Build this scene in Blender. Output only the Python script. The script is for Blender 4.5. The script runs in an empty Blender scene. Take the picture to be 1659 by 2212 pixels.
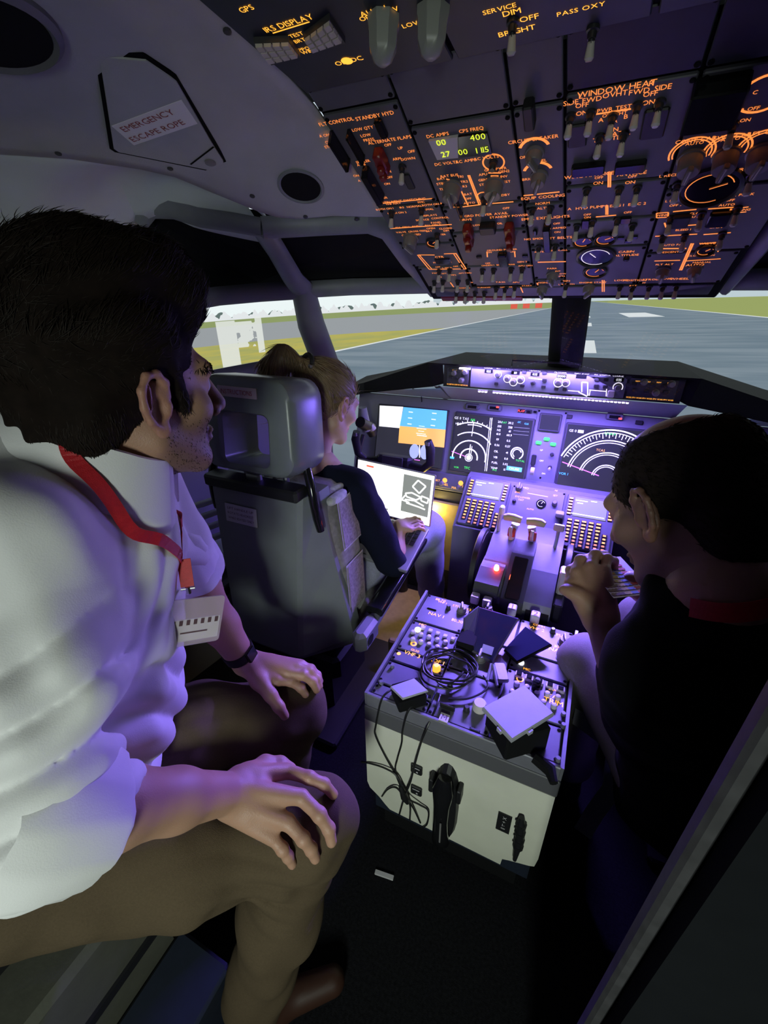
import bpy, bmesh, math, random
import numpy as np
from mathutils import Vector, Matrix
random.seed(7); rng = np.random.default_rng(7)
scn = bpy.context.scene
COL = scn.collection
PI = math.pi

# ------------------------------------------------------------------ camera
# metres; X right, Y forward along the flight deck, Z up, floor at z = 0
CAM = Vector((.143, 0, 1.5))
YAW, PITCH, ROLL = .4451, .4777, -.0161
_F = Vector((-math.sin(YAW)*math.cos(PITCH), math.cos(YAW)*math.cos(PITCH), -math.sin(PITCH)))
_R = Vector((math.cos(YAW), math.sin(YAW), 0)); _U = _R.cross(_F)
_R, _U = _R*math.cos(ROLL)+_U*math.sin(ROLL), -_R*math.sin(ROLL)+_U*math.cos(ROLL)
cd = bpy.data.cameras.new('camera'); cam = bpy.data.objects.new('camera', cd); COL.objects.link(cam)
mw = Matrix((_R, _U, -_F)).transposed().to_4x4(); mw.translation = CAM; cam.matrix_world = mw
cd.sensor_fit = 'VERTICAL'; cd.sensor_height = 24; cd.lens = 934/2212*24; cd.clip_start = .02
scn.camera = cam
# ------------------------------------------------------------------ light
vs = scn.view_settings
vs.view_transform = 'Standard'; vs.look = 'None'; vs.gamma = 1; vs.use_curve_mapping = False; vs.exposure = 0.0
w = bpy.data.worlds.new('world'); scn.world = w; w.use_nodes = True
w.node_tree.nodes['Background'].inputs[0].default_value = (.35, .38, .5, 1)
w.node_tree.nodes['Background'].inputs[1].default_value = .008
def area(name, loc, to, sx, sy, col, e, spread=PI):
    l = bpy.data.lights.new(name, 'AREA'); l.shape = 'RECTANGLE'; l.size = sx; l.size_y = sy; l.color = col; l.energy = e; l.spread = spread
    o = bpy.data.objects.new(name, l); COL.objects.link(o); o.location = loc
    o.rotation_euler = (Vector(to)-Vector(loc)).to_track_quat('-Z', 'Y').to_euler(); return o
def point(name, loc, r, col, e):
    l = bpy.data.lights.new(name, 'POINT'); l.shadow_soft_size = r; l.color = col; l.energy = e
    o = bpy.data.objects.new(name, l); COL.objects.link(o); o.location = loc; return o
# doorway light of the entrance area behind the flight deck
area('entrance_light', (.47, -1.25, 1.25), (-.20, .50, .60), .25, .5, (.88, 1.0, .90), 4.8, 1.5)
# violet LED strip under the glareshield (its diodes are modelled with the glareshield)
area('led_strip_light', (.03, 1.782, 1.116), (.03, 1.50, .45), .52, .012, (.24, .15, 1.0), 20.0)
area('led_strip_light_aft', (.03, 1.776, 1.119), (0, .7, .50), .52, .008, (.24, .15, 1.0), 8.5, 1.15)
area('led_top_light', (-.08, 1.772, 1.212), (-.08, 1.83, 1.12), .50, .006, (.34, .24, 1.0), 1.9)
# footwell lamp in front of the captain
point('footwell_light', (-.46, 1.83, .52), .03, (1, .72, .18), 2.2)

# ------------------------------------------------------------------ materials
MATS = {}
def mat(name, col=(.5,.5,.5), rough=.5, metal=0, emit=None, estr=1., spec=.5, noise=0, nscale=30, bump=0, bscale=120, alpha=None, sheen=0, trans=0):
    m = bpy.data.materials.new(name); m.use_nodes = True; nt = m.node_tree; b = nt.nodes['Principled BSDF']
    b.inputs['Base Color'].default_value = (*col, 1); b.inputs['Roughness'].default_value = rough; b.inputs['Metallic'].default_value = metal
    b.inputs['Specular IOR Level'].default_value = spec
    if sheen: b.inputs['Sheen Weight'].default_value = sheen
    if emit: b.inputs['Emission Color'].default_value = (*emit, 1); b.inputs['Emission Strength'].default_value = estr
    if trans: b.inputs['Transmission Weight'].default_value = trans
    if alpha is not None: b.inputs['Alpha'].default_value = alpha
    if noise or bump: tc = nt.nodes.new('ShaderNodeTexCoord')
    if noise:
        n = nt.nodes.new('ShaderNodeTexNoise'); n.inputs['Scale'].default_value = nscale; n.inputs['Detail'].default_value = 5
        nt.links.new(tc.outputs['Object'], n.inputs['Vector'])
        r = nt.nodes.new('ShaderNodeMapRange'); r.inputs[1].default_value = .3; r.inputs[2].default_value = .7; r.inputs[3].default_value = 1-noise; r.inputs[4].default_value = 1+noise
        nt.links.new(n.outputs['Fac'], r.inputs['Value'])
        mx = nt.nodes.new('ShaderNodeMix'); mx.data_type = 'RGBA'; mx.blend_type = 'MULTIPLY'; mx.inputs[0].default_value = 1
        mx.inputs[6].default_value = (*col, 1); nt.links.new(r.outputs[0], mx.inputs[7]); nt.links.new(mx.outputs[2], b.inputs['Base Color'])
    if bump:
        n2 = nt.nodes.new('ShaderNodeTexNoise'); n2.inputs['Scale'].default_value = bscale; n2.inputs['Detail'].default_value = 4
        nt.links.new(tc.outputs['Object'], n2.inputs['Vector'])
        bp = nt.nodes.new('ShaderNodeBump'); bp.inputs['Strength'].default_value = bump; bp.inputs['Distance'].default_value = .002
        nt.links.new(n2.outputs['Fac'], bp.inputs['Height']); nt.links.new(bp.outputs['Normal'], b.inputs['Normal'])
    MATS[name] = m; return m
mat('liner', (.44,.45,.46), .55, noise=.06, nscale=12, bump=.25, bscale=300)
mat('sidewall', (.16,.16,.19), .55, noise=.06, nscale=8, bump=.15, bscale=300)
mat('cove', (.62,.66,.70), .55, noise=.05, nscale=8, bump=.15, bscale=300)
mat('frame', (.22,.23,.26), .5, noise=.05, bump=.1)
mat('blackp', (.012,.012,.014), .5)
mat('matteblack', (.006,.006,.007), .9, spec=.2)
mat('gap', (.004,.004,.005), .8, spec=.1)
mat('gloss_black', (.01,.01,.012), .12)
mat('panelgrey', (.105,.105,.125), .5, noise=.06, nscale=20, bump=.08)
mat('panelgrey2', (.15,.15,.17), .5, noise=.06, nscale=20, bump=.08)
mat('aftpanel', (.018,.022,.035), .5, noise=.1)
mat('mipgrey', (.20,.20,.24), .45, noise=.05, nscale=15, bump=.06)
mat('pedgrey', (.13,.13,.16), .42, noise=.08, nscale=18, bump=.06)
mat('railgrey', (.23,.23,.27), .35, metal=.3, noise=.08)
mat('trimgrey', (.045,.043,.047), .6, noise=.25, nscale=40)
mat('darkgrey', (.05,.05,.055), .5, noise=.08)
mat('beige', (.74,.74,.62), .55, noise=.05, nscale=10, bump=.1, bscale=250)
mat('carpet', (.010,.010,.012), .95, spec=.1, noise=.4, nscale=150, bump=.6, bscale=400)
mat('bulkhead', (.010,.011,.013), .9, spec=.06, noise=.06, nscale=25, bump=.12, bscale=300)
mat('navy', (.012,.018,.035), .6, noise=.1, bump=.1)
mat('glareblack', (.008,.008,.009), .85, spec=.2, bump=.3, bscale=200)
mat('whitetip', (.62,.60,.55), .35)
mat('knobgrey', (.20,.19,.19), .4)
mat('knobdark', (.03,.03,.034), .35)
mat('metal', (.55,.55,.58), .3, metal=1)
mat('redguard', (.22,.015,.012), .35)
mat('legend', (.8,.25,.06), .5, emit=(1.0,.27,.055), estr=1.15)
mat('legend_amber', (.8,.4,.06), .5, emit=(1.0,.42,.04), estr=1.5)
mat('legend_white', (.8,.8,.8), .5, emit=(.95,.85,1.0), estr=1.1)
mat('led_yellow', (.5,.6,.05), .5, emit=(.72,.85,.03), estr=1.2)
mat('e_white', (.8,.8,.8), .5, emit=(1,1,1), estr=1.0)
mat('e_magenta', (.8,.2,.8), .5, emit=(.95,.25,.85), estr=.9)
mat('e_green', (.02,.25,.03), .6, emit=(.06,.95,.14), estr=1.5)
mat('e_cyan', (.1,.6,.8), .5, emit=(.08,.55,.8), estr=.9)
mat('e_blue', (.1,.4,.8), .5, emit=(.13,.50,.78), estr=1.0)
mat('e_amber', (.8,.5,.1), .5, emit=(.95,.45,.06), estr=1.0)
mat('e_red', (.8,.05,.03), .4, emit=(1,.06,.03), estr=2.5)
mat('e_redlamp', (.9,.1,.05), .4, emit=(1,.07,.03), estr=90)
mat('e_grey', (.08,.08,.09), .5, emit=(.36,.36,.40), estr=.9)
mat('screen_dark', (.012,.012,.016), .25, emit=(.03,.03,.045), estr=1.0)
mat('gauge_face', (.01,.01,.012), .1)
mat('panel_gloss', (.16,.17,.20), .16, spec=.8, noise=.04)
M = MATS
def glassmat():
    m = bpy.data.materials.new('window_glass'); m.use_nodes = True; nt = m.node_tree; nt.nodes.clear()
    o = nt.nodes.new('ShaderNodeOutputMaterial'); t = nt.nodes.new('ShaderNodeBsdfTransparent'); g = nt.nodes.new('ShaderNodeBsdfGlossy'); f = nt.nodes.new('ShaderNodeFresnel')
    t.inputs[0].default_value = (.96,.98,.97,1); g.inputs['Roughness'].default_value = .02; f.inputs[0].default_value = 1.2
    x = nt.nodes.new('ShaderNodeMixShader'); nt.links.new(f.outputs[0], x.inputs[0]); nt.links.new(t.outputs[0], x.inputs[1]); nt.links.new(g.outputs[0], x.inputs[2]); nt.links.new(x.outputs[0], o.inputs[0])
    MATS['glass'] = m
glassmat()

# ------------------------------------------------------------------ mesh helpers
class Frame:
    def __init__(s, o, a, b):
        s.o = Vector(o); s.a = Vector(a).normalized(); s.b = Vector(b).normalized(); s.n = s.a.cross(s.b).normalized()
    def p(s, u, v, w=0): return s.o + s.a*u + s.b*v + s.n*w
    def m4(s, u=0, v=0, w=0, ang=0):
        c, q = math.cos(ang), math.sin(ang); a = s.a*c+s.b*q; b = -s.a*q+s.b*c
        m = Matrix((a, b, s.n)).transposed().to_4x4(); m.translation = s.p(u, v, w); return m
WORLD = Frame((0,0,0), (1,0,0), (0,1,0))
GLY = {}
def glyphs(chars):
    cu = bpy.data.curves.new('g', 'FONT'); cu.resolution_u = 2; cu.size = 1
    ob = bpy.data.objects.new('g', cu); COL.objects.link(ob)
    for c in chars:
        cu.body = c; dg = bpy.context.evaluated_depsgraph_get(); dg.update(); e = ob.evaluated_get(dg); me = e.to_mesh()
        v = np.array([q.co[:2] for q in me.vertices]); f = [list(p.vertices) for p in me.polygons]
        x0 = v[:,0].min(); GLY[c] = (v-[x0, 0], f, v[:,0].max()-x0); e.to_mesh_clear()
    bpy.data.objects.remove(ob); bpy.data.curves.remove(cu)
glyphs("ABCDEFGHIJKLMNOPQRSTUVWXYZ0123456789-./%'+&")
class MB:
    def __init__(s, fr=WORLD): s.v = []; s.f = []; s.m = []; s.fr = fr
    def poly(s, pts, m=0, flip=False):
        i = len(s.v); s.v += [tuple(p) for p in pts]; f = list(range(i, i+len(pts))); s.f.append(f[::-1] if flip else f); s.m.append(m)
    def raw(s, vs, fs, m=0):
        i = len(s.v); s.v += [tuple(p) for p in vs]; s.f += [[i+k for k in f] for f in fs]; s.m += [m]*len(fs)
    def box(s, c, d, m=0, ang=0, bev=0):
        u, v, w = c; a, b, h = d[0]/2, d[1]/2, d[2]/2; ca, sa = math.cos(ang), math.sin(ang)
        P = lambda x, y, z: s.fr.p(u+x*ca-y*sa, v+x*sa+y*ca, w+z)
        if not bev:
            vs = [P(x,y,z) for z in (-h,h) for x, y in ((-a,-b),(a,-b),(a,b),(-a,b))]
            s.raw(vs, [(3,2,1,0),(4,5,6,7),(0,1,5,4),(1,2,6,5),(2,3,7,6),(3,0,4,7)], m); return
        k = bev; R = lambda g: ((-a+g,-b),(a-g,-b),(a,-b+g),(a,b-g),(a-g,b),(-a+g,b),(-a,b-g),(-a,-b+g))
        S = lambda g: ((-a+g+k*.4,-b+g),(a-g-k*.4,-b+g),(a-g,-b+g+k*.4),(a-g,b-g-k*.4),(a-g-k*.4,b-g),(-a+g+k*.4,b-g),(-a+g,b-g-k*.4),(-a+g,-b+g+k*.4))
        rings = [(-h, S(k*.7)), (-h+k*.7, R(k)), (h-k*.7, R(k)), (h, S(k*.7))]
        vs = [P(x,y,z) for z, r in rings for x, y in r]; fs = [tuple(range(7,-1,-1)), tuple(range(24,32))]
        for j in range(3):
            for q in range(8): fs.append((j*8+q, j*8+(q+1)%8, j*8+8+(q+1)%8, j*8+8+q))
        s.raw(vs, fs, m)
    def prism(s, pts, w0, w1, m=0, inset=0):   # pts ccw (u,v)
        n = len(pts); c = np.mean(np.array(pts), axis=0)
        top = [tuple(np.array(p)+(c-np.array(p))*inset) for p in pts]
        vs = [s.fr.p(*p, w0) for p in pts]+[s.fr.p(*p, w1) for p in top]
        s.raw(vs, [tuple(range(n-1,-1,-1)), tuple(range(n,2*n))]+[(k,(k+1)%n,n+(k+1)%n,n+k) for k in range(n)], m)
    def cyl(s, p0, p1, r0, r1=None, n=12, m=0, caps=True):
        p0, p1 = Vector(p0), Vector(p1); r1 = r0 if r1 is None else r1
        d = (p1-p0).normalized(); a = d.orthogonal().normalized(); b = d.cross(a)
        vs = [p+(a*math.cos(2*PI*k/n)+b*math.sin(2*PI*k/n))*r for p, r in ((p0,r0),(p1,r1)) for k in range(n)]
        fs = [(k,(k+1)%n,n+(k+1)%n,n+k) for k in range(n)]
        if caps: fs += [tuple(range(n-1,-1,-1)), tuple(range(n,2*n))]
        s.raw(vs, fs, m)
    def post(s, u, v, w0, w1, r0, r1=None, n=12, m=0): s.cyl(s.fr.p(u,v,w0), s.fr.p(u,v,w1), r0, r1, n, m)
    def lathe(s, u, v, prof, n=16, m=0):       # prof [(r,w)...] about the frame normal
        vs = [s.fr.p(u+r*math.cos(2*PI*k/n), v+r*math.sin(2*PI*k/n), w) for r, w in prof for k in range(n)]
        fs = [(j*n+k, j*n+(k+1)%n, j*n+n+(k+1)%n, j*n+n+k) for j in range(len(prof)-1) for k in range(n)]
        fs += [tuple(range(n-1,-1,-1)), tuple(range(len(prof)*n-n, len(prof)*n))]
        s.raw(vs, fs, m)
    def tube(s, path, r, n=8, m=0, flat=None, up=None):
        P = [Vector(p) for p in path]; rr = r if isinstance(r, (list, tuple)) else [r]*len(P)
        a = None; vs = []
        for i, p in enumerate(P):
            d = (P[min(i+1,len(P)-1)]-P[max(i-1,0)]).normalized()
            if up is not None: a = Vector(up)-d*Vector(up).dot(d)
            elif a is None: a = d.orthogonal()
            else: a = a-d*a.dot(d)
            a.normalize(); b = d.cross(a)
            fx = flat or 1
            vs += [p+(a*math.cos(2*PI*k/n)*fx+b*math.sin(2*PI*k/n))*rr[i] for k in range(n)]
        fs = [(j*n+k, j*n+(k+1)%n, j*n+n+(k+1)%n, j*n+n+k) for j in range(len(P)-1) for k in range(n)]
        fs += [tuple(range(n-1,-1,-1)), tuple(range(len(P)*n-n, len(P)*n))]
        s.raw(vs, fs, m)
    def grid(s, fn, nu, nv, m=0):
        i = len(s.v); s.v += [tuple(fn(a/nu, b/nv)) for b in range(nv+1) for a in range(nu+1)]
        for b in range(nv):
            for a in range(nu):
                k = i+b*(nu+1)+a; s.f.append([k, k+1, k+nu+2, k+nu+1]); s.m.append(m)
    # flat print in the frame's plane
    def line(s, p, q, wd, m=0, w=.0006):
        p, q = np.array(p, float), np.array(q, float); d = (q-p)/max(1e-6, np.hypot(*(q-p))); e = np.array([-d[1], d[0]])*wd/2
        s.poly([s.fr.p(*x, w) for x in (p-e, q-e, q+e, p+e)], m)
    def arc(s, c, r, a0, a1, wd, m=0, w=.0006, n=20):
        for k in range(n):
            t0, t1 = (math.radians(a0+(a1-a0)*x/n) for x in (k, k+1))
            s.poly([s.fr.p(c[0]+math.cos(t)*q, c[1]+math.sin(t)*q, w) for t, q in ((t0,r-wd/2),(t0,r+wd/2),(t1,r+wd/2),(t1,r-wd/2))], m, flip=a1>a0)
    def rect(s, c, d, m=0, w=.0006, ang=0):
        ca, sa = math.cos(ang), math.sin(ang)
        s.poly([s.fr.p(c[0]+x*ca-y*sa, c[1]+x*sa+y*ca, w) for x, y in ((-d[0]/2,-d[1]/2),(d[0]/2,-d[1]/2),(d[0]/2,d[1]/2),(-d[0]/2,d[1]/2))], m)
    def disc(s, c, r, m=0, w=.0006, n=16): s.poly([s.fr.p(c[0]+r*math.cos(2*PI*k/n), c[1]+r*math.sin(2*PI*k/n), w) for k in range(n)], m)
    def text(s, c, t, h, m=0, w=.0006, ang=0, bold=0, width=None):
        wd = [GLY[q][2]+.09 if q in GLY else .32 for q in t]; tot = sum(wd)-.09; sc = h/.69; sx = sc if width is None else width/tot
        x = -tot/2; ca, sa = math.cos(ang), math.sin(ang)
        for q, a in zip(t, wd):
            if q in GLY:
                vv, ff, _ = GLY[q]; X = (vv[:,0]+x)*sx; Y = (vv[:,1]-.345)*sc
                s.raw([s.fr.p(c[0]+i*ca-j*sa, c[1]+i*sa+j*ca, w) for i, j in zip(X, Y)], ff, m)
            x += a
    def mesh(s, name, mats, smooth=False, off=(0,0,0)):
        me = bpy.data.meshes.new(name); o = Vector(off)
        me.from_pydata([(p[0]-o.x, p[1]-o.y, p[2]-o.z) for p in s.v], [], s.f)
        for x in (mats if isinstance(mats, (list, tuple)) else [mats]): me.materials.append(MATS[x])
        me.polygons.foreach_set('material_index', s.m)
        if smooth: me.polygons.foreach_set('use_smooth', [True]*len(me.polygons)); 
        me.update(); return me
    def build(s, name, mats, parent=None, smooth=False, label=None, fix=True):
        off = wloc(parent) if parent else (0,0,0)
        me = s.mesh(name, mats, smooth, off)
        if fix:
            bm = bmesh.new(); bm.from_mesh(me); bmesh.ops.recalc_face_normals(bm, faces=bm.faces); bm.to_mesh(me); bm.free()
        if smooth:
            try: me.set_sharp_from_angle(angle=math.radians(40))
            except Exception: pass
        o = bpy.data.objects.new(name, me); COL.objects.link(o); o.parent = parent
        if label: o['label'] = label
        return o
def wloc(o):
    v = Vector((0,0,0))
    while o: v = v+o.location; o = o.parent
    return v
def tag(o, label, cat, group=None):
    o['label'] = label; o['category'] = cat
    if group: o['group'] = group
    return o
def struct(o, label=None):
    o['kind'] = 'structure'
    if label: o['label'] = label
    return o
def thing(name, label, cat, loc=(0,0,0), group=None):
    o = bpy.data.objects.new(name, None); COL.objects.link(o); o.location = loc; o.empty_display_size = .05
    return tag(o, label, cat, group)
def inst(me, name, parent, m4, label=None):
    o = bpy.data.objects.new(name, me); COL.objects.link(o); o.parent = parent
    m = m4.copy(); m.translation = m.translation-wloc(parent); o.matrix_basis = m
    if label: o['label'] = label
    return o

# ------------------------------------------------------------------ simulator projection screen
class N:                                                    # tiny shader-math helper
    nt = None
    def __init__(s, k): s.k = k
    @staticmethod
    def op(o, *a):
        n = N.nt.nodes.new('ShaderNodeMath'); n.operation = o
        for i, x in enumerate(a):
            if isinstance(x, N): N.nt.links.new(x.k, n.inputs[i])
            else: n.inputs[i].default_value = x
        return N(n.outputs[0])
    def __add__(s, o): return N.op('ADD', s, o)
    def __radd__(s, o): return N.op('ADD', o, s)
    def __sub__(s, o): return N.op('SUBTRACT', s, o)
    def __rsub__(s, o): return N.op('SUBTRACT', o, s)
    def __mul__(s, o): return N.op('MULTIPLY', s, o)
    def __rmul__(s, o): return N.op('MULTIPLY', o, s)
    def __truediv__(s, o): return N.op('DIVIDE', s, o)
    def __gt__(s, o): return N.op('GREATER_THAN', s, o)
    def __lt__(s, o): return N.op('LESS_THAN', s, o)
    def between(s, a, b): return (s > a)*(s < b)
    def soft(s, a, b):                                       # smooth 0..1 from a to b
        n = N.nt.nodes.new('ShaderNodeMapRange'); n.interpolation_type = 'SMOOTHSTEP'
        N.nt.links.new(s.k, n.inputs[0]); n.inputs[1].default_value = a; n.inputs[2].default_value = b; return N(n.outputs[0])
def comb(x, y, z=0):
    n = N.nt.nodes.new('ShaderNodeCombineXYZ')
    for i, q in enumerate((x, y, z)):
        if isinstance(q, N): N.nt.links.new(q.k, n.inputs[i])
        else: n.inputs[i].default_value = q
    return N(n.outputs[0])
def noise(v, sc, det=3):
    n = N.nt.nodes.new('ShaderNodeTexNoise'); n.inputs['Scale'].default_value = sc; n.inputs['Detail'].default_value = det
    N.nt.links.new(v.k, n.inputs['Vector']); return N(n.outputs['Fac'])
def mixc(a, b, f):
    n = N.nt.nodes.new('ShaderNodeMix'); n.data_type = 'RGBA'
    for i, q in ((6, a), (7, b)):
        if isinstance(q, N): N.nt.links.new(q.k, n.inputs[i])
        else: n.inputs[i].default_value = (*q, 1)
    if isinstance(f, N): N.nt.links.new(f.k, n.inputs[0])
    else: n.inputs[0].default_value = f
    return N(n.outputs[2])
def screen_material():
    m = bpy.data.materials.new('runway_projection'); m.use_nodes = True; nt = m.node_tree; nt.nodes.clear(); N.nt = nt
    g = nt.nodes.new('ShaderNodeNewGeometry'); sp = nt.nodes.new('ShaderNodeSeparateXYZ'); nt.links.new(g.outputs['Position'], sp.inputs[0])
    EX, EY, EZ = 0.0, 1.1, 1.395                              # the simulator's design eye point
    dx, dy, dz = N(sp.outputs[0])-EX, N(sp.outputs[1])-EY, N(sp.outputs[2])-EZ
    az = N.op('ARCTAN2', dx, dy); dz = dz-az*.08; el = dz/2.7
    dn = N.op('MAXIMUM', dz*-1.0, .002)
    gx, gy = dx/dn, dy/dn
    c = mixc((.88,.95,.96), (.66,.80,.90), el.soft(.05, .6))
    hills = (el < noise(comb(az*1.0, 0.0), 3.0)*.035+.003)*(az > -.42)
    c = mixc(c, (.42,.52,.58), hills*.75)
    nb = noise(comb(az, 1.7), 26.0, 2); nb2 = noise(comb(az, 5.2), 60.0, 1)
    left = az < -.06
    trees = (el < (nb*.048-.014))*left; c = mixc(c, (.13,.18,.17), trees)
    bld = (el < (nb2*.05-.012))*(el > -.006)*left; c = mixc(c, (.80,.82,.84), bld)
    # ground
    gr = noise(comb(gx*.05, gy*.3), 3.0, 4)
    grass = mixc((.22,.30,.12), (.34,.38,.16), gr)
    grnd = mixc(grass, (.33,.35,.37), el.between(-.058, -.0145)*(az < -.02))
    yel = mixc((.50,.44,.11), (.36,.38,.14), noise(comb(az*3.0, el*40.0), 3.0, 4).soft(.3,.7))
    grnd = mixc(grnd, yel, (el < -.058)*left)
    grnd = mixc(grnd, mixc((.36,.40,.13), (.30,.36,.14), gr), (az > .05)*(el < -.0))
    wob = noise(comb(gx*.02, gy*.05), 2.0, 3)
    asph = mixc((.150,.205,.255), (.235,.29,.34), noise(comb(gx*.25, gy*1.1), 1.3, 5).soft(.3,.72))
    L0, L1 = -6.2, 8.6
    grnd = mixc(grnd, asph, gx.between(L0, L1))
    grnd = mixc(grnd, (.74,.78,.80), gx.between(L0-.22, L0)+gx.between(L1, L1+.3))
    fr = N.op('FRACT', gy/8.4+.10)
    grnd = mixc(grnd, (.70,.74,.76), gx.between(.02, .36)*(fr < .3))
    grnd = mixc(grnd, (.72,.76,.78), gx.between(2.6, 4.6)*gy.between(24, 32))
    c = mixc(c, grnd, el < -.0005)
    red = el.between(-.013, -.001)*az.between(-.20, -.10)*(N.op('FRACT', az*30.0) < .55); c = mixc(c, (.75,.12,.08), red)
    # white gantry standing on the grass to the left
    gan = az.between(-1.035, -.985)*el.between(-.122, -.002)+az.between(-.932, -.914)*el.between(-.088, .004)+az.between(-.985, -.932)*el.between(-.070, -.006)*(noise(comb(az, el), 40.0) > .42)
    c = mixc(c, (.82,.84,.80), N.op('MINIMUM', gan, 1.0)*.8)
    e = nt.nodes.new('ShaderNodeEmission'); e.inputs['Strength'].default_value = 1.0; nt.links.new(c.k, e.inputs['Color'])
    o = nt.nodes.new('ShaderNodeOutputMaterial'); nt.links.new(e.outputs[0], o.inputs[0]); MATS['screen'] = m
screen_material()
b = MB()
def scr(u, v):
    a = math.radians(-118+236*u); return (2.7*math.sin(a), 1.1+2.7*math.cos(a), -.5+3.6*v)
b.grid(scr, 72, 4)
tag(b.build('projection_screen', 'screen', smooth=True, fix=False), 'curved simulator screen showing a runway, grass and sky outside the windows', 'screen')

# ------------------------------------------------------------------ room shell
b = MB(); b.box((0,.6,-.02), (3.0,3.2,.04)); struct(b.build('floor', 'carpet'), 'black carpeted flight deck floor')
def g_oh(Y): return float(np.interp(Y, [-2,.3,.656,.886,1.536], [1.868,1.865,1.845,1.79,1.485]))
def zcl(x, Y): return g_oh(Y)+.17*(-abs(x)+.4)
bound = [(-1.10,-1.2),(-1.10,.2),(-1.06,.45),(-0.9870,0.6545,1.7453)[:2],(-0.8950,0.7310,1.7429)[:2],(-0.8135,0.8238,1.7347)[:2],(-0.7404,0.9399,1.7069)[:2],(-0.6768,1.0342,1.6735)[:2],(-0.6470,1.0665,1.6636)[:2],(-0.5957,1.0922,1.6601)[:2],(-0.5148,1.1151,1.6630)[:2],(-.402,1.165)]
edge = [(-.400,-1.2),(-.400,.2),(-.400,.45),(-.400,.656),(-.400,.731),(-.400,.824),(-.400,.90),(-.400,.97),(-.400,1.03),(-.400,1.09),(-.400,1.13),(-.400,1.165)]
def resample(P, n):
    P = np.array(P); d = np.concatenate([[0], np.cumsum(np.arange(len(P)-1)*0+1)]); t = np.linspace(0, d[-1], n)
    return np.stack([np.interp(t, d, P[:,k]) for k in range(P.shape[1])], 1)
Bc, Ec = resample(bound, 45), resample(edge, 45)
for sx in (1, -1):
    b = MB()
    def cl(u, v):
        i = int(round(v*44)); p = Ec[i]*(1-u)+Bc[i]*u; return (sx*p[0], p[1], zcl(p[0], p[1]))
    b.grid(cl, 14, 44)
    # rolled edge of the panel
    b.grid(lambda u, v: (sx*(Bc[int(round(v*44))][0]-.006*u), Bc[int(round(v*44))][1]+.012*u, zcl(*Bc[int(round(v*44))])+.022*u), 1, 44)
    o = b.build('ceiling' if sx == 1 else 'ceiling.001', 'liner', smooth=True)
    m = o.modifiers.new('thick', 'SOLIDIFY'); m.thickness = .006; m.offset = 0
    struct(o, 'grey moulded ceiling liner panel on the captain side' if sx == 1 else 'grey moulded ceiling liner panel on the first officer side')
# flat roof behind the camera and above the panels
b = MB(); b.box((0,-.1,1.99), (2.6,3.0,.03)); struct(b.build('ceiling.002', 'bulkhead'), 'dark roof above the overhead panels')
# cove between ceiling panel and window header, sidewalls
def mirror(p, sx): return (p[0]*sx, p[1], p[2])
P1 = (-0.7000,1.0663,1.6423); J = (-0.8000,1.3713,1.4989)
archD = [P1, (-0.7700,1.0347,1.6555), (-0.8600,1.0175,1.6693), (-0.9500,1.0154,1.6932), (-1.0200,1.0095,1.6974), (-1.0600,0.9967,1.6695)]
cov_in = [(-1.09,-1.2,1.76),(-1.09,.2,1.76)]+[(x-.004, y+.004, zcl(x,y)+.008) for x, y in bound[2:8]]+[(-0.6900,1.0753,1.6644)]
cov_out = [(-1.24,-1.2,1.44),(-1.22,.2,1.44),(-1.20,.45,1.44),(-1.18,.60,1.44),(-1.17,.72,1.44),archD[5],archD[3],archD[2],P1]
ci, co = resample(cov_in, 33), resample(cov_out, 33)
for sx in (1, -1):
    b = MB()
    def cv(u, v):
        i = int(round(v*32)); p = ci[i]*(1-u)+co[i]*u; q = math.sin(PI*u)*.05
        return (sx*(p[0]-q), p[1], p[2]+q)
    b.grid(cv, 10, 32)
    o = b.build('trim_1' if sx == 1 else 'trim_2', 'cove', smooth=True); m = o.modifiers.new('thick', 'SOLIDIFY'); m.thickness = .006; m.offset = 0
    struct(o, 'pale grey curved cove panel above the side windows' if sx == 1 else 'curved cove panel on the first officer side')
# window frame bars (per side) : junctions measured on the real structure
barA = [P1, (-0.5800,1.1746,1.6522), (-0.4550,1.1862,1.6509), (-0.4300,1.2452,1.6396), (-0.4250,1.3808,1.5755), (-0.4250,1.6278,1.4923)]
barB = [P1, (-0.7500,1.1874,1.5963), (-0.7800,1.2894,1.5334), J, (-0.8000,1.4011,1.3906), (-0.8000,1.4814,1.2373)]
hdrC = [J, (-0.6600,1.4575,1.5049), (-0.5300,1.5539,1.5056), (-0.4200,1.6514,1.5066), (-.2,1.56,1.495), (0,1.57,1.495)]
hdrL = [J, (-0.9200,1.2889,1.4928), (-1.0200,1.2004,1.4841), (-1.14,.95,1.45), (-1.18,.5,1.45), (-1.2,0,1.45)]
sill = [(-0.8000,1.5066,1.2475), (-0.9300,1.3500,1.2413), (-1.0600,1.1956,1.2207), (-1.18,.85,1.2), (-1.2,.4,1.2)]
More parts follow.
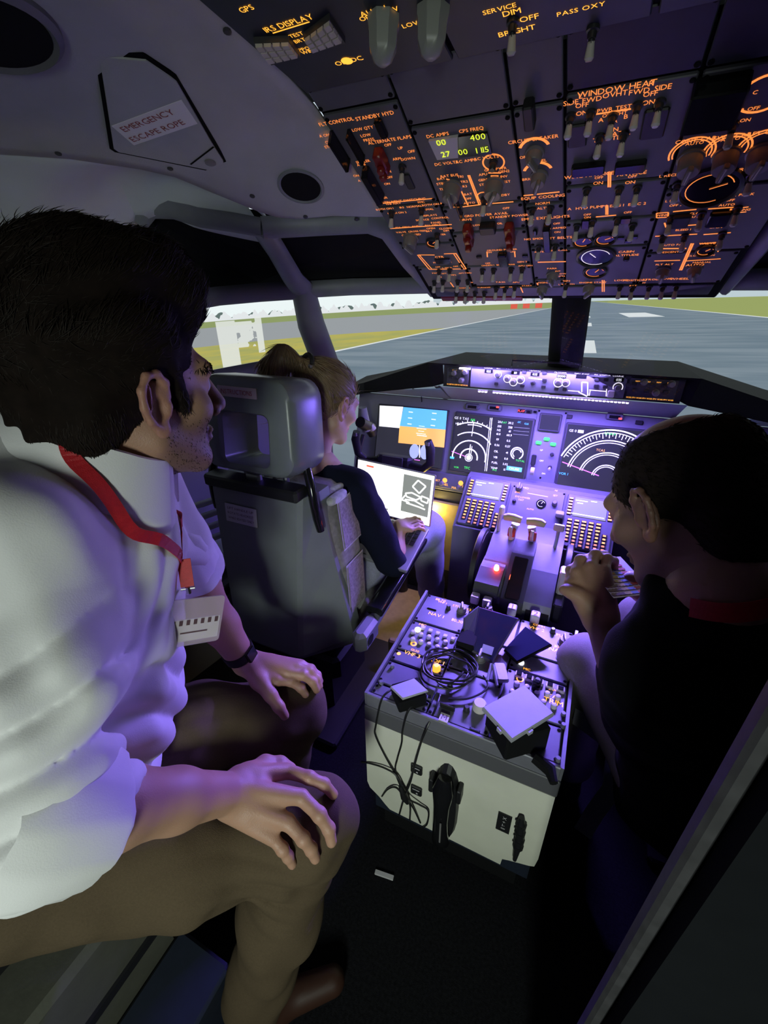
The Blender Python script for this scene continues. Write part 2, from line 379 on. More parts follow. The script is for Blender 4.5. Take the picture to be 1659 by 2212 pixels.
for sx in (1, -1):
    k = 1 if sx == 1 else 2; side = 'captain' if sx == 1 else 'first officer'
    for nm, path, r, fl, lb in (('eyebrow_rail', barA, .016, 1.6, 'grey rail around the blanked eyebrow window'), ('pillar', barB, [.018,.018,.020,.024,.028,.03], 1.7, 'slanted dark grey pillar between windshield and side window'),
                        ('windshield_header', hdrC, .018, 1.5, 'dark grey header above the windshield'), ('side_header', hdrL, .020, 1.5, 'dark grey header above the side window'),
                        ('eyebrow_arch', archD, .014, 1.6, 'grey arch over the rear eyebrow window'), ('window_sill', sill, .022, 1.8, 'dark sill under the side window')):
        b = MB(); b.tube([mirror(p, sx) for p in path], r, 12, flat=fl, up=(.3*sx,-.2,1) if 'pillar' not in nm else (1*sx,.8,0))
        o = b.build('trim_'+nm, 'frame', smooth=True); struct(o, lb+' on the %s side' % side)
    # blanked eyebrow windows, recessed behind their rails
    def out(p, d): return (p[0]*sx-d*sx*.5, p[1]+d*.7, p[2]+d*.6)
    b = MB(); q = [out(p, .05) for p in (P1, barA[1], barA[2], barA[4], barA[5], hdrC[2], hdrC[1], J, barB[2])]; b.poly(q)
    struct(b.build('window_%d' % (k+4), 'matteblack'), 'blanked front eyebrow window above the %s windshield' % side)
    b = MB(); b.poly([out(p, .05) for p in (P1, barB[2], J, hdrL[1], hdrL[2], archD[5], archD[4], archD[2])]); struct(b.build('window_%d' % (k+6), 'matteblack'), 'blanked rear eyebrow window above the %s side window' % side)
    b = MB(); b.grid(lambda u, v: [(1-v)*A_+v*B_ for A_, B_ in zip(out(np.array(archD[1])*(1-u)+np.array(archD[4])*u, .02), out(np.array((-0.7600,1.1499,1.6060))*(1-u)+np.array((-0.9200,1.0508,1.6396))*u, .03))], 10, 3)
    o = b.build('trim_visor', 'cove', smooth=True); o.modifiers.new('t','SOLIDIFY').thickness = .006; struct(o, 'rolled grey sun visor under the arch on the %s side' % side)
    # panes
    b = MB(); b.poly([mirror(p, sx) for p in (J, (-.02,1.56,1.475), (-.02,1.86,1.16), (-.80,1.62,1.16))]); struct(b.build('window_%d' % k, 'glass'), 'front windshield pane on the %s side' % side)
    b = MB(); b.poly([mirror(p, sx) for p in (J, hdrL[1], hdrL[2], sill[2], sill[1], sill[0])]); b.poly([mirror(p, sx) for p in (hdrL[2], hdrL[3], sill[3], sill[2])]); struct(b.build('window_%d' % (k+2), 'glass'), 'side window pane on the %s side' % side)
    b = MB(); b.tube([mirror(p, sx) for p in ((-1.14,.95,1.46), (-1.18,.86,1.18))], .035, 10, flat=1.4); struct(b.build('trim_rear_pillar', 'frame', smooth=True), 'pillar behind the %s side window' % side)
    # sidewall below the sill and behind the side windows
    b = MB()
    prof = [(-1.0,1.80),(-1.07,1.50),(-1.15,1.15),(-1.20,.84),(-1.22,.3),(-1.22,-1.2)]
    led_ = [(-1.01,1.74,1.2),(-1.07,1.50,1.2),(-1.15,1.15,1.2),(-1.20,.84,1.2),(-1.22,.4,1.2)]
    for i in range(4): b.poly([mirror(p, sx) for p in (sill[i], sill[i+1], led_[i+1], led_[i])])
    for (x0,y0), (x1,y1) in zip(prof[:-1], prof[1:]):
        b.poly([mirror(p, sx) for p in ((x0,y0,0),(x1,y1,0),(x1,y1,1.2),(x0,y0,1.2))])
    b.poly([mirror(p, sx) for p in ((-1.19,.78,1.18),(-1.21,.3,1.18),(-1.21,.3,1.52),(-1.19,.78,1.52))]); b.poly([mirror(p, sx) for p in ((-1.21,.3,1.18),(-1.21,-1.2,1.18),(-1.24,-1.2,1.52),(-1.21,.3,1.52))])
    wl = struct(b.build('wall_left' if sx == 1 else 'wall_right', 'sidewall'), 'pale grey sidewall on the %s side' % side)
    b = MB(); b.box((sx*-1.02,1.02,.62), (.16,.9,.06), ang=sx*-.35, bev=.012)
    for q in range(4): b.box((sx*(-.955),.9+.0*q,.74+.045*q), (.02,.34,.018), ang=sx*-.35, bev=.004)
    b.build('side_console', 'cove', wl, label='pale side ledge with ridges')
# dark outer skin behind the window frames
for sx in (1, -1):
    top_ = [(-1.32,-1.2,1.80),(-1.30,.3,1.80),(-1.28,.75,1.78),(-1.12,1.12,1.74),(-.86,1.36,1.72),(-.62,1.52,1.70),(-.40,1.62,1.66),(0,1.70,1.62)]
    low_ = [(-1.30,-1.2,1.44),(-1.28,.3,1.44),(-1.22,.92,1.448),tuple(np.array(hdrL[2])+[-.05,.04,.0]),tuple(np.array(hdrL[1])+[-.04,.05,.0]),tuple(np.array(J)+[-.02,.05,.004]),tuple(np.array(hdrC[2])+[0,.05,.0]),(0,1.62,1.478)]
    b = MB()
    for i in range(7): b.poly([mirror(p, sx) for p in (top_[i], top_[i+1], low_[i+1], low_[i])])
    struct(b.build('trim_outer_skin', 'matteblack'), 'black skin behind the window frames on the %s side' % ('captain' if sx == 1 else 'first officer'))
# centre post
b = MB(); b.tube([(.030,1.60,1.54),(.030,1.80,1.34),(.028,2.04,1.10)], [.058,.062,.066], 12, flat=.6, up=(0,1,.8)); struct(b.build('trim_center_post', 'matteblack', smooth=True), 'black post between the two windshield panes')
# bulkhead beside the camera with its light edge trim, back wall
b = MB(); b.box((.80,.285,1.0), (.98,.03,2.0)); wb = struct(b.build('wall_back', 'bulkhead'), 'dark grey bulkhead panel standing at the right edge')
b = MB(); b.box((.302,.304,1.0), (.016,.022,2.0), bev=.004); b.build('edge_trim', 'trimgrey', wb, label='worn grey metal edge strip')
b = MB(); b.box((.318,.302,1.0), (.010,.016,2.0)); b.build('seal', 'gap', wb, label='black rubber seal')
b = MB(); b.box((0,-2.0,1.0), (3,.04,2.2)); struct(b.build('wall_back.001', 'bulkhead'), 'back wall behind the flight deck')

# ------------------------------------------------------------------ ceiling fittings (captain side)
def clf(p0, p1):                                             # frame on the ceiling panel, a along p0->p1
    p0 = Vector(p0); e = .01; n = Vector((e,0,zcl(p0.x+e,p0.y)-zcl(p0.x,p0.y))).cross(Vector((0,e,zcl(p0.x,p0.y+e)-zcl(p0.x,p0.y)))).normalized()
    n = -n; a = (Vector(p1)-p0); a = (a-n*a.dot(n)).normalized(); return Frame(p0, a, n.cross(a))
def on(fr, P): return [((Vector(p)-fr.o).dot(fr.a), (Vector(p)-fr.o).dot(fr.b)) for p in P]
fr = clf((-0.6503,0.7368,1.7834), (-0.5937,0.7464,1.7905))
outl = on(fr, [(-0.6055,0.6135,1.8126), (-0.7923,0.7512,1.7556), (-0.7941,0.7623,1.7527), (-0.6921,0.8992,1.7343), (-0.6756,0.9059,1.7338), (-0.6456,0.9015,1.7411), (-0.6399,0.8951,1.7452), (-0.6169,0.8467,1.7627), (-0.5488,0.7064,1.8077), (-0.5490,0.6961,1.8101), (-0.5548,0.6552,1.8189)])
hat = thing('escape_rope_hatch', 'grey ceiling hatch for the emergency escape rope, outlined in black', 'hatch', tuple(fr.o))
def shrink(P, d):
    P = np.array(P); c = P.mean(0); return [tuple(p+(c-p)/np.hypot(*(c-p))*d) for p in P]
b = MB(fr); b.prism(shrink(outl, -.004), .0032, .0062); b.build('gasket', 'gap', hat, label='black gasket line')
b = MB(fr); b.prism(shrink(outl, .0045), .0032, .0085, inset=.01); b.build('door', 'liner', hat)
lab = on(fr, [(-0.7301,0.7132,1.7753), (-0.7449,0.7655,1.7602), (-0.5978,0.7888,1.7796), (-0.5759,0.7368,1.7960)])
mat('label_grey', (.62,.60,.62), .5); mat('label_pale', (.88,.86,.88), .6); mat('label_ink', (.10,.05,.06), .6); mat('label_red', (.35,.06,.06), .6)
b = MB(fr); b.prism(lab, .0085, .0092); lo = b.build('label_plate', 'label_pale', hat, label='pale label reading emergency escape rope')
q = on(fr, [(-0.6660,0.7367,1.7807), (-0.6745,0.7620,1.7732)])
an = math.atan2(lab[3][1]-lab[0][1], lab[3][0]-lab[0][0]); wdt = math.hypot(lab[3][0]-lab[0][0], lab[3][1]-lab[0][1])
b = MB(fr); b.text(q[0], 'EMERGENCY', wdt*.082, w=.0098, ang=an, width=wdt*.74); b.text(q[1], 'ESCAPE ROPE', wdt*.082, w=.0098, ang=an, width=wdt*.78); b.build('lettering', 'label_red', hat, fix=False)
cr = on(fr, [(-0.6654,0.8790,1.7467), (-0.7046,0.8626,1.7439), (-0.6224,0.8488,1.7612)])
b = MB(fr); b.lathe(*cr[0], [(.011,.008),(.011,.011),(.008,.012)], 16); b.build('latch', 'knobgrey', hat, smooth=True, label='round push latch')
b = MB(fr); b.line(cr[1], cr[2], .004, w=.0089); b.build('latch_seam', 'gap', hat)
fr2 = clf((-0.5336,1.0114,1.7085), (-0.4817,1.0264,1.7105))
sp = thing('air_outlet', 'round black opening in the ceiling liner', 'vent', tuple(fr2.o))
b = MB(fr2); b.lathe(0,0,[(.052,.002),(.052,.006),(.047,.0075),(.044,.0045)], 32); b.build('rim', 'frame', sp, smooth=True)
b = MB(fr2); b.lathe(0,0,[(.044,.004),(.044,.0048)], 32); b.build('opening', 'matteblack', sp)
for p in ((-0.8943,0.7098,1.7483), (-0.7579,0.8560,1.7365), (-0.6557,0.9894,1.6982), (-0.5799,1.0901,1.6637), (-0.4664,1.1453,1.6573), (-0.4226,0.6908,1.8330)):
    f3 = clf(p, (p[0]+.1, p[1], p[2])); b = MB(f3); b.lathe(0,0,[(.006,.002),(.006,.005),(.004,.006)], 10)
    tag(b.build('screw', 'darkgrey'), 'small dark screw head in the ceiling liner', 'screw', 'screws in the ceiling liner')
f4 = clf((-0.6510,0.4949,1.8115), (-0.6259,0.5162,1.8144))
vt = thing('gasper_vent', 'large dark round fitting in the ceiling at the left edge', 'vent', tuple(f4.o))
b = MB(f4); b.lathe(0,0,[(.084,.002),(.084,.010),(.076,.016),(.070,.010)], 40); b.build('rim', 'panelgrey2', vt, smooth=True)
b = MB(f4); b.lathe(0,0,[(.070,.004),(.070,.011)], 40); b.build('opening', 'matteblack', vt)

# ------------------------------------------------------------------ forward overhead panel
OHF = Frame((0,1.524,1.4754), (1,0,0), (0,-.8969,.4423))
SHARED = {}
def shared(name, fn, mats, smooth=True):
    if name not in SHARED:
        b = MB(); fn(b); me = b.mesh(name, mats, smooth)
        bm = bmesh.new(); bm.from_mesh(me); bmesh.ops.recalc_face_normals(bm, faces=bm.faces); bm.to_mesh(me); bm.free()
        if smooth: me.set_sharp_from_angle(angle=math.radians(40))
        SHARED[name] = me
    return SHARED[name]
def f_toggle(b):
    b.lathe(0,0,[(.0085,0),(.0085,.004),(.006,.005),(.0055,.012)], 12, 1)
    b.cyl((0,0,.006), (0,-.003,.015), .0032, .0042, 10, 1); b.cyl((0,-.003,.013), (0,-.007,.028), .0045, .0062, 12, 0); b.cyl((0,-.007,.028), (0,-.0078,.031), .0062, .0040, 12, 0)
def f_knob(b):
    b.lathe(0,0,[(.017,0),(.017,.003),(.0145,.004),(.0135,.016),(.012,.018)], 20, 0)
    b.box((0,0,.022), (.0075,.030,.012), 0, bev=.002); b.box((0,.002,.0285), (.0016,.024,.001), 1)
def f_bigknob(b):
    b.lathe(0,0,[(.021,0),(.021,.004),(.0185,.005),(.0175,.024),(.0155,.027)], 24, 0); b.box((0,0,.031), (.0085,.036,.010), 0, bev=.002); b.box((0,.002,.0365), (.0016,.030,.001), 1)
def f_smallknob(b): b.lathe(0,0,[(.0085,0),(.0085,.003),(.007,.004),(.0065,.014),(.005,.016)], 14, 0)
def f_guard(b):
    b.box((0,0,.012), (.020,.036,.022), 0, bev=.004); b.box((0,-.010,.028), (.014,.014,.012), 0, bev=.003)
def f_screw(b): b.lathe(0,0,[(.0042,0),(.0042,.0012),(.003,.0018)], 8)
def f_lamp(b): b.box((0,0,.002), (.014,.009,.004), bev=.001)
KINDS = dict(sw=('toggle_switch', f_toggle, ['whitetip','knobdark']), kn=('selector_knob', f_knob, ['knobgrey','whitetip']), bk=('selector_knob', f_bigknob, ['knobgrey','whitetip']),
             sk=('small_knob', f_smallknob, ['knobdark']), gd=('switch_guard', f_guard, ['gloss_black']), rg=('red_switch_guard', f_guard, ['redguard']), sc=('fastener', f_screw, ['gap']), lp=('warning_lamp', f_lamp, ['gloss_black']))
def put(kind, fr, uv, parent, w=0, ang=0):
    n, fn, ms = KINDS[kind]; return inst(shared('mesh_'+n+('_big' if kind == 'bk' else ''), fn, ms), n, parent, fr.m4(uv[0], uv[1], w, ang))
TW = .0042
def module(fr, parent, name, u0, u1, v0, v1, items, w=.0, th=.007, matn='panelgrey', leg='legend', screws=True, h=.0062):
    g = .0025
    b = MB(fr); b.box(((u0+u1)/2, (v0+v1)/2, w+th/2), (u1-u0-2*g, v1-v0-2*g, th), bev=.0022)
    p = b.build(name, matn, parent); W = w+th; L = MB(fr); D = MB(fr); used = False
    for it in items:
        k = it[0]
        if k == 't': L.text(it[1], it[2], it[3] if len(it) > 3 else h, w=W+.0005); used = True
        elif k == 'l': L.line(it[1], it[2], it[3] if len(it) > 3 else .0022, w=W+.0005); used = True
        elif k == 'a': L.arc(it[1], it[2], it[3], it[4], it[5] if len(it) > 5 else .0024, w=W+.0005); used = True
        elif k == 'd': L.disc(it[1], it[2], w=W+.0005); used = True
        elif k in KINDS: put(k, fr, it[1], p, W, it[2] if len(it) > 2 else 0)
        elif k == 'bx':                                       # black raised cover
            q = MB(fr); (x0,y0), (x1,y1) = it[1], it[2]; hh = it[3] if len(it) > 3 else .02
            q.box(((x0+x1)/2, (y0+y1)/2, W+hh/2), (abs(x1-x0), abs(y1-y0), hh), bev=.003); q.build('cover', it[4] if len(it) > 4 else 'gloss_black', p)
        elif k == 'ga':
            q = MB(fr); r = it[2]; q.lathe(*it[1], [(r*1.12,W),(r*1.12,W+.006),(r,W+.008),(r*.96,W+.003)], 28); o = q.build('gauge', 'knobdark', p, smooth=True)
            q = MB(fr); q.disc(it[1], r*.96, w=W+.0035, n=28); q.arc(it[1], r*.8, 20, 300, .0016, 1, w=W+.0042); q.line(it[1], (it[1][0]+r*.6*math.cos(it[3]), it[1][1]+r*.6*math.sin(it[3])), .0018, 1, w=W+.0045); q.build('dial', ['gauge_face','legend' if len(it) < 5 else it[4]], o, fix=False)
    if used: L.build('legend', leg, p, fix=False)
    if screws:
        for x in (u0+.008, u1-.008):
            for y in (v0+.010, v1-.010): put('sc', fr, (x, y), p, W)
    return p
ohp = thing('overhead_panel', 'forward overhead panel with orange backlit legends and rows of switches', 'control panel', (0,1.524,1.4754))
b = MB(OHF); b.box((0,.345,-.012), (.800,.75,.02), bev=.004); b.build('backplate', 'gap', ohp)
C = [-.396,-.243,-.060,.022,.201,.398]
t4 = lambda *a: a
module(OHF, ohp, 'flight_control_panel', C[0], C[1], .452, .705, [
  ('t',(-0.3729,0.6885),'FLT CONTROL',.0075),('t',(-0.2956,0.6859),'STANDBY HYD',.0075),('t',(-0.4125,0.6646),'A ON'),('t',(-0.4122,0.6489),'OFF'),('t',(-0.4170,0.6383),'STBY'),
  ('bx',(-0.3909,0.6748),(-0.3910,0.6007),.028),('bx',(-0.3549,0.6715),(-0.3557,0.6048),.022),('t',(-0.3293,0.6649),'LOW QTY'),('t',(-0.3299,0.6500),'LOW'),('t',(-0.3283,0.6392),'PRESS'),
  ('t',(-0.2889,0.6317),'ALTERNATE FLAPS',.0072),('t',(-0.2959,0.6212),'OFF'),('t',(-0.2742,0.6099),'UP'),('t',(-0.2557,0.5983),'OFF'),('t',(-0.2914,0.5857),'ARM'),('t',(-0.2687,0.5819),'DOWN'),
  ('rg',(-0.3164,0.6058)),('rg',(-0.3188,0.5884)),('sw',(-0.2869,0.5646)),('t',(-0.3645,0.5908),'SPOILER'),('t',(-0.3723,0.5838),'A   B'),('bx',(-0.3720,0.5807),(-0.3556,0.4929),.026),
  ('t',(-0.3978,0.5564),'ON'),('t',(-0.3975,0.5417),'A'),('t',(-0.3264,0.5561),'B ON'),('t',(-0.3257,0.5405),'OFF'),('t',(-0.3387,0.5233),'ON'),('bx',(-0.2961,0.5447),(-0.2796,0.5012),.003,'blackp'),
  ('t',(-0.3786,0.4936),'YAW'),('t',(-0.3717,0.4824),'DAMPER'),('bx',(-0.2988,0.6824),(-0.2838,0.6442),.010)])
module(OHF, ohp, 'instrument_switching_panel', C[0], C[1], .300, .449, [
  ('t',(-0.3253,0.4672),'INSTRUMENT SWITCHING',.0068),('l',(-0.3911,0.4657),(-0.2495,0.4648),.0026),('t',(-0.3491,0.4610),'VHF NAV'),('t',(-0.3774,0.4459),'BOTH ON 1'),('t',(-0.3335,0.4456),'IRS'),('t',(-0.3025,0.4452),'NORMAL'),('t',(-0.2815,0.4570),'FMC'),('t',(-0.2587,0.4462),'BOTH ON R'),
  ('t',(-0.3520,0.4286),'BOTH ON 2'),('t',(-0.2783,0.4313),'NORMAL'),('sw',(-0.3647,0.4303)),('sw',(-0.2879,0.4314)),('t',(-0.2772,0.4102),'DISPLAYS'),('t',(-0.2984,0.3963),'SOURCE'),('t',(-0.2536,0.3983),'CONTROL'),('t',(-0.2677,0.3827),'PANEL')])
module(OHF, ohp, 'fuel_quantity_panel', C[0], C[1], .190, .297, [
  ('l',(-0.3931,0.3727),(-0.2318,0.3714),.003),('t',(-0.3187,0.3742),'ALL ON 1  AUTO  ALL ON 2',.0065),('t',(-0.3696,0.3554),'VALVE'),('t',(-0.3251,0.3550),'CROSS FEED'),('t',(-0.2878,0.3621),'OPEN'),('t',(-0.2509,0.3580),'CLOSED'),('t',(-0.3466,0.3419),'CROSSFEED',.007),('t',(-0.2950,0.3518),'BRT'),('t',(-0.2513,0.3489),'DIM'),('t',(-0.2691,0.3351),'FILTER'),
  ('bk',(-0.3514,0.3306),.3),('sw',(-0.2771,0.3359)),('ga',(-0.2982,0.3064),.017,.6)])
module(OHF, ohp, 'fuel_pump_panel', C[0]+.012, C[1], .064, .186, [
  ('l',(-0.3598,0.2517),(-0.3486,0.1764),.003),('l',(-0.2508,0.2516),(-0.2394,0.1721),.003),('l',(-0.3486,0.1764),(-0.2394,0.1721),.003),('l',(-0.3575,0.2515),(-0.3111,0.2477),.003),('l',(-0.2836,0.2507),(-0.2491,0.2500),.003),('l',(-0.3544,0.2513),(-0.3403,0.1767),.0025),('l',(-0.2575,0.2507),(-0.2466,0.1741),.0025),
  ('t',(-0.3007,0.2371),'CTR',.009),('t',(-0.2991,0.2099),'FUEL PUMPS',.007),('bx',(-0.3183,0.2308),(-0.2729,0.2064),.004),('t',(-0.3193,0.1871),'OFF'),('t',(-0.2930,0.1812),'L ON R'),('t',(-0.2662,0.1876),'OFF'),
  ('sw',(-0.3198,0.1687)),('sw',(-0.2869,0.1726)),('t',(-0.3359,0.1542),'FWD'),('t',(-0.3104,0.1510),'AFT'),('t',(-0.2891,0.1411),'PUMPS'),('t',(-0.2589,0.1498),'AFT'),('t',(-0.2381,0.1503),'FWD')], matn='panelgrey2')
module(OHF, ohp, 'electrical_meter_panel', C[1], C[2], .432, .648, [
  ('t',(-0.1948,0.6259),'DC AMPS',.007),('t',(-0.1327,0.6260),'CPS FREQ',.007),('t',(-0.1962,0.5585),'DC VOLTS',.0068),('t',(-0.1572,0.5582),'AC AMPS',.0068),('t',(-0.1177,0.5592),'AC VOLTS',.0068),
  ('a',(-0.1056,0.5456),.020,-60,240,.003),('sk',(-0.1056,0.5456)),
  ('t',(-0.1983,0.5256),'BAT BUS',.0065),('t',(-0.2174,0.5200),'BAT'),('t',(-0.2202,0.5061),'STBY',.0065),('t',(-0.2194,0.4899),'TEST'),('t',(-0.1769,0.5193),'TR1'),('t',(-0.1720,0.5046),'TR2'),('t',(-0.1766,0.4914),'TR3'),('l',(-0.2070,0.5175),(-0.1874,0.5065),.003),
  ('bk',(-0.1995,0.4939),0),('l',(-0.1604,0.5209),(-0.1545,0.4321),.003),('l',(-0.1573,0.5204),(-0.1506,0.4331),.002),
  ('t',(-0.1046,0.5284),'GRD PWR',.0065),('t',(-0.1308,0.5183),'APU'),('t',(-0.1334,0.5038),'GEN1'),('t',(-0.1325,0.4905),'STBY'),('t',(-0.0892,0.5199),'GEN2'),('t',(-0.0908,0.5069),'INV'),('t',(-0.0897,0.4919),'TEST'),('l',(-0.1196,0.5207),(-0.0956,0.5168),.003),('l',(-0.1163,0.5118),(-0.1012,0.5094),.0035),
  ('bk',(-0.1119,0.4896),-.5)])
emp = [o for o in ohp.children if o.name.startswith('electrical_meter_panel')][0]
b = MB(OHF); b.prism([(-0.2131,0.6199),(-0.2093,0.5748),(-0.1676,0.5731),(-0.1576,0.6200)][::1], .007, .012); b.build('meter_window', 'label_grey', emp, label='pale window of the meter')
b = MB(OHF); b.prism([(-0.1570,0.6189),(-0.1668,0.5729),(-0.1042,0.5702),(-0.1052,0.6176)], .007, .0115); b.build('meter_window', 'gloss_black', emp, label='black window of the meter')
b = MB(OHF)
for p, s_ in (((-0.1904,0.6147),'00'),((-0.1223,0.6148),'400'),((-0.1889,0.5866),'27'),((-0.1555,0.5866),'00'),((-0.1191,0.5852),'1 115')): b.text(p, s_, .0125, w=.0128)
b.build('meter_digits', 'led_yellow', emp, fix=False)
module(OHF, ohp, 'standby_power_panel', C[1], C[2], .338, .429, [
  ('l',(-0.1841,0.4800),(-0.1789,0.4328),.0028),('l',(-0.1920,0.4294),(-0.1512,0.4316),.003),('t',(-0.1716,0.4674),'BAT'),('t',(-0.1745,0.4537),'OFF'),('t',(-0.1749,0.4399),'AUTO'),('bx',(-0.1957,0.4817),(-0.1984,0.4091),.02),('t',(-0.2139,0.4313),'ON'),
  ('a',(-0.1403,0.4547),.014,40,330,.0025),('sw',(-0.1399,0.4474)),('t',(-0.1056,0.4546),'STANDBY'),('t',(-0.1182,0.4468),'PWR'),('l',(-0.1425,0.4320),(-0.0807,0.4314),.003),('t',(-0.0984,0.4129),'OFF')])
module(OHF, ohp, 'generator_drive_panel', C[1], C[2], .185, .335, [
  ('t',(-0.1945,0.3848),'DRIVE',.0075),('t',(-0.1457,0.3970),'GRD POWER AVAIL',.0075),('t',(-0.0960,0.3854),'STANDBY POWER',.007),('rg',(-0.1928,0.3575)),('rg',(-0.1981,0.3244)),('rg',(-0.0963,0.3522)),('rg',(-0.0981,0.3201)),
  ('t',(-0.1712,0.3620),'LOW'),('t',(-0.1189,0.3623),'OIL'),('bx',(-0.1634,0.3743),(-0.1275,0.3471),.018,'blackp'),('t',(-0.2095,0.4317),'')])
module(OHF, ohp, 'generator_switch_panel', C[1]+.004, C[2], .072, .182, [
  ('t',(-0.1286,0.2566),'GROUND POWER',.0065),('t',(-0.1619,0.2477),'OFF'),('t',(-0.1025,0.2461),'ON'),('l',(-0.1673,0.2517),(-0.1702,0.2268),.003),('l',(-0.0977,0.2471),(-0.0992,0.2212),.003),('bx',(-0.1396,0.2493),(-0.1160,0.1967),.014),
  ('t',(-0.1743,0.1971),'OFF'),('t',(-0.1420,0.1871),'GEN 1  BUS TRANS',.0065),('t',(-0.0835,0.1981),'GEN 2',.0065),('t',(-0.1868,0.1863),'ON'),('t',(-0.0771,0.1788),'APU GEN'),
  ('sw',(-0.1937,0.1643)),('sw',(-0.1623,0.1648)),('sw',(-0.1146,0.1658)),('sw',(-0.0856,0.1655)),('lp',(-0.1914,0.2321)),('lp',(-0.0733,0.2262))], matn='panelgrey2')
module(OHF, ohp, 'circuit_breaker_light_panel', C[2], C[3], .418, .650, [
  ('t',(-0.0306,0.5865),'CIRCUIT BREAKER',.0072),('a',(-0.0295,0.5621),.026,20,160,.0055),('kn',(-0.0293,0.5557),.4),('t',(-0.0492,0.5489),'OFF'),('t',(-0.0227,0.5354),'PANEL',.0065),('a',(-0.0266,0.5057),.026,20,160,.0055),('kn',(-0.0247,0.4973),-.3),('t',(-0.0412,0.4924),'BRIGHT',.0065)])
module(OHF, ohp, 'equipment_cooling_panel', C[2], C[3], .262, .415, [
  ('l',(-0.0584,0.4469),(0.0119,0.4481),.003),('t',(-0.0210,0.4378),'EQUIP COOLING',.008),('t',(-0.0219,0.4185),'NORM',.007),('t',(-0.0213,0.4032),'ALTN',.007),('sw',(-0.0432,0.4021)),('sw',(-0.0067,0.4023)),('t',(-0.0187,0.3705),'EMER EXIT LIGHTS',.0085)])
module(OHF, ohp, 'exit_light_panel', C[2], C[3], .105, .259, [
  ('bx',(-0.0219,0.3575),(-0.0058,0.2705),.022),('t',(0.0050,0.3477),'OFF'),('t',(0.0101,0.3316),'ARMED'),('t',(0.0058,0.3166),'ON'),('t',(-0.0380,0.2955),'NO SMOKING',.0072),('t',(0.0052,0.2942),'SEAT BELTS',.0085),('sw',(-0.0368,0.2637)),('sw',(0.0011,0.2634)),('t',(-0.0324,0.2401),'ATTEND'),('t',(0.0069,0.2434),'GRD CALL'),('l',(-0.0444,0.1930),(0.0243,0.1917),.004),('bx',(-0.0469,0.3351),(-0.0377,0.3136),.006)])
module(OHF, ohp, 'wiper_panel', C[2], C[3], .060, .102, [('t',(-0.0097,0.1606),'PARK',.007),('t',(0.0049,0.1466),'INT'),('t',(0.0146,0.1327),'LOW'),('t',(0.0118,0.1200),'HIGH'),('kn',(-0.0093,0.1276),.2)])
module(OHF, ohp, 'blank_panel', C[2], C[3], .653, .765, [('bx',(-0.0382,0.6710),(-0.0218,0.6248),.02,'blackp')])
module(OHF, ohp, 'window_heat_panel', C[3], C[4], .460, .660, [
  ('t',(0.0311,0.6466),'SIDE',.0085),('t',(0.0454,0.6551),'L',.0085),('t',(0.0617,0.6461),'FWD',.0085),('t',(0.0476,0.6388),'OFF',.008),('t',(0.0938,0.6574),'WINDOW HEAT',.0098),('t',(0.0935,0.6487),'OVHT',.0085),('t',(0.1262,0.6466),'FWD',.0085),('t',(0.1409,0.6566),'R',.0085),('t',(0.1420,0.6392),'OFF',.008),('t',(0.1570,0.6467),'SIDE',.0085),
  ('t',(0.0477,0.6244),'ON',.008),('t',(0.1416,0.6249),'ON',.008),('l',(0.0681,0.6182),(0.1218,0.6180),.003),('t',(0.0948,0.6234),'PWR TEST',.007),('t',(0.0851,0.6127),'ON'),('t',(0.1018,0.6130),'OVHT'),('t',(0.1133,0.6053),'B',.008),('t',(0.0771,0.6056),'A',.008),('t',(0.0996,0.5996),'R'),
  ('t',(0.0962,0.5833),'ON',.008),('t',(0.0971,0.5741),'HEAT',.0085),('t',(0.0953,0.5660),'TAT TEST',.0085),('sw',(0.0314,0.6223)),('sw',(0.0613,0.6226)),('sw',(0.1273,0.6227)),('sw',(0.1575,0.6222)),('sw',(0.0937,0.6101)),('sw',(0.0781,0.5726)),('sw',(0.1141,0.5709)),('bx',(0.0277,0.6071),(0.0579,0.5605),.006,'blackp'),('bx',(0.1387,0.6146),(0.1737,0.5582),.006,'blackp')], matn='panelgrey')
module(OHF, ohp, 'anti_ice_panel', C[3], C[4], .352, .457, [
  ('t',(0.0645,0.4855),'WING ANTI-ICE',.0085),('t',(0.0825,0.4766),'OFF'),('t',(0.0821,0.4625),'ON',.008),('l',(0.0981,0.4879),(0.1009,0.4483),.0028),('l',(0.1015,0.4873),(0.1045,0.4478),.0028),('t',(0.1364,0.4855),'ENG',.008),('t',(0.1372,0.4789),'ANTI-ICE',.0085),('t',(0.1395,0.4708),'OFF'),('t',(0.1375,0.4560),'ON',.008),('sw',(0.0629,0.4485)),('sw',(0.1211,0.4420)),('sw',(0.1521,0.4407)),('bx',(0.0352,0.5210),(0.0917,0.4966),.012),('bx',(0.1080,0.5142),(0.1580,0.4913),.012)])
module(OHF, ohp, 'hydraulic_pump_panel', C[3], C[4], .250, .349, [
  ('t',(0.0659,0.3933),'A  HYD PUMPS',.008),('t',(0.1412,0.3926),'ENG 1  ELEC 2',.0075),('l',(0.1011,0.3957),(0.1034,0.3663),.0026),('l',(0.1043,0.3953),(0.1067,0.3658),.0026),('t',(0.0669,0.3709),'OFF'),('t',(0.0673,0.3616),'ON'),('t',(0.1441,0.3685),'OFF'),('l',(0.0842,0.3611),(0.1230,0.3623),.003),('sw',(0.0478,0.3364)),('sw',(0.0788,0.3488)),('sw',(0.1274,0.3481)),('sw',(0.1591,0.3262)),('bx',(0.0566,0.3593),(0.0736,0.3279),.006),('bx',(0.1323,0.3576),(0.1538,0.3372),.006)], matn='panelgrey2')
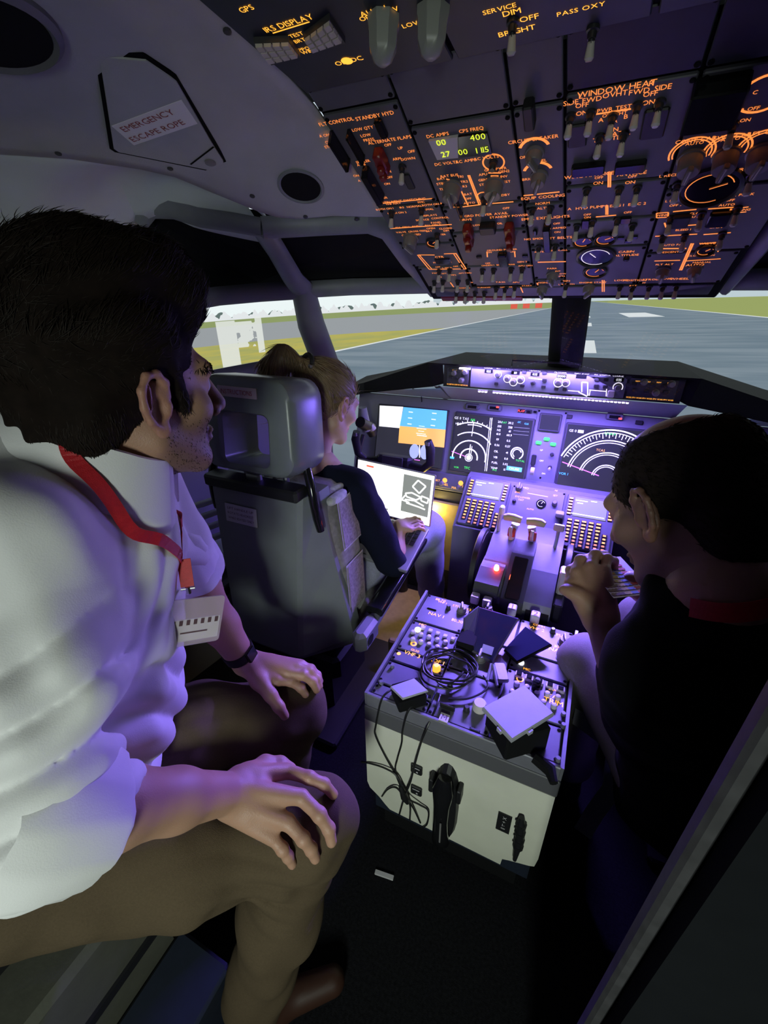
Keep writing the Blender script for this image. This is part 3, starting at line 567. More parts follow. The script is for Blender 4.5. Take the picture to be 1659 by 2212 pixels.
module(OHF, ohp, 'cabin_altitude_panel', C[3], C[4], .068, .247, [
  ('ga',(0.0620,0.2785),.021,1.2),('ga',(0.1085,0.2833),.021,.5),('ga',(0.0934,0.2119),.040,2.2,'legend_white'),('ga',(0.0958,0.1426),.026,1.0),('t',(0.1582,0.2248),'CABIN',.008),('t',(0.1599,0.2104),'ALTITUDE',.008),('bx',(0.1548,0.2056),(0.1685,0.1945),.008),('lp',(0.1404,0.2824)),('lp',(0.1671,0.2831)),('lp',(0.1571,0.2690)),('t',(0.1069,0.2161),'1013')])
module(OHF, ohp, 'air_temperature_panel', C[4], C[5], .425, .660, [
  ('a',(0.2232,0.5118),.033,-20,200,.0028),('a',(0.2232,0.5118),.028,-20,200,.0022),('a',(0.2728,0.5096),.033,-20,200,.0028),('a',(0.2728,0.5096),.028,-20,200,.0022),('a',(0.3196,0.5092),.033,-20,200,.0028),('a',(0.3196,0.5092),.028,-20,200,.0022),
  ('t',(0.2222,0.5393),'CONT CAB',.0075),('t',(0.2226,0.5330),'AUTO'),('t',(0.2719,0.5378),'FWD CAB',.0075),('t',(0.2714,0.5325),'AUTO'),('t',(0.3129,0.5376),'AFT CAB',.0075),('t',(0.2066,0.4993),'C'),('t',(0.2385,0.5007),'W'),('t',(0.2562,0.4993),'C'),('t',(0.2871,0.5006),'W'),('bk',(0.2249,0.5013),-.1),('bk',(0.2758,0.4993),-.1),('bk',(0.3230,0.4975),-.1),
  ('t',(0.2563,0.5874),'TRIM'),('t',(0.2757,0.5861),'AIR OFF'),('t',(0.2801,0.5665),'ON'),('sw',(0.2661,0.5608)),('t',(0.3145,0.5387),'')], matn='panelgrey')
module(OHF, ohp, 'bleed_air_panel', C[4], C[5], .215, .422, [
  ('t',(0.2139,0.4643),'L RECIRC FAN',.0065),('t',(0.2410,0.4648),'FAN'),('t',(0.2424,0.4590),'OFF'),('t',(0.2412,0.4439),'AUTO'),('t',(0.3089,0.4611),'R RECIRC FAN',.0065),('t',(0.3050,0.4446),'AUTO'),('ga',(0.2714,0.4236),.046,.4),('t',(0.2221,0.3938),'L PACK'),('t',(0.2381,0.3795),'OFF AUTO'),('t',(0.2750,0.3855),'ISOLATION',.007),('t',(0.2771,0.3774),'VALVE',.007),('t',(0.3141,0.3823),'OFF'),('t',(0.3130,0.3694),'AUTO'),('t',(0.3317,0.3953),'R PACK'),
  ('l',(0.2261,0.3603),(0.2655,0.3622),.003),('l',(0.2851,0.3610),(0.3278,0.3608),.003),('l',(0.1977,0.3592),(0.2183,0.3590),.0025),('l',(0.2002,0.3442),(0.2203,0.3442),.0025),('l',(0.1977,0.3592),(0.2002,0.3442),.0025),('l',(0.2183,0.3590),(0.2203,0.3442),.0025),('t',(0.2093,0.3515),'WING',.006),('l',(0.3362,0.3574),(0.3504,0.3586),.0025),('l',(0.3379,0.3436),(0.3513,0.3442),.0025),('t',(0.3443,0.3510),'WING',.006),
  ('l',(0.2176,0.3260),(0.2234,0.3098),.003),('l',(0.2232,0.3109),(0.2853,0.3130),.003),('l',(0.3266,0.3565),(0.3285,0.3080),.0028),('l',(0.3235,0.3569),(0.3252,0.3083),.0028),('bx',(0.2290,0.3528),(0.2612,0.3168),.01,'navy'),('bx',(0.2920,0.3542),(0.3292,0.3128),.01),('t',(0.2697,0.3500),'CLOSE'),('t',(0.2695,0.3396),'AUTO'),('t',(0.2570,0.2981),'BLEED 1',.006),('t',(0.3141,0.3005),'OPEN'),('l',(0.2083,0.2799),(0.2864,0.2800),.003),('l',(0.2983,0.2771),(0.3456,0.2789),.003),
  ('sw',(0.2259,0.3411)),('sw',(0.2778,0.3490)),('sw',(0.3336,0.3578)),('sw',(0.2239,0.2755)),('sw',(0.2645,0.2768)),('sw',(0.3316,0.2778)),('sw',(0.2178,0.4397)),('sw',(0.3270,0.4455))], matn='panelgrey2')
module(OHF, ohp, 'pressurization_panel', C[4], C[5]-.012, .068, .212, [
  ('l',(0.2872,0.2464),(0.2885,0.1345),.0032),('l',(0.2834,0.2468),(0.2846,0.1347),.0028),('t',(0.2493,0.2442),'AUTO FAIL',.0065),('t',(0.2472,0.2159),'DESCENT',.0065),('l',(0.2226,0.2316),(0.2782,0.2278),.004),('l',(0.2235,0.1803),(0.2764,0.1796),.003),('t',(0.2476,0.1636),'FLT ALT',.0068),('t',(0.3138,0.2439),'VALVE',.007),('l',(0.2995,0.2435),(0.3290,0.2452),.003),('ga',(0.3169,0.2202),.018,.8),('l',(0.3328,0.2363),(0.3357,0.2095),.0025),('l',(0.3392,0.2357),(0.3422,0.2090),.0025),('t',(0.3002,0.1971),'CLOSE',.006),('t',(0.3288,0.1966),'OPEN',.006),
  ('l',(0.2867,0.1756),(0.3554,0.1801),.003),('t',(0.3112,0.1572),'AUTO',.009),('kn',(0.3153,0.1398),.2),('kn',(0.2492,0.1369),0),('t',(0.3226,0.1677),'MANUAL')], matn='panelgrey')
module(OHF, ohp, 'light_switch_panel', C[0]+.02, C[5]-.02, .004, .061, [
  ('sw',(-0.3526,0.1054)),('sw',(-0.3242,0.1087)),('t',(-0.3301,0.1318),'ON'),('t',(-0.3021,0.0891),'L'),('l',(-0.3046,0.0986),(-0.3009,0.0699),.003),('t',(-0.2710,0.0641),'LANDING',.0065),('sw',(-0.2783,0.1067)),('sw',(-0.2472,0.1071)),('t',(-0.2424,0.0959),'OFF'),('t',(-0.2079,0.0648),'TURNOFF',.0065),('t',(-0.1546,0.0949),'TAXI',.008),('t',(-0.1518,0.0647),'OFF'),('t',(-0.1104,0.0921),'APU',.007),('t',(-0.1266,0.0656),'ON'),('l',(-0.0999,0.0629),(-0.0961,0.0299),.003),('sw',(-0.1709,0.0607)),('sw',(-0.1450,0.0570)),('sw',(-0.1151,0.0680)),('t',(-0.0815,0.0713),'START'),
  ('t',(-0.0375,0.0872),'ENGINE',.007),('l',(-0.0521,0.0921),(-0.0483,0.0427),.003),('kn',(-0.0389,0.0562),.2),('t',(0.0259,0.0946),'IGN',.008),('t',(0.0260,0.0759),'L R BOTH',.0065),('sw',(0.0252,0.0690)),('t',(0.0935,0.0833),'ENGINE START',.007),('kn',(0.0849,0.0581),-.5),('l',(0.1158,0.0946),(0.1205,0.0306),.0026),('l',(0.1204,0.0944),(0.1253,0.0305),.0026),
  ('t',(0.1616,0.0924),'LOGO',.008),('t',(0.1932,0.0910),'POSITION',.0085),('t',(0.1933,0.0626),'BAT'),('t',(0.2321,0.0930),'STROBE',.008),('t',(0.2619,0.0954),'WING',.008),('t',(0.2928,0.0939),'WHEEL',.009),('t',(0.2133,0.0765),'OFF'),('sw',(0.1625,0.0596)),('sw',(0.1932,0.0543)),('sw',(0.2322,0.0570)),('sw',(0.2640,0.0558)),('sw',(0.2943,0.0587))], screws=False)
module(OHF, ohp, 'landing_light_panel', C[0]+.03, -.10, -.028, .002, [('sw',(-0.3001,0.0352)),('sw',(-0.2700,0.0344)),('sw',(-0.2402,0.0336)),('sw',(-0.2110,0.0329))], screws=False, matn='redguard')
module(OHF, ohp, 'blank_panel', C[0], C[1], .708, .765, [], matn='panelgrey'); module(OHF, ohp, 'blank_panel', C[1], C[2], .651, .765, [], matn='panelgrey'); module(OHF, ohp, 'blank_panel', C[3], C[4], .663, .765, [], matn='aftpanel'); 
module(OHF, ohp, 'dome_light_panel', C[4], C[5], .663, .765, [('bx',(0.1949,0.6539),(0.2637,0.5867),.03),('t',(0.2770,0.6137),'C'),('a',(0.2882,0.6088),.03,60,300,.004)], matn='aftpanel')
# ------------------------------------------------------------------ aft overhead panel
AOF = Frame((0,.84,1.806), (1,0,0), (0,-.99409,.10861))
aop = thing('aft_overhead_panel', 'dark aft overhead panel with keypad and two pale dome knobs', 'control panel', (0,.84,1.806))
b = MB(AOF); b.box((0,.20,-.012), (.800,.42,.02), bev=.004); b.build('backplate', 'gap', aop)
m1 = module(AOF, aop, 'inertial_display_panel', -.396, -.13, -.005, .36, [('t',(-0.3137,0.1567),'IRS DISPLAY',.010),('l',(-0.3455,0.1479),(-0.2847,0.1487),.002),('t',(-0.3172,0.1332),'TEST',.007),('t',(-0.3197,0.1210),'BRT',.007),('t',(-0.3230,0.1027),'PPOS',.007),('t',(-0.3206,0.0956),'WIND',.007),('t',(-0.2786,0.0539),'ON DC',.010),('d',(-0.2810,0.0548),.009),('t',(-0.1975,0.1355),'ALIGN',.009),('t',(-0.2109,0.1280),'OFF',.008),('t',(-0.1771,0.1290),'NAV',.008),('t',(-0.3469,0.1994),'GPS',.009)], matn='aftpanel', leg='legend_amber', screws=False)
m2 = module(AOF, aop, 'crew_oxygen_panel', -.127, .127, -.005, .36, [('t',(-0.1599,0.0952),'LOW',.008),('t',(-0.0351,0.0697),'DIM',.010),('t',(-0.0163,0.0512),'OFF',.010),('t',(-0.0349,0.0317),'BRIGHT',.010),('sw',(-0.0359,0.0524)),('d',(-0.0361,0.0508),.006),('t',(-0.0484,0.0812),'SERVICE',.008),('t',(0.0445,0.0443),'PASS OXY',.008)], matn='aftpanel', leg='legend_amber', screws=False)
module(AOF, aop, 'voice_recorder_panel', .13, .396, -.005, .36, [('sw',(0.0583,0.0020))], matn='aftpanel', screws=False)
mat('keypad', (.62,.58,.52), .45)
for corners, nm in ((((-0.3765,0.1508),(-0.3875,0.0990),(-0.3340,0.0996),(-0.3280,0.1356)), 'keypad'), (((-0.3044,0.1337),(-0.3091,0.1021),(-0.2559,0.1037),(-0.2508,0.1534)), 'keypad')):
    b = MB(AOF); b.prism(corners, .007, .014); k = b.build(nm, 'darkgrey', m1); q = np.array(corners)
    for i in range(4):
        for j in range(3):
            f = lambda s, t: q[0]*(1-s)*(1-t)+q[3]*s*(1-t)+q[1]*(1-s)*t+q[2]*s*t
            s0, s1, t0, t1 = (i+.08)/4, (i+.92)/4, (j*.85+.04)/3, (j*.85+.74)/3
            c = MB(AOF); c.prism([tuple(f(s0,t0)), tuple(f(s0,t1)), tuple(f(s1,t1)), tuple(f(s1,t0))], .014, .018, inset=.08); c.build('key', 'keypad', k)
mat('e_dimviolet', (.2,.15,.5), .4, emit=(.16,.10,.45), estr=.7); mat('dome', (.36,.37,.33), .35)
for p in ((-0.1897,0.1196), (-0.1253,0.1101)):
    b = MB(AOF); b.lathe(*p, [(.022,.007),(.022,.014),(.020,.02),(.019,.038),(.013,.050),(.006,.055)], 8); b.build('dome_knob', 'dome', m1 if p[0] < -.13 else m2, smooth=True, label='pale faceted dome knob')
b = MB(AOF); b.rect((-0.2177,-0.0037), (.014,.012), w=.001); b.build('placard', 'e_dimviolet', aop, label='small violet placard', fix=False)
mat('e_dimpink', (.5,.25,.4), .4, emit=(.30,.13,.24), estr=.7)
b = MB(AOF); b.rect((-0.1881,-0.0080), (.010,.018), w=.001); b.build('placard', 'e_dimpink', aop, label='small pink placard', fix=False)
# side returns of the overhead housing
for sx in (1,-1):
    b = MB(); b.poly([(sx*-.402,1.55,1.47),(sx*-.402,.886,1.80),(sx*-.402,.40,1.87),(sx*-.402,.40,1.98),(sx*-.402,1.60,1.55)]); struct(b.build('trim_overhead_side', 'panelgrey'), 'grey side return of the overhead housing')
b = MB(); b.box((0,1.56,1.50), (.80,.05,.06), bev=.01); b.build('front_lip', 'matteblack', ohp)
mat('e_amber2', (.8,.5,.1), .5, emit=(.95,.50,.13), estr=1.0); mat('redguard2', (.42,.05,.04), .4); mat('aftband', (.10,.10,.11), .5); mat('e_calllamp', (1,.95,.8), .4, emit=(1,.93,.8), estr=3)

# ------------------------------------------------------------------ glareshield with LED strip
gs = thing('glareshield', 'black glareshield cowl spanning the cockpit under the windshield', 'glareshield', (0,1.85,1.12))
b = MB(); top = [(-1.02,2.0,1.045),(-.86,1.90,1.095),(-.495,1.785,1.222),(.47,1.785,1.218),(.70,1.84,1.145),(1.0,1.98,1.06)]
bot = [(-1.02,2.0,.99),(-.86,1.90,1.045),(-.47,1.79,1.125),(.455,1.79,1.125),(.70,1.84,1.080),(1.0,1.98,1.0)]
bk = [(-1.05,2.3,1.05),(-.9,2.35,1.08),(-.5,2.4,1.19),(.47,2.4,1.19),(.8,2.35,1.10),(1.05,2.3,1.05)]
fl = [(p[0], p[1]+.02, p[2]-.012) for p in top]
for i in range(5):
    if i == 2:                                            # centre bay is open for the mode control panel
        b.poly([top[2], top[3], (.455,1.79,1.211), (-.47,1.79,1.215)])
    else: b.poly([bot[i], bot[i+1], top[i+1], top[i]])
    b.poly([top[i], top[i+1], bk[i+1], bk[i]])
b.poly([(-.47,1.79,1.125), (-.495,1.785,1.222), (-.44,1.82,1.21), (-.43,1.82,1.135)]); b.poly([(.455,1.79,1.125), (.47,1.785,1.218), (.43,1.82,1.21), (.425,1.82,1.135)])
b.build('cowl', 'glareblack', gs)
b = MB(); b.tube([(-.155,1.80,1.225),(-.155,1.80,1.245),(.09,1.80,1.243),(.09,1.80,1.222)], .004, 6); b.build('grab_rail', 'blackp', gs, smooth=True)
b = MB()                                                  # glossy underside that reflects the displays
for x0, x1, z0 in ((-.90,-.44,1.065), (.44,.90,1.065)):
    b = MB(); b.poly([(x0,1.90,z0-.012), (x1,1.80,1.118), (x1,1.972,1.035), (x0,1.972,1.035)]); b.build('underside', 'panel_gloss', gs, label='glossy grey underside above the displays')
b = MB(); b.poly([(-.47,1.80,1.125),(.455,1.80,1.125),(.455,1.975,1.035),(-.47,1.975,1.035)]); b.build('underside', 'mipgrey', gs)
led = thing('led_strip', 'bright violet-white LED light strip under the mode control panel', 'light', (.03,1.79,1.12))
def led_seg(x0, x1):
    b = MB(); b.box(((x0+x1)/2,1.787,1.1245), (x1-x0,.012,.004)); b.build('tape', 'label_grey', led)
    n = int((x1-x0)/.0125)
    for i in range(n):
        x = x0+(i+.5)*(x1-x0)/n; inst(shared('mesh_diode', lambda q: q.box((0,0,0), (.009,.010,.004), bev=.0012), ['e_led']), 'diode', led, Matrix.Translation((x,1.785,1.1205)))
mat('e_led', (.9,.9,1), .4, emit=(.72,.62,1.0), estr=9)
led_seg(-.215, .275); led_seg(-.275, -.235)
b = MB(); b.box((-.335,1.783,1.207), (.045,.008,.006)); b.build('diode_cluster', 'e_led', led, label='short bright cluster at the left end')
# ------------------------------------------------------------------ mode control panel
MCF = Frame((0,1.80,0), (1,0,0), (0,0,1))
mcp = thing('mode_control_panel', 'long mode control panel lit violet with white windows and knobs', 'control panel', (0,1.80,1.165))
def f_mk(b): b.lathe(0,0,[(.012,0),(.012,.004),(.010,.005),(.0095,.018),(.008,.020)], 16, 0)
KINDS['mk'] = ('course_knob', f_mk, ['knobgrey'])
def f_btn(b): b.box((0,0,.003), (.016,.012,.006), bev=.002)
KINDS['bt'] = ('push_button', f_btn, ['knobdark'])
b = MB(MCF); b.box((0,1.170,-.012), (.86,.086,.014)); b.build('housing', 'blackp', mcp)
L = lambda *a: a
mm = module(MCF, mcp, 'mode_panel', -.315, .255, 1.131, 1.209, [
  ('t',(-0.2436,1.2133),'COURSE',.0062),('t',(-0.2034,1.2139),'A/T',.0062),('t',(-0.1528,1.2158),'IAS/MACH',.0065),('t',(-0.0650,1.2135),'HEADING',.0065),('t',(0.0267,1.2125),'ALTITUDE',.0065),('t',(0.1001,1.2122),'VERT SPEED',.0065),('t',(0.1697,1.2118),'A/P ENGAGE',.0065),('t',(0.2210,1.2105),'COURSE',.0065),
  ('mk',(-0.2034,1.1896)),('a',(-0.2034,1.1896),.0135,-60,240,.0028),('mk',(-0.1644,1.1758)),('a',(-0.1644,1.1758),.0145,0,360,.0028),('mk',(-0.1401,1.1643)),('a',(-0.1401,1.1643),.0145,0,360,.0028),('mk',(-0.1138,1.1749)),('a',(-0.1138,1.1749),.0145,0,360,.0028),
  ('l',(-0.0846,1.1840),(-0.0354,1.1808),.004),('sk',(-0.0662,1.1660)),('mk',(0.0255,1.1738)),('a',(0.0255,1.1738),.0165,0,360,.003),('mk',(0.0517,1.1740)),('a',(0.0517,1.1740),.0135,0,360,.0028),('l',(0.0638,1.1467),(0.1047,1.1466),.003),('l',(0.1059,1.1807),(0.1124,1.1448),.004),('l',(0.1262,1.1805),(0.1349,1.1333),.004),('l',(0.1059,1.1807),(0.1262,1.1805),.004),('l',(0.1015,1.1440),(0.1332,1.1308),.004),
  ('l',(0.1361,1.1544),(0.1934,1.1533),.003),('l',(0.1400,1.1337),(0.1399,1.1531),.003),('l',(0.1968,1.1359),(0.1929,1.1624),.003),('bx',(0.1992,1.1590),(0.2218,1.1341),.012,'keypad'),('mk',(0.2280,1.1709)),('a',(0.2280,1.1709),.0155,-30,210,.003),
  ('bt',(-0.1033,1.2051)),('bt',(-0.0290,1.2055)),('bt',(-0.0250,1.1783)),('bt',(-0.0253,1.1545)),('bt',(-0.1045,1.1529)),('bt',(0.1550,1.1938)),('bt',(0.1851,1.1942)),('bt',(0.1566,1.1712)),('bt',(0.1866,1.1695)),('bt',(0.0217,1.1499)),('bt',(0.0519,1.1505)),('bt',(-0.2055,1.1542)),('bt',(0.2541,1.2074)),('bt',(0.2583,1.1820))], th=.004, matn='mipgrey', leg='legend_white', screws=False)
T_ = MB(MCF)
for p, s_ in (((-0.2406,1.1997),'035'),((-0.1363,1.2000),'110'),((-0.0630,1.1988),'035'),((0.0329,1.1975),'10000'),((0.2259,1.1968),'035')):
    W_ = MB(MCF); W_.box((*p,.0045), (.032,.013,.003)); W_.build('display_window', 'gloss_black', mm); T_.text(p, s_, .0085, w=.0066)
W_ = MB(MCF); W_.box((*(0.1009,1.2002),.0045), (.036,.013,.003))
W_.build('display_window', 'gloss_black', mm); T_.build('display_digits', 'e_white', mm, fix=False)
for nm, u0, u1, zx0, zx1 in (('efis_control_panel', -.415, -.318, 140, 280), ('efis_control_panel', .258, .412, 1035, 1225)):
    it = []; lg = 'legend_amber'
    lst = ((155,385),(185,400),(215,390),(250,410),(265,395),(160,425),(200,430),(240,440)) if u0 < 0 else ((1050,465),(1090,455),(1130,470),(1175,470),(1205,460),(1060,495),(1110,500),(1150,505),(1190,500))
    for i, (x, y) in enumerate(lst): it.append(('mk' if i % 3 == 1 else 'bt', tuple(np.array([np.interp(x,[zx0,zx1],[u0+.008,u1-.008]), 1.203-.062*((y-np.interp(x,[zx0,zx1],[375,380] if u0<0 else [440,448]))/ (85 if u0<0 else 88))]))))
    for i in range(7 if u0 < 0 else 9):
        x = u0+.012+(u1-u0-.024)*i/(6 if u0 < 0 else 8); it += [('t', (x, 1.1385), 'FPV' if i % 2 else 'WXR', .0048)]
        if i % 2: it.append(('t', (x, 1.196), 'NAV', .0045))
    module(MCF, mcp, nm, u0, u1, 1.131, 1.209, it, th=.004, matn='darkgrey', leg=lg, screws=False)

# ------------------------------------------------------------------ main instrument panel
MIF = Frame((0,1.894,.723), (1,0,0), (0,.2582,.9661))
mip = thing('instrument_panel', 'main instrument panel washed in violet light with large displays', 'control panel', (0,1.894,.62))
b = MB(MIF); b.box((0,.105,-.014), (1.86,.43,.02), bev=.005); b.build('board', 'mipgrey', mip)
def display(name, u0, u1, v0, v1, label):
    d = MB(MIF); d.box(((u0+u1)/2,(v0+v1)/2,.002), (u1-u0+.016,v1-v0+.016,.012), bev=.004); o = d.build(name, 'darkgrey', mip, label=label)
    d = MB(MIF); d.box(((u0+u1)/2,(v0+v1)/2,.0085), (u1-u0,v1-v0,.002)); d.build('screen', 'screen_dark', o); return o
d1 = display('display_unit', -.803, -.449, -.005, .262, 'captain outer display with blue and amber attitude picture')
S = .0102; d = MB(MIF)
d.poly([MIF.p(*p,S) for p in ((-0.8021,0.2615),(-0.7950,0.1599),(-0.6832,0.1626),(-0.6750,0.2666))], 0, True)
d.poly([MIF.p(*p,S) for p in ((-0.6731,0.2653),(-0.6844,0.1732),(-0.4475,0.1806),(-0.4516,0.2676))], 1, True)
d.poly([MIF.p(*p,S) for p in ((-0.6844,0.1732),(-0.6817,0.0900),(-0.4439,0.0965),(-0.4475,0.1806))], 2, True)
S += .0004
for x in (1330,1480):
    for y in (860,890,920): d.rect(tuple(np.array((-0.6328,0.2450))*(1-(x-1330)/150)+np.array((-0.5129,0.2503))*((x-1330)/150)-np.array([0,(y-860)*.00095])), (.022,.004), 0, w=S)
for y in (0,1,2,3): d.rect(tuple(np.array((-0.5683,0.1840))-np.array([0,.012*y])), (.03+.02*(y%2),.0025), 0, w=S)
d.rect((-0.5627,0.1394), (.05,.004), 0, w=S)
for p in ((-0.5923,0.0592), (-0.5369,0.0626)): d.poly([MIF.p(p[0]+.030*math.cos(a)*.85, p[1]+.036*math.sin(a), S) for a in np.linspace(0,2*PI,17)[:-1]], 3)
d.line((-0.5684,0.0930), (-0.5609,0.0324), .005, 4, w=S+.0004); d.rect((-0.5725,0.0192), (.03,.004), 5, w=S)
mat('e_paleblue', (.5,.6,.8), .5, emit=(.42,.52,.72), estr=.9)
d.build('symbols', ['e_white','e_blue','e_amber2','e_paleblue','e_white','e_magenta'], d1, fix=False)
d2 = display('display_unit', -.403, -.062, -.004, .262, 'captain inner display with navigation arcs and engine readouts')
d = MB(MIF); S = .0102; c = (-0.3195,0.0650); k = .00096
d.arc(c, 82*k, -8, 188, .0055, 0, w=S); d.arc(c, 42*k, -10, 190, .006, 0, w=S); d.arc(c, 122*k, 38, 125, .005, 0, w=S, n=16); d.arc(c, 168*k, 58, 118, .005, 0, w=S, n=14); d.arc(c, 158*k, 75, 100, .004, 0, w=S, n=6)
for a in range(60,120,8): d.line((c[0]+168*k*math.cos(math.radians(a)), c[1]+168*k*math.sin(math.radians(a))), (c[0]+178*k*math.cos(math.radians(a)), c[1]+178*k*math.sin(math.radians(a))), .003, 0, w=S)
d.disc(c, .012, 0, w=S); d.arc(c, .017, 0, 360, .003, 0, w=S); d.line(c, (c[0],c[1]+.062), .004, 0, w=S); d.line((c[0]+.008,c[1]+.01), (c[0]+.008,c[1]+.055), .003, 0, w=S); d.line((c[0],c[1]+.10), (c[0],c[1]+.165), .003, 0, w=S)
d.line((-0.4047,0.0839), c, .003, 1, w=S); d.rect((-0.3986,0.0543), (.02,.010), 3, w=S); d.text((-0.3718,0.0122), 'VOR', .008, 2, w=S); d.text((-0.3207,0.0165), 'TFC', .011, 2, w=S)
d.text((-0.3782,0.2405), 'GS 0 TAS', .011, 0, w=S); d.text((-0.3247,0.2381), '035', .010, 2, w=S); d.text((-0.3899,0.2150), 'HDG', .009, 0, w=S)
d.line((-0.2395,0.2561), (-0.2278,0.0151), .0035, 0, w=S); d.line((-0.2471,0.2554), (-0.2356,0.0140), .0025, 0, w=S)
for i, y in enumerate((640,660,678,696,722,748,778,806,832,858)):
    q = np.array((-0.1738,0.2420))+(np.array((-0.1682,0.0338))-np.array((-0.1738,0.2420)))*(y-640)/218
    d.text(tuple(q-np.array([.028,0])), ('20.1','335','N2','61.0','FF','0.56','OIL','VIB','FUEL','TEMP')[i], .0092, 0, w=S); d.text(tuple(q+np.array([.020,0])), ('20.2','338','61','60.9','0.5','0.57','41','0.8','5.02','15')[i], .0092, 0, w=S)
d.text((-0.1831,0.2411), 'TAT', .008, 2, w=S); d.text((-0.1195,0.2495), '-2C', .007, 3, w=S); d.text((-0.0870,0.2454), 'CLB', .007, 3, w=S)
for y in (0,.015,.03): d.line(tuple(np.array((-0.1367,0.2254))-[0,y]), tuple(np.array((-0.0703,0.2270))-[0,y]), .0016, 4, w=S)
g = (-0.1062,0.1131); d.arc(g, .026, -60, 250, .005, 0, w=S); d.arc(g, .018, 20, 240, .004, 0, w=S); d.text((-0.0871,0.0822), 'TOTAL', .008, 2, w=S); d.rect((-0.1068,0.0428), (.068,.020), 5, w=S); d.text((-0.1068,0.0428), 'CRUISE', .010, 0, w=S+.0004); d.text((-0.1922,0.0263), '14.2', .009, 2, w=S)
d.build('symbols', ['e_white','e_magenta','e_green','e_cyan','e_grey','e_blue'], d2, fix=False)
d3 = display('display_unit', .082, .43, -.004, .262, 'first officer inner display with wide compass arcs and magenta line')
d = MB(MIF); c = (0.2632,0.0593)
for r, a0, wd in ((205*k,160,.0055),(193*k,160,.003),(160*k,170,.0045),(150*k,170,.003),(108*k,170,.0045),(99*k,170,.003),(55*k,175,.004),(47*k,175,.003)): d.arc(c, r, 20, a0, wd, 0, w=.0102, n=30)
for a in range(24,158,4): d.line(tuple(c[i]+193*k*(math.cos,math.sin)[i](math.radians(a)) for i in (0,1)), tuple(c[i]+(178 if a % 8 else 170)*k*(math.cos,math.sin)[i](math.radians(a)) for i in (0,1)), .0028, 0, w=.0102)
d.line((0.0866,0.1017), (0.2379,0.0645), .0035, 1, w=.0104); d.text((0.0999,0.0527), 'VOR 1', .010, 3, w=.0102); d.text((0.1043,0.2370), 'GS 0', .010, 0, w=.0102); d.rect((0.1351,0.2369), (.022,.012), 0, w=.0102); d.text((0.2473,0.2407), 'LNAV', .011, 2, w=.0102); d.text((0.2238,0.1698), 'TCAS', .009, 4, w=.0102)
d.build('symbols', ['e_white','e_magenta','e_green','e_cyan','e_amber'], d3, fix=False)
d4 = display('display_unit', .47, .82, -.004, .262, 'first officer outer display mostly hidden by a head')
d = MB(MIF); d.rect((.60,.19), (.22,.14), 1, w=.0102); d.rect((.60,.08), (.22,.08), 2, w=.0102); d.rect((.765,.15), (.10,.21), 0, w=.0102); d.build('symbols', ['e_white','e_blue','e_amber'], d4, fix=False)
ga = module(MIF, mip, 'landing_gear_panel', -.052, .072, -.06, .315, [
  ('lp',(-0.0603,0.2991)),('lp',(-0.0866,0.2966)),('sc',(-0.0897,0.3415)),('bx',(-0.0398,0.1171),(-0.0213,0.0724),.02,'blackp'),('t',(-0.0061,0.1402),'UP',.007),('t',(0.0018,0.0946),'OFF',.007),('t',(0.0202,0.0406),'DN',.007),('sw',(0.0413,0.0720)),('sk',(0.0402,0.1277)),('sc',(0.0103,0.0201))], th=.006, matn='mipgrey', leg='legend_white')
b = MB(MIF); x0 = (-0.0306,0.2911); x1 = (0.0461,0.2306); b.box(((x0[0]+x1[0])/2,(x0[1]+x1[1])/2,.012), (x1[0]-x0[0]+.014,x0[1]-x1[1]+.014,.014), bev=.004); sb = b.build('standby_display', 'darkgrey', ga)
b = MB(MIF); b.box(((x0[0]+x1[0])/2,(x0[1]+x1[1])/2,.0195), (x1[0]-x0[0],x0[1]-x1[1],.002)); b.build('screen', 'screen_dark', sb)
for p in ((-0.0230,0.1706), (0.0073,0.1898), (0.0368,0.1714)): inst(shared('mesh_gear_light', lambda q: q.box((0,0,.004), (.024,.014,.008), bev=.003), ['e_green']), 'gear_light', ga, MIF.m4(*p,.006))
b = MB(MIF); p = (-0.0244,0.0482); b.post(*p,.006,.04,.006,.006,10); b.cyl(MIF.p(p[0]-.008,p[1],.045), MIF.p(p[0]+.008,p[1],.045), .017, .017, 18); b.build('gear_lever', 'keypad', ga, smooth=True, label='pale wheel-shaped gear lever')
# fittings along the top of the board
for p, kind in (((-0.3363,0.2973),'bx'),((-0.2351,0.3015),'bx'),((0.2493,0.3093),'bx')):
    b = MB(MIF); b.box((*p,.004), (.066,.026,.016), bev=.006); o = b.build('switch_block', 'pedgrey', mip); b = MB(MIF); b.box((p[0],p[1]-.002,.0125), (.04,.012,.004)); b.build('lamp_window', 'gloss_black', o)
b = MB(MIF); b.rect((-0.2214,0.3046), (.012,.007), 0, w=.0152); b.rect((0.2699,0.3028), (.012,.007), 0, w=.0152); b.build('red_lamp', 'e_red', mip, fix=False)
b = MB(MIF); b.box((*(-0.1185,0.2982),0), (.03,.014,.006)); o = b.build('lamp_block', 'gloss_black', mip); b = MB(MIF); b.text((-0.1185,0.2982), 'FLAP', .009, w=.0036); b.build('legend', 'e_red', o, fix=False)
for p in ((-0.0869,0.2984), (0.0789,0.2927), (0.3400,0.2948)): inst(shared('mesh_blk', lambda q: q.box((0,0,.003), (.026,.016,.008), bev=.002), ['blackp']), 'indicator', mip, MIF.m4(*p,-.003))
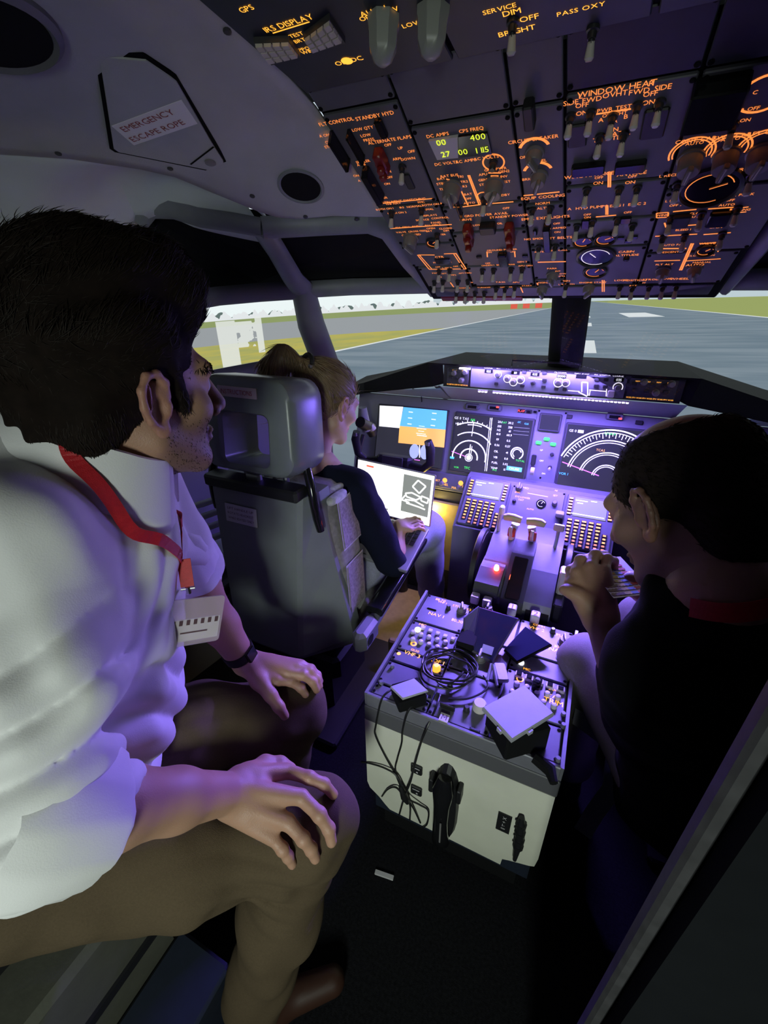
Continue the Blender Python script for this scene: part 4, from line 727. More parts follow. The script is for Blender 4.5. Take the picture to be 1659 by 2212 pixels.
# lower board: lamps and knobs left of the CDU
lb = module(MIF, mip, 'lower_light_panel', -.60, -.285, -.098, -.022, [('t',(-0.4573,-0.0652),'BRT',.010),('d',(-0.4202,-0.0593),.012),('t',(-0.4230,-0.0787),'PANEL',.011),('d',(-0.3407,-0.0602),.012),('t',(-0.3631,-0.0877),'MAIN',.011),('t',(-0.3386,-0.0754),'BRT',.010),('mk',(-0.4343,-0.0752)),('mk',(-0.3481,-0.0821))], matn='pedgrey', leg='legend_amber')
b = MB(); b.box((0,1.90,.30), (1.9,.06,.62)); kp = b.build('kick_panel', 'darkgrey', mip)
mat('foot_lit_yellow', (.45,.36,.14), .6, noise=.1)  # yellow glow of the footwell lamp put into the base colour
b = MB(); b.box((-.50,1.86,.36), (.40,.02,.40), bev=.01); b.box((-.46,1.85,.46), (.05,.02,.06), 1, bev=.004); b.box((-.46,1.85,.36), (.06,.02,.03), 1, bev=.004); b.build('footwell_panel', ['foot_lit_yellow','blackp'], mip, label='yellow-lit panel in the captain footwell')
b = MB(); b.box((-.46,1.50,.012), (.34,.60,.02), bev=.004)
b.box((-.40,1.27,.09), (.10,.03,.15), bev=.01); b.build('heel_plate', 'foot_lit_yellow', mip, label='yellow-lit footwell floor plate')

# ------------------------------------------------------------------ control display units
CDF = Frame((0,1.64,.58), (1,0,0), (0,.78935,.61394))
def cdu(u0, u1, v0, v1, label):
    t = thing('control_display_unit', label, 'keypad', tuple(CDF.p((u0+u1)/2,v0,-.03)), 'flight management keypads')
    b = MB(CDF); b.box(((u0+u1)/2,(v0+v1)/2,-.012), (u1-u0,v1-v0,.05), bev=.006); b.build('body', 'pedgrey', t)
    um, wd = (u0+u1)/2, u1-u0; b = MB(CDF); b.box((um,v1-(v1-v0)*.24,.014), (wd*.66,(v1-v0)*.36,.004), bev=.001); s_ = b.build('screen', 'e_grey', t, label='pale grey unit screen')
    b = MB(CDF)
    for x, y, l in ((-.2,.12,.25),(.05,.10,.12),(-.22,.17,.12),(-.1,.38,.55),(.2,.38,.2)): b.rect((um+wd*x, v1-(v1-v0)*y), (wd*l,.004), w=.0166)
    b.build('readout', 'e_white', s_, fix=False)
    b = MB(CDF); l = MB(CDF)
    for sx in (-1,1):
        for i in range(6): p = (um+sx*wd*.41, v1-(v1-v0)*(.10+.058*i)); b.box((*p,.014), (wd*.085,.009,.006)); l.rect(p, (wd*.075,.007), 0, w=.0176)
    for r in range(8):
        for c_ in range(6):
            if (r < 3 and c_ > 4) or (r == 7 and c_ == 0): continue
            p = (um-wd*.36+wd*.72*c_/5, v0+(v1-v0)*(.055+.063*(7-r))); b.box((*p,.014), (wd*.105,.0105,.006)); l.rect(p, (wd*.085,.0065) if r < 3 else (wd*.055,.007), 1 if r < 3 else (2 if r > 5 else 1), w=.0176)
    k_ = b.build('keys', 'knobdark', t); k_['kind'] = 'stuff'; k_ = l.build('key_legends', ['legend_amber','legend_amber','legend'], t, fix=False); k_['kind'] = 'stuff'
    b = MB(CDF); b.box(((u0+u1)/2,v0-.008,-.02), (wd+.012,.012,.05), bev=.004); b.build('bezel', 'mipgrey', t)
cdu(-.285, -.100, -.005, .235, 'lit keypad unit with grey screen left of the thrust levers')
cdu(.135, .320, -.015, .225, 'lit keypad unit with grey screen beside the bent-over head')
fe = thing('forward_console', 'violet-lit console between the two keypad units', 'console', (.02,1.64,.40))
def extr(prof, x0, x1, m=0, bb=None):
    bb = bb or MB(); n = len(prof); vs = [(x,y,z) for x in (x0,x1) for y, z in prof]
    bb.raw(vs, [tuple(range(n)), tuple(range(2*n-1,n-1,-1))]+[(k,(k+1)%n,n+(k+1)%n,n+k) for k in range(n)], m); return bb
extr([(1.60,.10),(1.63,.565),(1.84,.728),(1.90,.728),(1.90,.10)], -.30, .33).build('body', 'panelgrey2', fe)
module(CDF, fe, 'center_panel', -.093, .128, .0, .23, [('kn',(-0.0629,0.2149)),('t',(-0.0355,0.2201),'MFD',.009),('t',(-0.0654,0.1932),'ENG',.008),('sk',(-0.0696,0.1462)),('t',(-0.0399,0.1729),'SYS LOWER',.008),('t',(-0.0442,0.1596),'TAT',.008),('ga',(0.0395,0.1559),.018,1.0,'legend_white'),('t',(0.0867,0.2308),'N1',.008),('t',(0.0876,0.2063),'SET',.008),('mk',(0.0913,0.1664)),('t',(0.0014,0.1237),'AUTO',.007),('l',(-0.0238,0.1970),(0.0593,0.1950),.003)], w=.0, th=.006, matn='pedgrey', leg='legend_amber')
b = MB(CDF); b.box((*(0.1198,0.1166),.02), (.032,.020,.03), bev=.004); b.build('white_knob_cap', 'whitetip', fe)

# ------------------------------------------------------------------ throttle quadrant
tq = thing('throttle_quadrant', 'grey throttle quadrant with two tan thrust lever grips', 'throttle quadrant', (.03,1.38,.30))
extr([(1.155,.30),(1.155,.585),(1.17,.61),(1.28,.665),(1.40,.70),(1.54,.69),(1.635,.60),(1.635,.30)], -.085, .155).build('housing', 'pedgrey', tq)
extr([(1.150,.42),(1.150,.628),(1.165,.645),(1.235,.662),(1.30,.662),(1.30,.42)], -.088, -.010).build('parking_brake_box', 'darkgrey', tq)
b = extr([(1.150,.42),(1.150,.615),(1.30,.700),(1.36,.72),(1.36,.42)], .000, .072); b.build('center_cover', 'darkgrey', tq)
b = MB(Frame((.036,1.150,.615),(1,0,0),(0,.15,.085))); b.box((0,.080,.004), (.045,.155,.008), bev=.003); b.build('lever_slot', 'gloss_black', tq)
extr([(1.150,.42),(1.150,.585),(1.165,.595),(1.24,.605),(1.24,.42)], .082, .152).build('flap_box', 'blackp', tq)
b = MB(); b.lathe(-.034,1.235,[(.008,.660),(.008,.668),(.006,.676),(.002,.679)], 16); b.build('brake_lamp', 'e_redlamp', tq, smooth=True, label='glowing red parking brake lamp')
for x in (-.118, .178):
    b = MB(Frame((x,1.375,.575),(0,1,0),(0,0,1))); b.lathe(0,0,[(.115,-.009),(.132,-.011),(.137,-.008),(.137,.008),(.132,.011),(.115,.009)], 40); b.build('trim_wheel', 'blackp', tq, smooth=True, label='black stabilizer trim wheel')
    b = MB(Frame((x,1.375,.575),(0,1,0),(0,0,1))); b.arc((0,0),.126,70,110,.006,0,w=.0118 if x > 0 else .0118); b.arc((0,0),.126,190,230,.006,0,w=.0118); b.build('wheel_mark', 'whitetip', tq, fix=False)
mat('tan', (.52,.44,.26), .45, noise=.06); mat('levermetal', (.55,.55,.56), .35, metal=.4)
for i, x in enumerate((-.018, .052)):
    b = MB(); b.tube([(x,1.40,.66),(x,1.395,.72),(x+(.008 if i == 0 else -.008),1.385,.765)], [.011,.011,.012], 10, flat=1.3); lv = b.build('thrust_lever', 'levermetal', tq, smooth=True)
    b = MB(); sgn = -1 if i == 0 else 1
    b.tube([(x+sgn*.034,1.375,.786),(x+sgn*.020,1.378,.789),(x,1.380,.788),(x-sgn*.026,1.380,.784)], [.012,.0165,.0165,.014], 12, flat=.85); b.build('grip', 'tan', lv, smooth=True, label='tan lever grip')
    b = MB(); b.box((x,1.372,.735), (.026,.012,.034), bev=.004); b.build('reverser_cap', 'redguard2', lv)
    b = MB(); b.tube([(x,1.355,.73),(x,1.335,.757),(x,1.338,.775)], .006, 8); b.build('reverse_lever', 'levermetal', lv, smooth=True)
b = MB(); b.tube([(-.072,1.44,.66),(-.072,1.42,.74),(-.066,1.405,.79)], [.007,.007,.008], 8); sl = b.build('speed_brake_lever', 'levermetal', tq, smooth=True); b = MB(); b.box((-.064,1.40,.80), (.018,.03,.03), bev=.006); b.build('knob', 'whitetip', sl)
for i in range(9):                                           # flap detent scale
    b = MB(); y = 1.20+.028*i; b.box((.108,y,.612+.011*min(i,6)+.004), (.030,.010,.012), 0 if i % 2 else 1, bev=.002); b.build('detent_block', ['whitetip','blackp'], tq)
b = MB(); b.tube([(.128,1.40,.67),(.130,1.385,.74),(.130,1.38,.775)], [.006,.006,.006], 8); fl_ = b.build('flap_lever', 'levermetal', tq, smooth=True); b = MB(); b.box((.130,1.375,.785), (.034,.014,.024), bev=.004); b.build('flap_knob', 'whitetip', fl_)
b = MB(); b.box((.172,1.26,.66), (.026,.05,.085), bev=.006); b.build('cutout_cover', 'whitetip', tq, label='pale guard block')
b = MB(); b.box((.172,1.22,.585), (.028,.09,.07), bev=.006); b.build('cutout_base', 'blackp', tq)
for x, y in ((-.075,1.135),(-.035,1.13),(.045,1.125),(.115,1.12)):
    b = MB(); b.box((x,y,.60), (.026,.030,.03), bev=.004); s0 = b.build('start_lever', 'label_grey', tq, label='pale lever tab')
b = MB(Frame((.115,1.118,.6155),(1,0,0),(0,1,0))); b.text((0,0),'2',.022,w=.0006); b.build('numeral', 'label_ink', tq, fix=False)
b = MB(Frame((.045,1.123,.6155),(1,0,0),(0,1,0))); b.text((0,0),'1',.022,w=.0006); b.build('numeral', 'label_ink', tq, fix=False)

# ------------------------------------------------------------------ aft pedestal
PDF = Frame((0,0,.58), (1,0,0), (0,1,0))
ped = thing('center_pedestal', 'centre pedestal with violet-lit radio panels and pale aft face', 'console', (0,.9,.0))
b = MB(); b.box((0,.90,.32), (.455,.43,.50)); b.build('body', 'navy', ped)
b = MB(); b.box((0,.88,.04), (.40,.38,.08)); b.build('base', 'matteblack', ped)
for sx in (-1,1):
    b = extr([(.668,.545),(.668,.587),(.86,.588),(.90,.592),(1.12,.592),(1.12,.575),(.70,.545)], sx*.231, sx*.239); b.build('side_rail', 'railgrey', ped)
b = MB(); b.box((0,.671,.555), (.470,.010,.062), bev=.003); b.build('aft_rail', 'railgrey', ped)
AFF = Frame((0,.668,0), (1,0,0), (0,0,1))
b = MB(AFF); b.prism([(-.240,.49),(-.242,.215),(-.234,.190),(-.205,.165),(-.185,.140),(-.170,.1245),(.155,.1200),(.157,.150),(.172,.158),(.222,.178),(.234,.186),(.238,.225),(.2365,.488)], -.02, .004); b.build('aft_face', 'beige', ped, label='pale beige aft face')
b = MB(AFF); b.box((0,.518,-.004), (.478,.054,.02), bev=.003); b.build('aft_band', 'aftband', ped)
X0, X1, X2, X3 = -.228, -.076, .076, .228
def radio(name, u0, u1, v0, v1, items, **k): return module(PDF, ped, name, u0, u1, v0, v1, items, w=-.004, th=.008, matn='pedgrey', leg='legend_amber', **k)
pd = [ ('radio_tuning_panel', X0, X1, .975, 1.115, [('t',(-0.1709,1.0900),'VHF 1',.009),('t',(-0.1791,1.0990),'118.70',.011),('t',(-0.1053,1.0907),'STBY 121.5',.010),('t',(-0.1691,1.0242),'NAV 1',.013),('t',(-0.1006,1.0245),'110.30',.012),('kn',(-0.1002,1.0730),.3),('sk',(-0.1428,1.0659)),('bx',(-0.2069,1.0452),(-0.1744,1.0398),.003,'gloss_black')]),
  ('radio_tuning_panel', X0, X1, .715, .795, []),
  ('navigation_panel', X1, X2, .975, 1.115, [('kn',(-0.0270,1.1097)),('t',(0.0067,1.0862),'ADF',.010)]),
  ('transponder_panel', X1, X2, .84, .972, [('kn',(0,.90)),('t',(0,.95),'ATC',.010)]),
  ('cargo_fire_panel', X2, X3, .975, 1.115, [('t',(0.1259,1.0884),'VHF 2',.012),('t',(0.1943,1.0879),'119.10',.010),('kn',(0.2053,1.0563),.2),('sk',(0.1708,1.0911)),('t',(0.1303,1.1047),'COMM',.008)]),
  ('navigation_panel', X2, X3, .905, .972, [('t',(0.1983,1.0213),'NAV 2',.014),('kn',(0.2067,0.9945),.5),('t',(0.1970,1.0364),'110.30',.010)]) ]
for a in pd: radio(*a)
p = radio('audio_control_panel', X0, X1, .845, .972, [('t',(-0.1919,0.9637),'MIC',.010),('t',(-0.1881,0.8791),'O',.012),('a',(-0.1881,0.8791),.008,0,360,.003)])
b = MB(PDF); b.lathe(*(-0.1975,0.9361), [(.009,.004),(.009,.009),(.006,.012)], 14); b.build('call_light', 'e_calllamp', p, smooth=True, label='lit white call light')
c0, c1 = np.array((-0.1728,0.9650)), np.array((-0.1056,0.9633)); r1 = np.array((-0.1853,0.9206))
def f_rb(b): b.lathe(0,0,[(.0075,0),(.0075,.006),(.006,.010),(.004,.011)], 12)
def f_sb(b): b.box((0,0,.004), (.013,.013,.008), bev=.002)
for i in range(5): inst(shared('mesh_square_key', f_sb, ['label_grey']), 'selector_key', p, PDF.m4(-.185+.024*i, .948-.002*i, .004))
for r_ in range(2):
    for i in range(5): inst(shared('mesh_round_key', f_rb, ['label_grey']), 'volume_knob', p, PDF.m4(-.205+.025*i+.010*r_, .918-.028*r_, .004))
p = radio('audio_control_panel', X2, X3, .775, .902, [('t',(0.1239,0.9163),'MIC',.008),('t',(0.2009,0.8759),'BOOM',.008),('a',(0.1129,0.8754),.008,0,360,.003)])
b = MB(PDF); b.lathe(*(0.1064,0.9314), [(.008,.004),(.008,.009),(.006,.012)], 14); b.build('call_light', 'e_white', p, smooth=True, label='lit white call light')
for i in range(5):
    u = .108+.026*i; b = MB(PDF); b.box((u,.886-.0015*i,.008), (.020,.018,.009), 0, bev=.002); b.box((u,.886-.0015*i,.0135), (.013,.011,.003), 1); b.build('selector_key', ['keypad','gloss_black'], p)
for r_ in range(2):
    for i in range(5): inst(shared('mesh_round_key', f_rb, ['label_grey']), 'volume_knob', p, PDF.m4(.108+.025*i-.006*r_, .852-.030*r_, .004))
p = radio('rudder_trim_panel', X0, X1, .798, .842, [('t',(-0.1770,0.8396),'VHF 3',.013),('t',(-0.1071,0.8439),'ADF 1',.013),('sk',(-0.1269,0.8500)),('d',(-0.2122,0.8268),.006),('t',(-0.1745,0.8563),'121.50',.008)])
p = radio('aileron_trim_panel', X1, X2, .675, .838, [('bx',(-0.0520,0.7119),(-0.0137,0.7060),.016,'blackp'),('sk',(0.0112,0.7242)),('sk',(-0.0464,0.7741)),('bx',(0.0302,0.6816),(0.0554,0.6804),.003,'navy')])
b = MB(PDF); b.lathe(*(0.0379,0.7434), [(.017,.004),(.017,.02),(.014,.026)], 22); b.build('trim_knob', 'keypad', p, smooth=True, label='round beige trim knob')
b = MB(PDF); q0 = (-0.0313,0.6808); b.box((*q0,.006), (.022,.022,.006), 0); b.text(q0, 'M', .014, 1, w=.0096); b.build('white_placard', ['whitetip','label_ink'], p)
p = radio('trim_switch_panel', X2, X3, .675, .772, [('t',(0.1994,0.8381),'TRIM',.015),('t',(0.1960,0.8536),'STAB',.010),('sw',(0.1551,0.8732)),('gd',(0.1543,0.8651))])
p = radio('door_lock_panel', X0, X1, .675, .712, [('sc',(-0.2135,0.7089))])
for p_ in ((0.2249,0.8076), (0.2277,0.7759), (0.2248,0.6848), (-0.2084,0.7747), (-0.2127,0.7119)):
    b = MB(PDF); b.post(*p_, .002, .014, .006, .005, 10); b.build('fastener_post', 'railgrey', ped, smooth=True)
# fittings on the aft face
hs = thing('handset', 'black telephone handset clipped to the pale pedestal face', 'telephone', tuple(AFF.p(*(-0.0012,0.3083))))
q = np.array((-0.0071,0.4454)); q2 = np.array((-0.0022,0.1333)); ax = (q-q2)/np.hypot(*(q-q2)); ln = np.hypot(*(q-q2))
HF = Frame(AFF.p(*((q+q2)/2)), AFF.a*ax[1]-AFF.b*ax[0], AFF.a*ax[0]+AFF.b*ax[1])
ov = lambda a, bb, n=20: [(a*math.cos(2*PI*i/n), bb*math.copysign(abs(math.sin(2*PI*i/n))**.7, math.sin(2*PI*i/n))) for i in range(n)]
b = MB(HF); b.prism(ov(.034, ln*.52), .004, .020, inset=.10); b.build('cradle', 'blackp', hs)
b = MB(HF); b.tube([HF.p(0,-ln*.46,.030),HF.p(0,-ln*.36,.042),HF.p(0,-ln*.2,.050),HF.p(0,.0,.053),HF.p(0,ln*.2,.050),HF.p(0,ln*.36,.044),HF.p(0,ln*.46,.032)], [.014,.024,.021,.019,.021,.027,.017], 16, flat=.8, up=tuple(HF.n)); b.build('receiver', 'gloss_black', hs, smooth=True)
b = MB(HF); b.box((.036,ln*.28,.018), (.012,.05,.03), bev=.003); b.box((-.036,ln*.28,.018), (.012,.05,.03), bev=.003); b.build('clip', 'blackp', hs)
b = MB(HF); b.box((.006,-.02,.072), (.004,.085,.002)); b.build('highlight_strip', 'knobgrey', hs)
for i, c_ in enumerate(((-0.0896,0.3782), (-0.0882,0.2855))):
    t = thing('jack_socket', ('upper' if i == 0 else 'lower')+' black jack socket on the pale pedestal face', 'socket', tuple(AFF.p(*c_)), 'jack sockets on the pedestal')
    b = MB(AFF); b.box((*c_,.007), (.032,.034,.008), bev=.003); b.build('plate', 'blackp', t); b = MB(AFF); b.rect((c_[0],c_[1]+.008), (.02,.003), w=.0118); b.disc((c_[0]+.003,c_[1]-.006), .0028, w=.0118); b.build('marking', 'label_grey', t, fix=False)
c0 = np.array((0.1435,0.3144)); t = thing('placard', 'small black placard with white marks on the pale pedestal face', 'placard', tuple(AFF.p(*c0)))
b = MB(AFF); b.box((*c0,.0055), (.033,.074,.003), ang=0); b.build('plate', 'blackp', t); b = MB(AFF)
for i, (dy, s_) in enumerate(((.022,'X'),(.006,'+'),(-.008,'I-'),(-.022,'II'))): b.text((c0[0],c0[1]+dy), s_, .010, w=.0076, ang=PI/2*(i % 2))
b.build('marks', 'label_grey', t, fix=False)
t = thing('cable_connector', 'dark ribbed cable connector hanging on the pedestal face at right', 'connector', tuple(AFF.p(*(0.1843,0.2901))))
b = MB(); pts = [(0.1797,0.3820),(0.1815,0.3546),(0.1830,0.3229),(0.1850,0.2907),(0.1858,0.2637),(0.1857,0.2351),(0.1857,0.1950)]
b.tube([AFF.p(*p,.014) for p in pts], [.006,.011,.010,.0115,.010,.008,.005], 10); b.build('plug', 'blackp', t, smooth=True)
for p in pts[1:5]:
    b = MB(); b.tube([AFF.p(p[0],p[1]+.004,.014), AFF.p(p[0],p[1]-.004,.014)], .0135, 10); b.build('rib', 'blackp', t, smooth=True)

# ------------------------------------------------------------------ pilot seats
mat('seatshell', (.20,.22,.22), .5, noise=.05, nscale=15, bump=.1)
mat('seatleather', (.16,.18,.18), .32, noise=.08, nscale=10, bump=.12, bscale=60)
mat('seatfabric', (.24,.22,.22), .8, noise=.25, nscale=60, bump=.4, bscale=120, sheen=.3)
mat('fleece', (.42,.42,.42), .95, noise=.25, nscale=80, bump=1.0, bscale=90, sheen=.5)
mat('patch', (.30,.26,.28), .9, noise=.35, nscale=120, bump=.5)
mat('piping', (.55,.52,.55), .7)
def loft(b, rings, m=0, caps=True):
    n = len(rings[0]); vs = [p for r in rings for p in r]
    fs = [(j*n+k, j*n+(k+1)%n, j*n+n+(k+1)%n, j*n+n+k) for j in range(len(rings)-1) for k in range(n)]
    if caps: fs += [tuple(range(n-1,-1,-1)), tuple(range(len(rings)*n-n, len(rings)*n))]
    b.raw(vs, fs, m)
def rrect(a, c, r, n=4):                                  # rounded rectangle outline, half sizes a,c
    P = []
    for cx_, cy_, t0 in ((a-r,c-r,0),(-a+r,c-r,90),(-a+r,-c+r,180),(a-r,-c+r,270)):
        for i in range(n+1): t = math.radians(t0+90*i/n); P.append((cx_+r*math.cos(t), cy_+r*math.sin(t)))
    return P
def sub(o, lv=1): m = o.modifiers.new('sub', 'SUBSURF'); m.levels = lv; m.render_levels = lv; return o
def make_seat(xs, label, cat='seat'):
    t = thing('pilot_seat', label, cat, (xs,1.0,0))
    b = MB()
    rows = [(.445,.115,.80,.235,.93),(.47,.122,.785,.240,.935),(.60,.128,.795,.225,.925),(.80,.138,.812,.200,.91),(.985,.148,.832,.178,.90),(1.005,.148,.836,.176,.90)]
    loft(b, [[(xs-ws,yf,z),(xs-wb-.012,yb+.012,z),(xs-wb,yb,z),(xs+wb,yb,z),(xs+wb+.012,yb+.012,z),(xs+ws,yf,z),(xs+ws,yf+.05,z),(xs-ws,yf+.05,z)] for z, wb, yb, ws, yf in rows]); b.build('back_shell', 'seatshell', t)
    b = MB(); b.box((xs,.845,1.018), (.325,.06,.034), bev=.008); b.build('top_bar', 'blackp', t, label='black bar across the shell top')
    LF = Frame((xs-.045,.8205,.925), (1,0,0), (0,.105,.99)); LF.n = Vector((0,-1,.1)).normalized()
    b = MB(LF); b.box((0,0,.0), (.115,.056,.003), bev=.001); lp_ = b.build('instruction_label', 'label_grey', t, label='pale printed instruction label')
    b = MB(LF)
    for i, s_ in enumerate(('LIFT HANDLE UP','ROTATE HEADREST','WHILE SEATED ONLY')): b.text((0,.016-.015*i), s_, .007, w=.0022, width=.095)
    b.build('lettering', 'label_ink', lp_, fix=False)
    b = MB()                                              # backrest cushion with side bolster
    loft(b, [[(xs+x, y0+y, z) for x, y in rrect(w_, d_, .05)] for z, w_, y0, d_ in ((.47,.205,1.01,.07),(.52,.225,1.015,.085),(.65,.225,1.005,.085),(.80,.215,.995,.085),(.92,.20,.985,.085),(.985,.18,.975,.075),(1.01,.14,.97,.05))]); o = b.build('back_cushion', 'seatfabric', t, smooth=True); sub(o)
    b = MB()
    for i in range(26):
        a = i/25; b.box((xs-.19+.38*a+.01*math.sin(i*2.3), .97+.014*math.sin(i*1.7), 1.0-.035*abs(a-.5)*2+.004*math.sin(i*3.1)), (.030,.09,.028), ang=.4*math.sin(i), bev=.010)
    o = b.build('fleece_edge', 'fleece', t, smooth=True, label='fluffy grey fleece edge'); sub(o)
    for sx in (-1,1):
        for (z0, z1) in ((.805,.955),(.56,.74)):
            b = MB(); y = .995
            for zz0, zz1, e, m in ((z0-.006,z1+.006,.0,0),(z0,z1,.0025,1)):
                g = .006 if m == 0 else 0
                P = [(xs+sx*(np.interp(z,[.5,.65,.8,.92],[.226,.228,.219,.205])+e+.001), y+dy*.048+(g if dy > 0 else -g), z) for z, dy in ((zz0,-1),(zz0,1),(zz1,1),(zz1,-1))]
                b.poly(P, m)
            b.build('side_patch', ['piping','patch'], t, label='quilted patch with pale piping')
    b = MB(); loft(b, [[(xs+x, 1.17+y, z) for x, y in rrect(w_, d_, .06)] for z, w_, d_ in ((.40,.21,.20),(.44,.225,.215),(.49,.225,.215),(.505,.20,.19))]); o = b.build('seat_cushion', 'seatfabric', t, smooth=True)
    b = MB(); b.box((xs,1.10,.34), (.40,.44,.10), bev=.02); b.box((xs,1.10,.16), (.22,.30,.30), bev=.02); b.box((xs,1.10,.015), (.40,.56,.03), bev=.01); b.build('seat_base', 'blackp', t)
    # headrest with see-through opening
    b = MB(); HFm = Frame((xs+.015,.865,1.185), (1,0,0), (0,.14,.99)); HFm.n = Vector((0,-.99,.14))
    O_ = [(x*(1.0 if y < 0 else .94), y) for x, y in rrect(.158,.125,.055,5)]; I_ = [(x, y-.035) for x, y in rrect(.075,.068,.02,5)]
    n = len(O_); lay = [(O_,1,-.05),(O_,1.0,.015),(O_,.965,.035),(O_,.90,.042),(I_,1.12,.042),(I_,1.0,.034),(I_,1.0,-.10),(O_,.90,-.115),(O_,.97,-.10)]
    vs = [HFm.p(x*s, y*s, w) for P_, s, w in lay for x, y in P_]; m = len(lay)
    b.raw(vs, [(j*n+k, j*n+(k+1)%n, ((j+1)%m)*n+(k+1)%n, ((j+1)%m)*n+k) for j in range(m) for k in range(n)]); o = b.build('headrest', 'seatleather', t, smooth=True)
    b = MB(HFm); b.box((-.01,.085,.0445), (.125,.026,.004), bev=.001); b.build('headrest_label', 'label_pink', t, label='pale pink label strip'); b = MB(HFm); b.text((-.01,.085), 'INSTRUCTIONS', .011, w=.0475, width=.10); b.build('headrest_lettering', 'label_red', t, fix=False)
    for sx in (-.07,.07): b = MB(); b.cyl((xs+sx+.015,.88,1.0), (xs+sx+.015,.885,1.08), .008, n=8); b.build('headrest_post', 'metal', t, smooth=True)
    b = MB(); b.box((xs-.0,.85,1.04), (.05,.02,.03), bev=.006); b.build('headrest_latch', 'metal', t)
    for sx in (-1,1):
        b = MB(); b.tube([(xs+sx*.155,.885,1.075),(xs+sx*.172,.872,1.04),(xs+sx*.182,.865,.99),(xs+sx*.186,.868,.94),(xs+sx*.190,.872,.90)], [.012,.013,.013,.013,.011], 10); b.build('grab_handle', 'gloss_black', t, smooth=True, label='black curved handle')
    # folding armrests
    for sx in (-1,1):
        ax_ = xs+sx*.295
        b = MB(); b.box((ax_,.915,.525), (.05,.115,.075), bev=.018); b.cyl((ax_-.027,.90,.525), (ax_+.027,.90,.525), .018, n=14, m=1); ar = b.build('armrest_hinge', ['railgrey','blackp'], t)
        b = MB(); b.tube([(ax_,.95,.530),(ax_,1.15,.555),(ax_,1.40,.585)], [.022,.020,.018], 10, flat=1.2); b.build('armrest_bar', 'railgrey', t, smooth=True)
        b = MB(); loft(b, [[(ax_+x, y, z+zz) for x, zz in rrect(.030,.016,.012)] for y, z in ((.98,.565),(1.0,.568),(1.38,.608),(1.41,.61))]); b.build('armrest_pad', 'gloss_black', t, smooth=True)
    return t
mat('label_pink', (.55,.45,.45), .5)
seat1 = make_seat(-.66, 'grey captain seat with a pale label on its shell and a hollow headrest')
def copy_tree(o, parent=None):
    c = o.copy(); COL.objects.link(c); c.parent = parent
    for ch in list(o.children): copy_tree(ch, c)
    return c
seat2 = copy_tree(seat1); seat2.location.x = .74; seat2.location.y = 1.08; seat2['label'] = 'first officer seat mostly hidden behind the man in black'
# grey webbing straps beside the first officer seat
mat('webbing', (.50,.50,.56), .8, bump=.4, bscale=500)
t = thing('seat_belt', 'grey webbing seat belt hanging beside the pedestal on the right', 'seat belt', (.36,.80,.1))
def strap(path, wd, side, name='strap'):
    b = MB(); P = [Vector(p) for p in path]; s_ = Vector(side).normalized()*wd/2
    vs = []
    for i, p in enumerate(P):
        d = (P[min(i+1,len(P)-1)]-P[max(i-1,0)]).normalized(); n_ = d.cross(s_).normalized()*.0012
        vs += [p-s_-n_, p+s_-n_, p+s_+n_, p-s_+n_]
    b.raw(vs, [(i*4+k, i*4+(k+1)%4, i*4+4+(k+1)%4, i*4+4+k) for i in range(len(P)-1) for k in range(4)]+[(3,2,1,0),tuple(range(len(vs)-4,len(vs)))]); return b.build(name, 'webbing', t)
strap([(0.2629,0.9295,0.4600),(0.3058,0.9186,0.4500),(0.3492,0.9141,0.4300),(0.3945,0.9415,0.4000)], .045, (0,.6,.8))
strap([(0.3664,0.9113,0.4000),(0.3731,0.9006,0.3400),(0.3820,0.8894,0.2800)], .022, (1,.2,0))
strap([(0.4102,0.9038,0.3600),(0.3927,0.8815,0.3000),(0.3670,0.8578,0.2000),(0.3506,0.8364,0.1200)], .055, (-.83,-.09,.53))
b = MB(); q = Vector((0.4063,0.9012,0.3000)); b.box(tuple(q), (.045,.02,.10), bev=.006, ang=.5); b.build('buckle', 'railgrey', t)
# ------------------------------------------------------------------ observer bench
t = thing('observer_bench', 'low bench box under the man in the white shirt', 'bench', (-.85,-.2,0))
mat('olive', (.09,.09,.07), .7, noise=.08, bump=.2)
b = MB(); b.box((-.84,-.25,.215), (.68,.90,.43), bev=.02); b.build('box', 'olive', t)
b = MB(); b.box((-.499,-.25,.27), (.012,.90,.022)); b.build('edge_strip', 'blackp', t)
b = MB(); b.box((-.42,-.25,.09), (.15,.90,.18), bev=.01); b.build('step', 'navy', t, label='dark navy step')
b = MB(); b.box((-.85,-.04,.475), (.50,.46,.10), bev=.035); o = b.build('cushion', 'blackp', t)
# ------------------------------------------------------------------ laptop
mat('laptopgrey', (.42,.42,.45), .35, metal=.6); mat('e_laptop', (.9,.9,.9), .4, emit=(1,1,.98), estr=1.25); mat('e_lapgrey', (.3,.3,.3), .4, emit=(.19,.21,.19), estr=1.0)
LPF = Frame((-0.4333,1.3100,0.6710), tuple(Vector((-0.2860,1.3300,0.9220))-Vector((-0.5916,1.3300,0.9408))), (0,.22,.975))
lt = thing('laptop', 'open laptop with a bright white screen on the lap of the blonde woman', 'laptop', tuple(LPF.o))
A_ = on(LPF, [(-0.5916,1.3300,0.9408), (-0.2860,1.3300,0.9220), (-0.3079,1.3100,0.7275)]); lw = .315; lx = A_[1][0]-lw/2; hh = A_[1][1]; z0 = A_[2][1]
b = MB(LPF); b.box((lx,(hh+z0)/2,-.004), (lw,hh-z0,.007), bev=.002); b.build('lid', 'laptopgrey', lt)
b = MB(LPF); b.box((lx,(hh+z0)/2,.0005), (lw-.008,hh-z0-.008,.002)); sc_ = b.build('screen', 'e_laptop', lt)
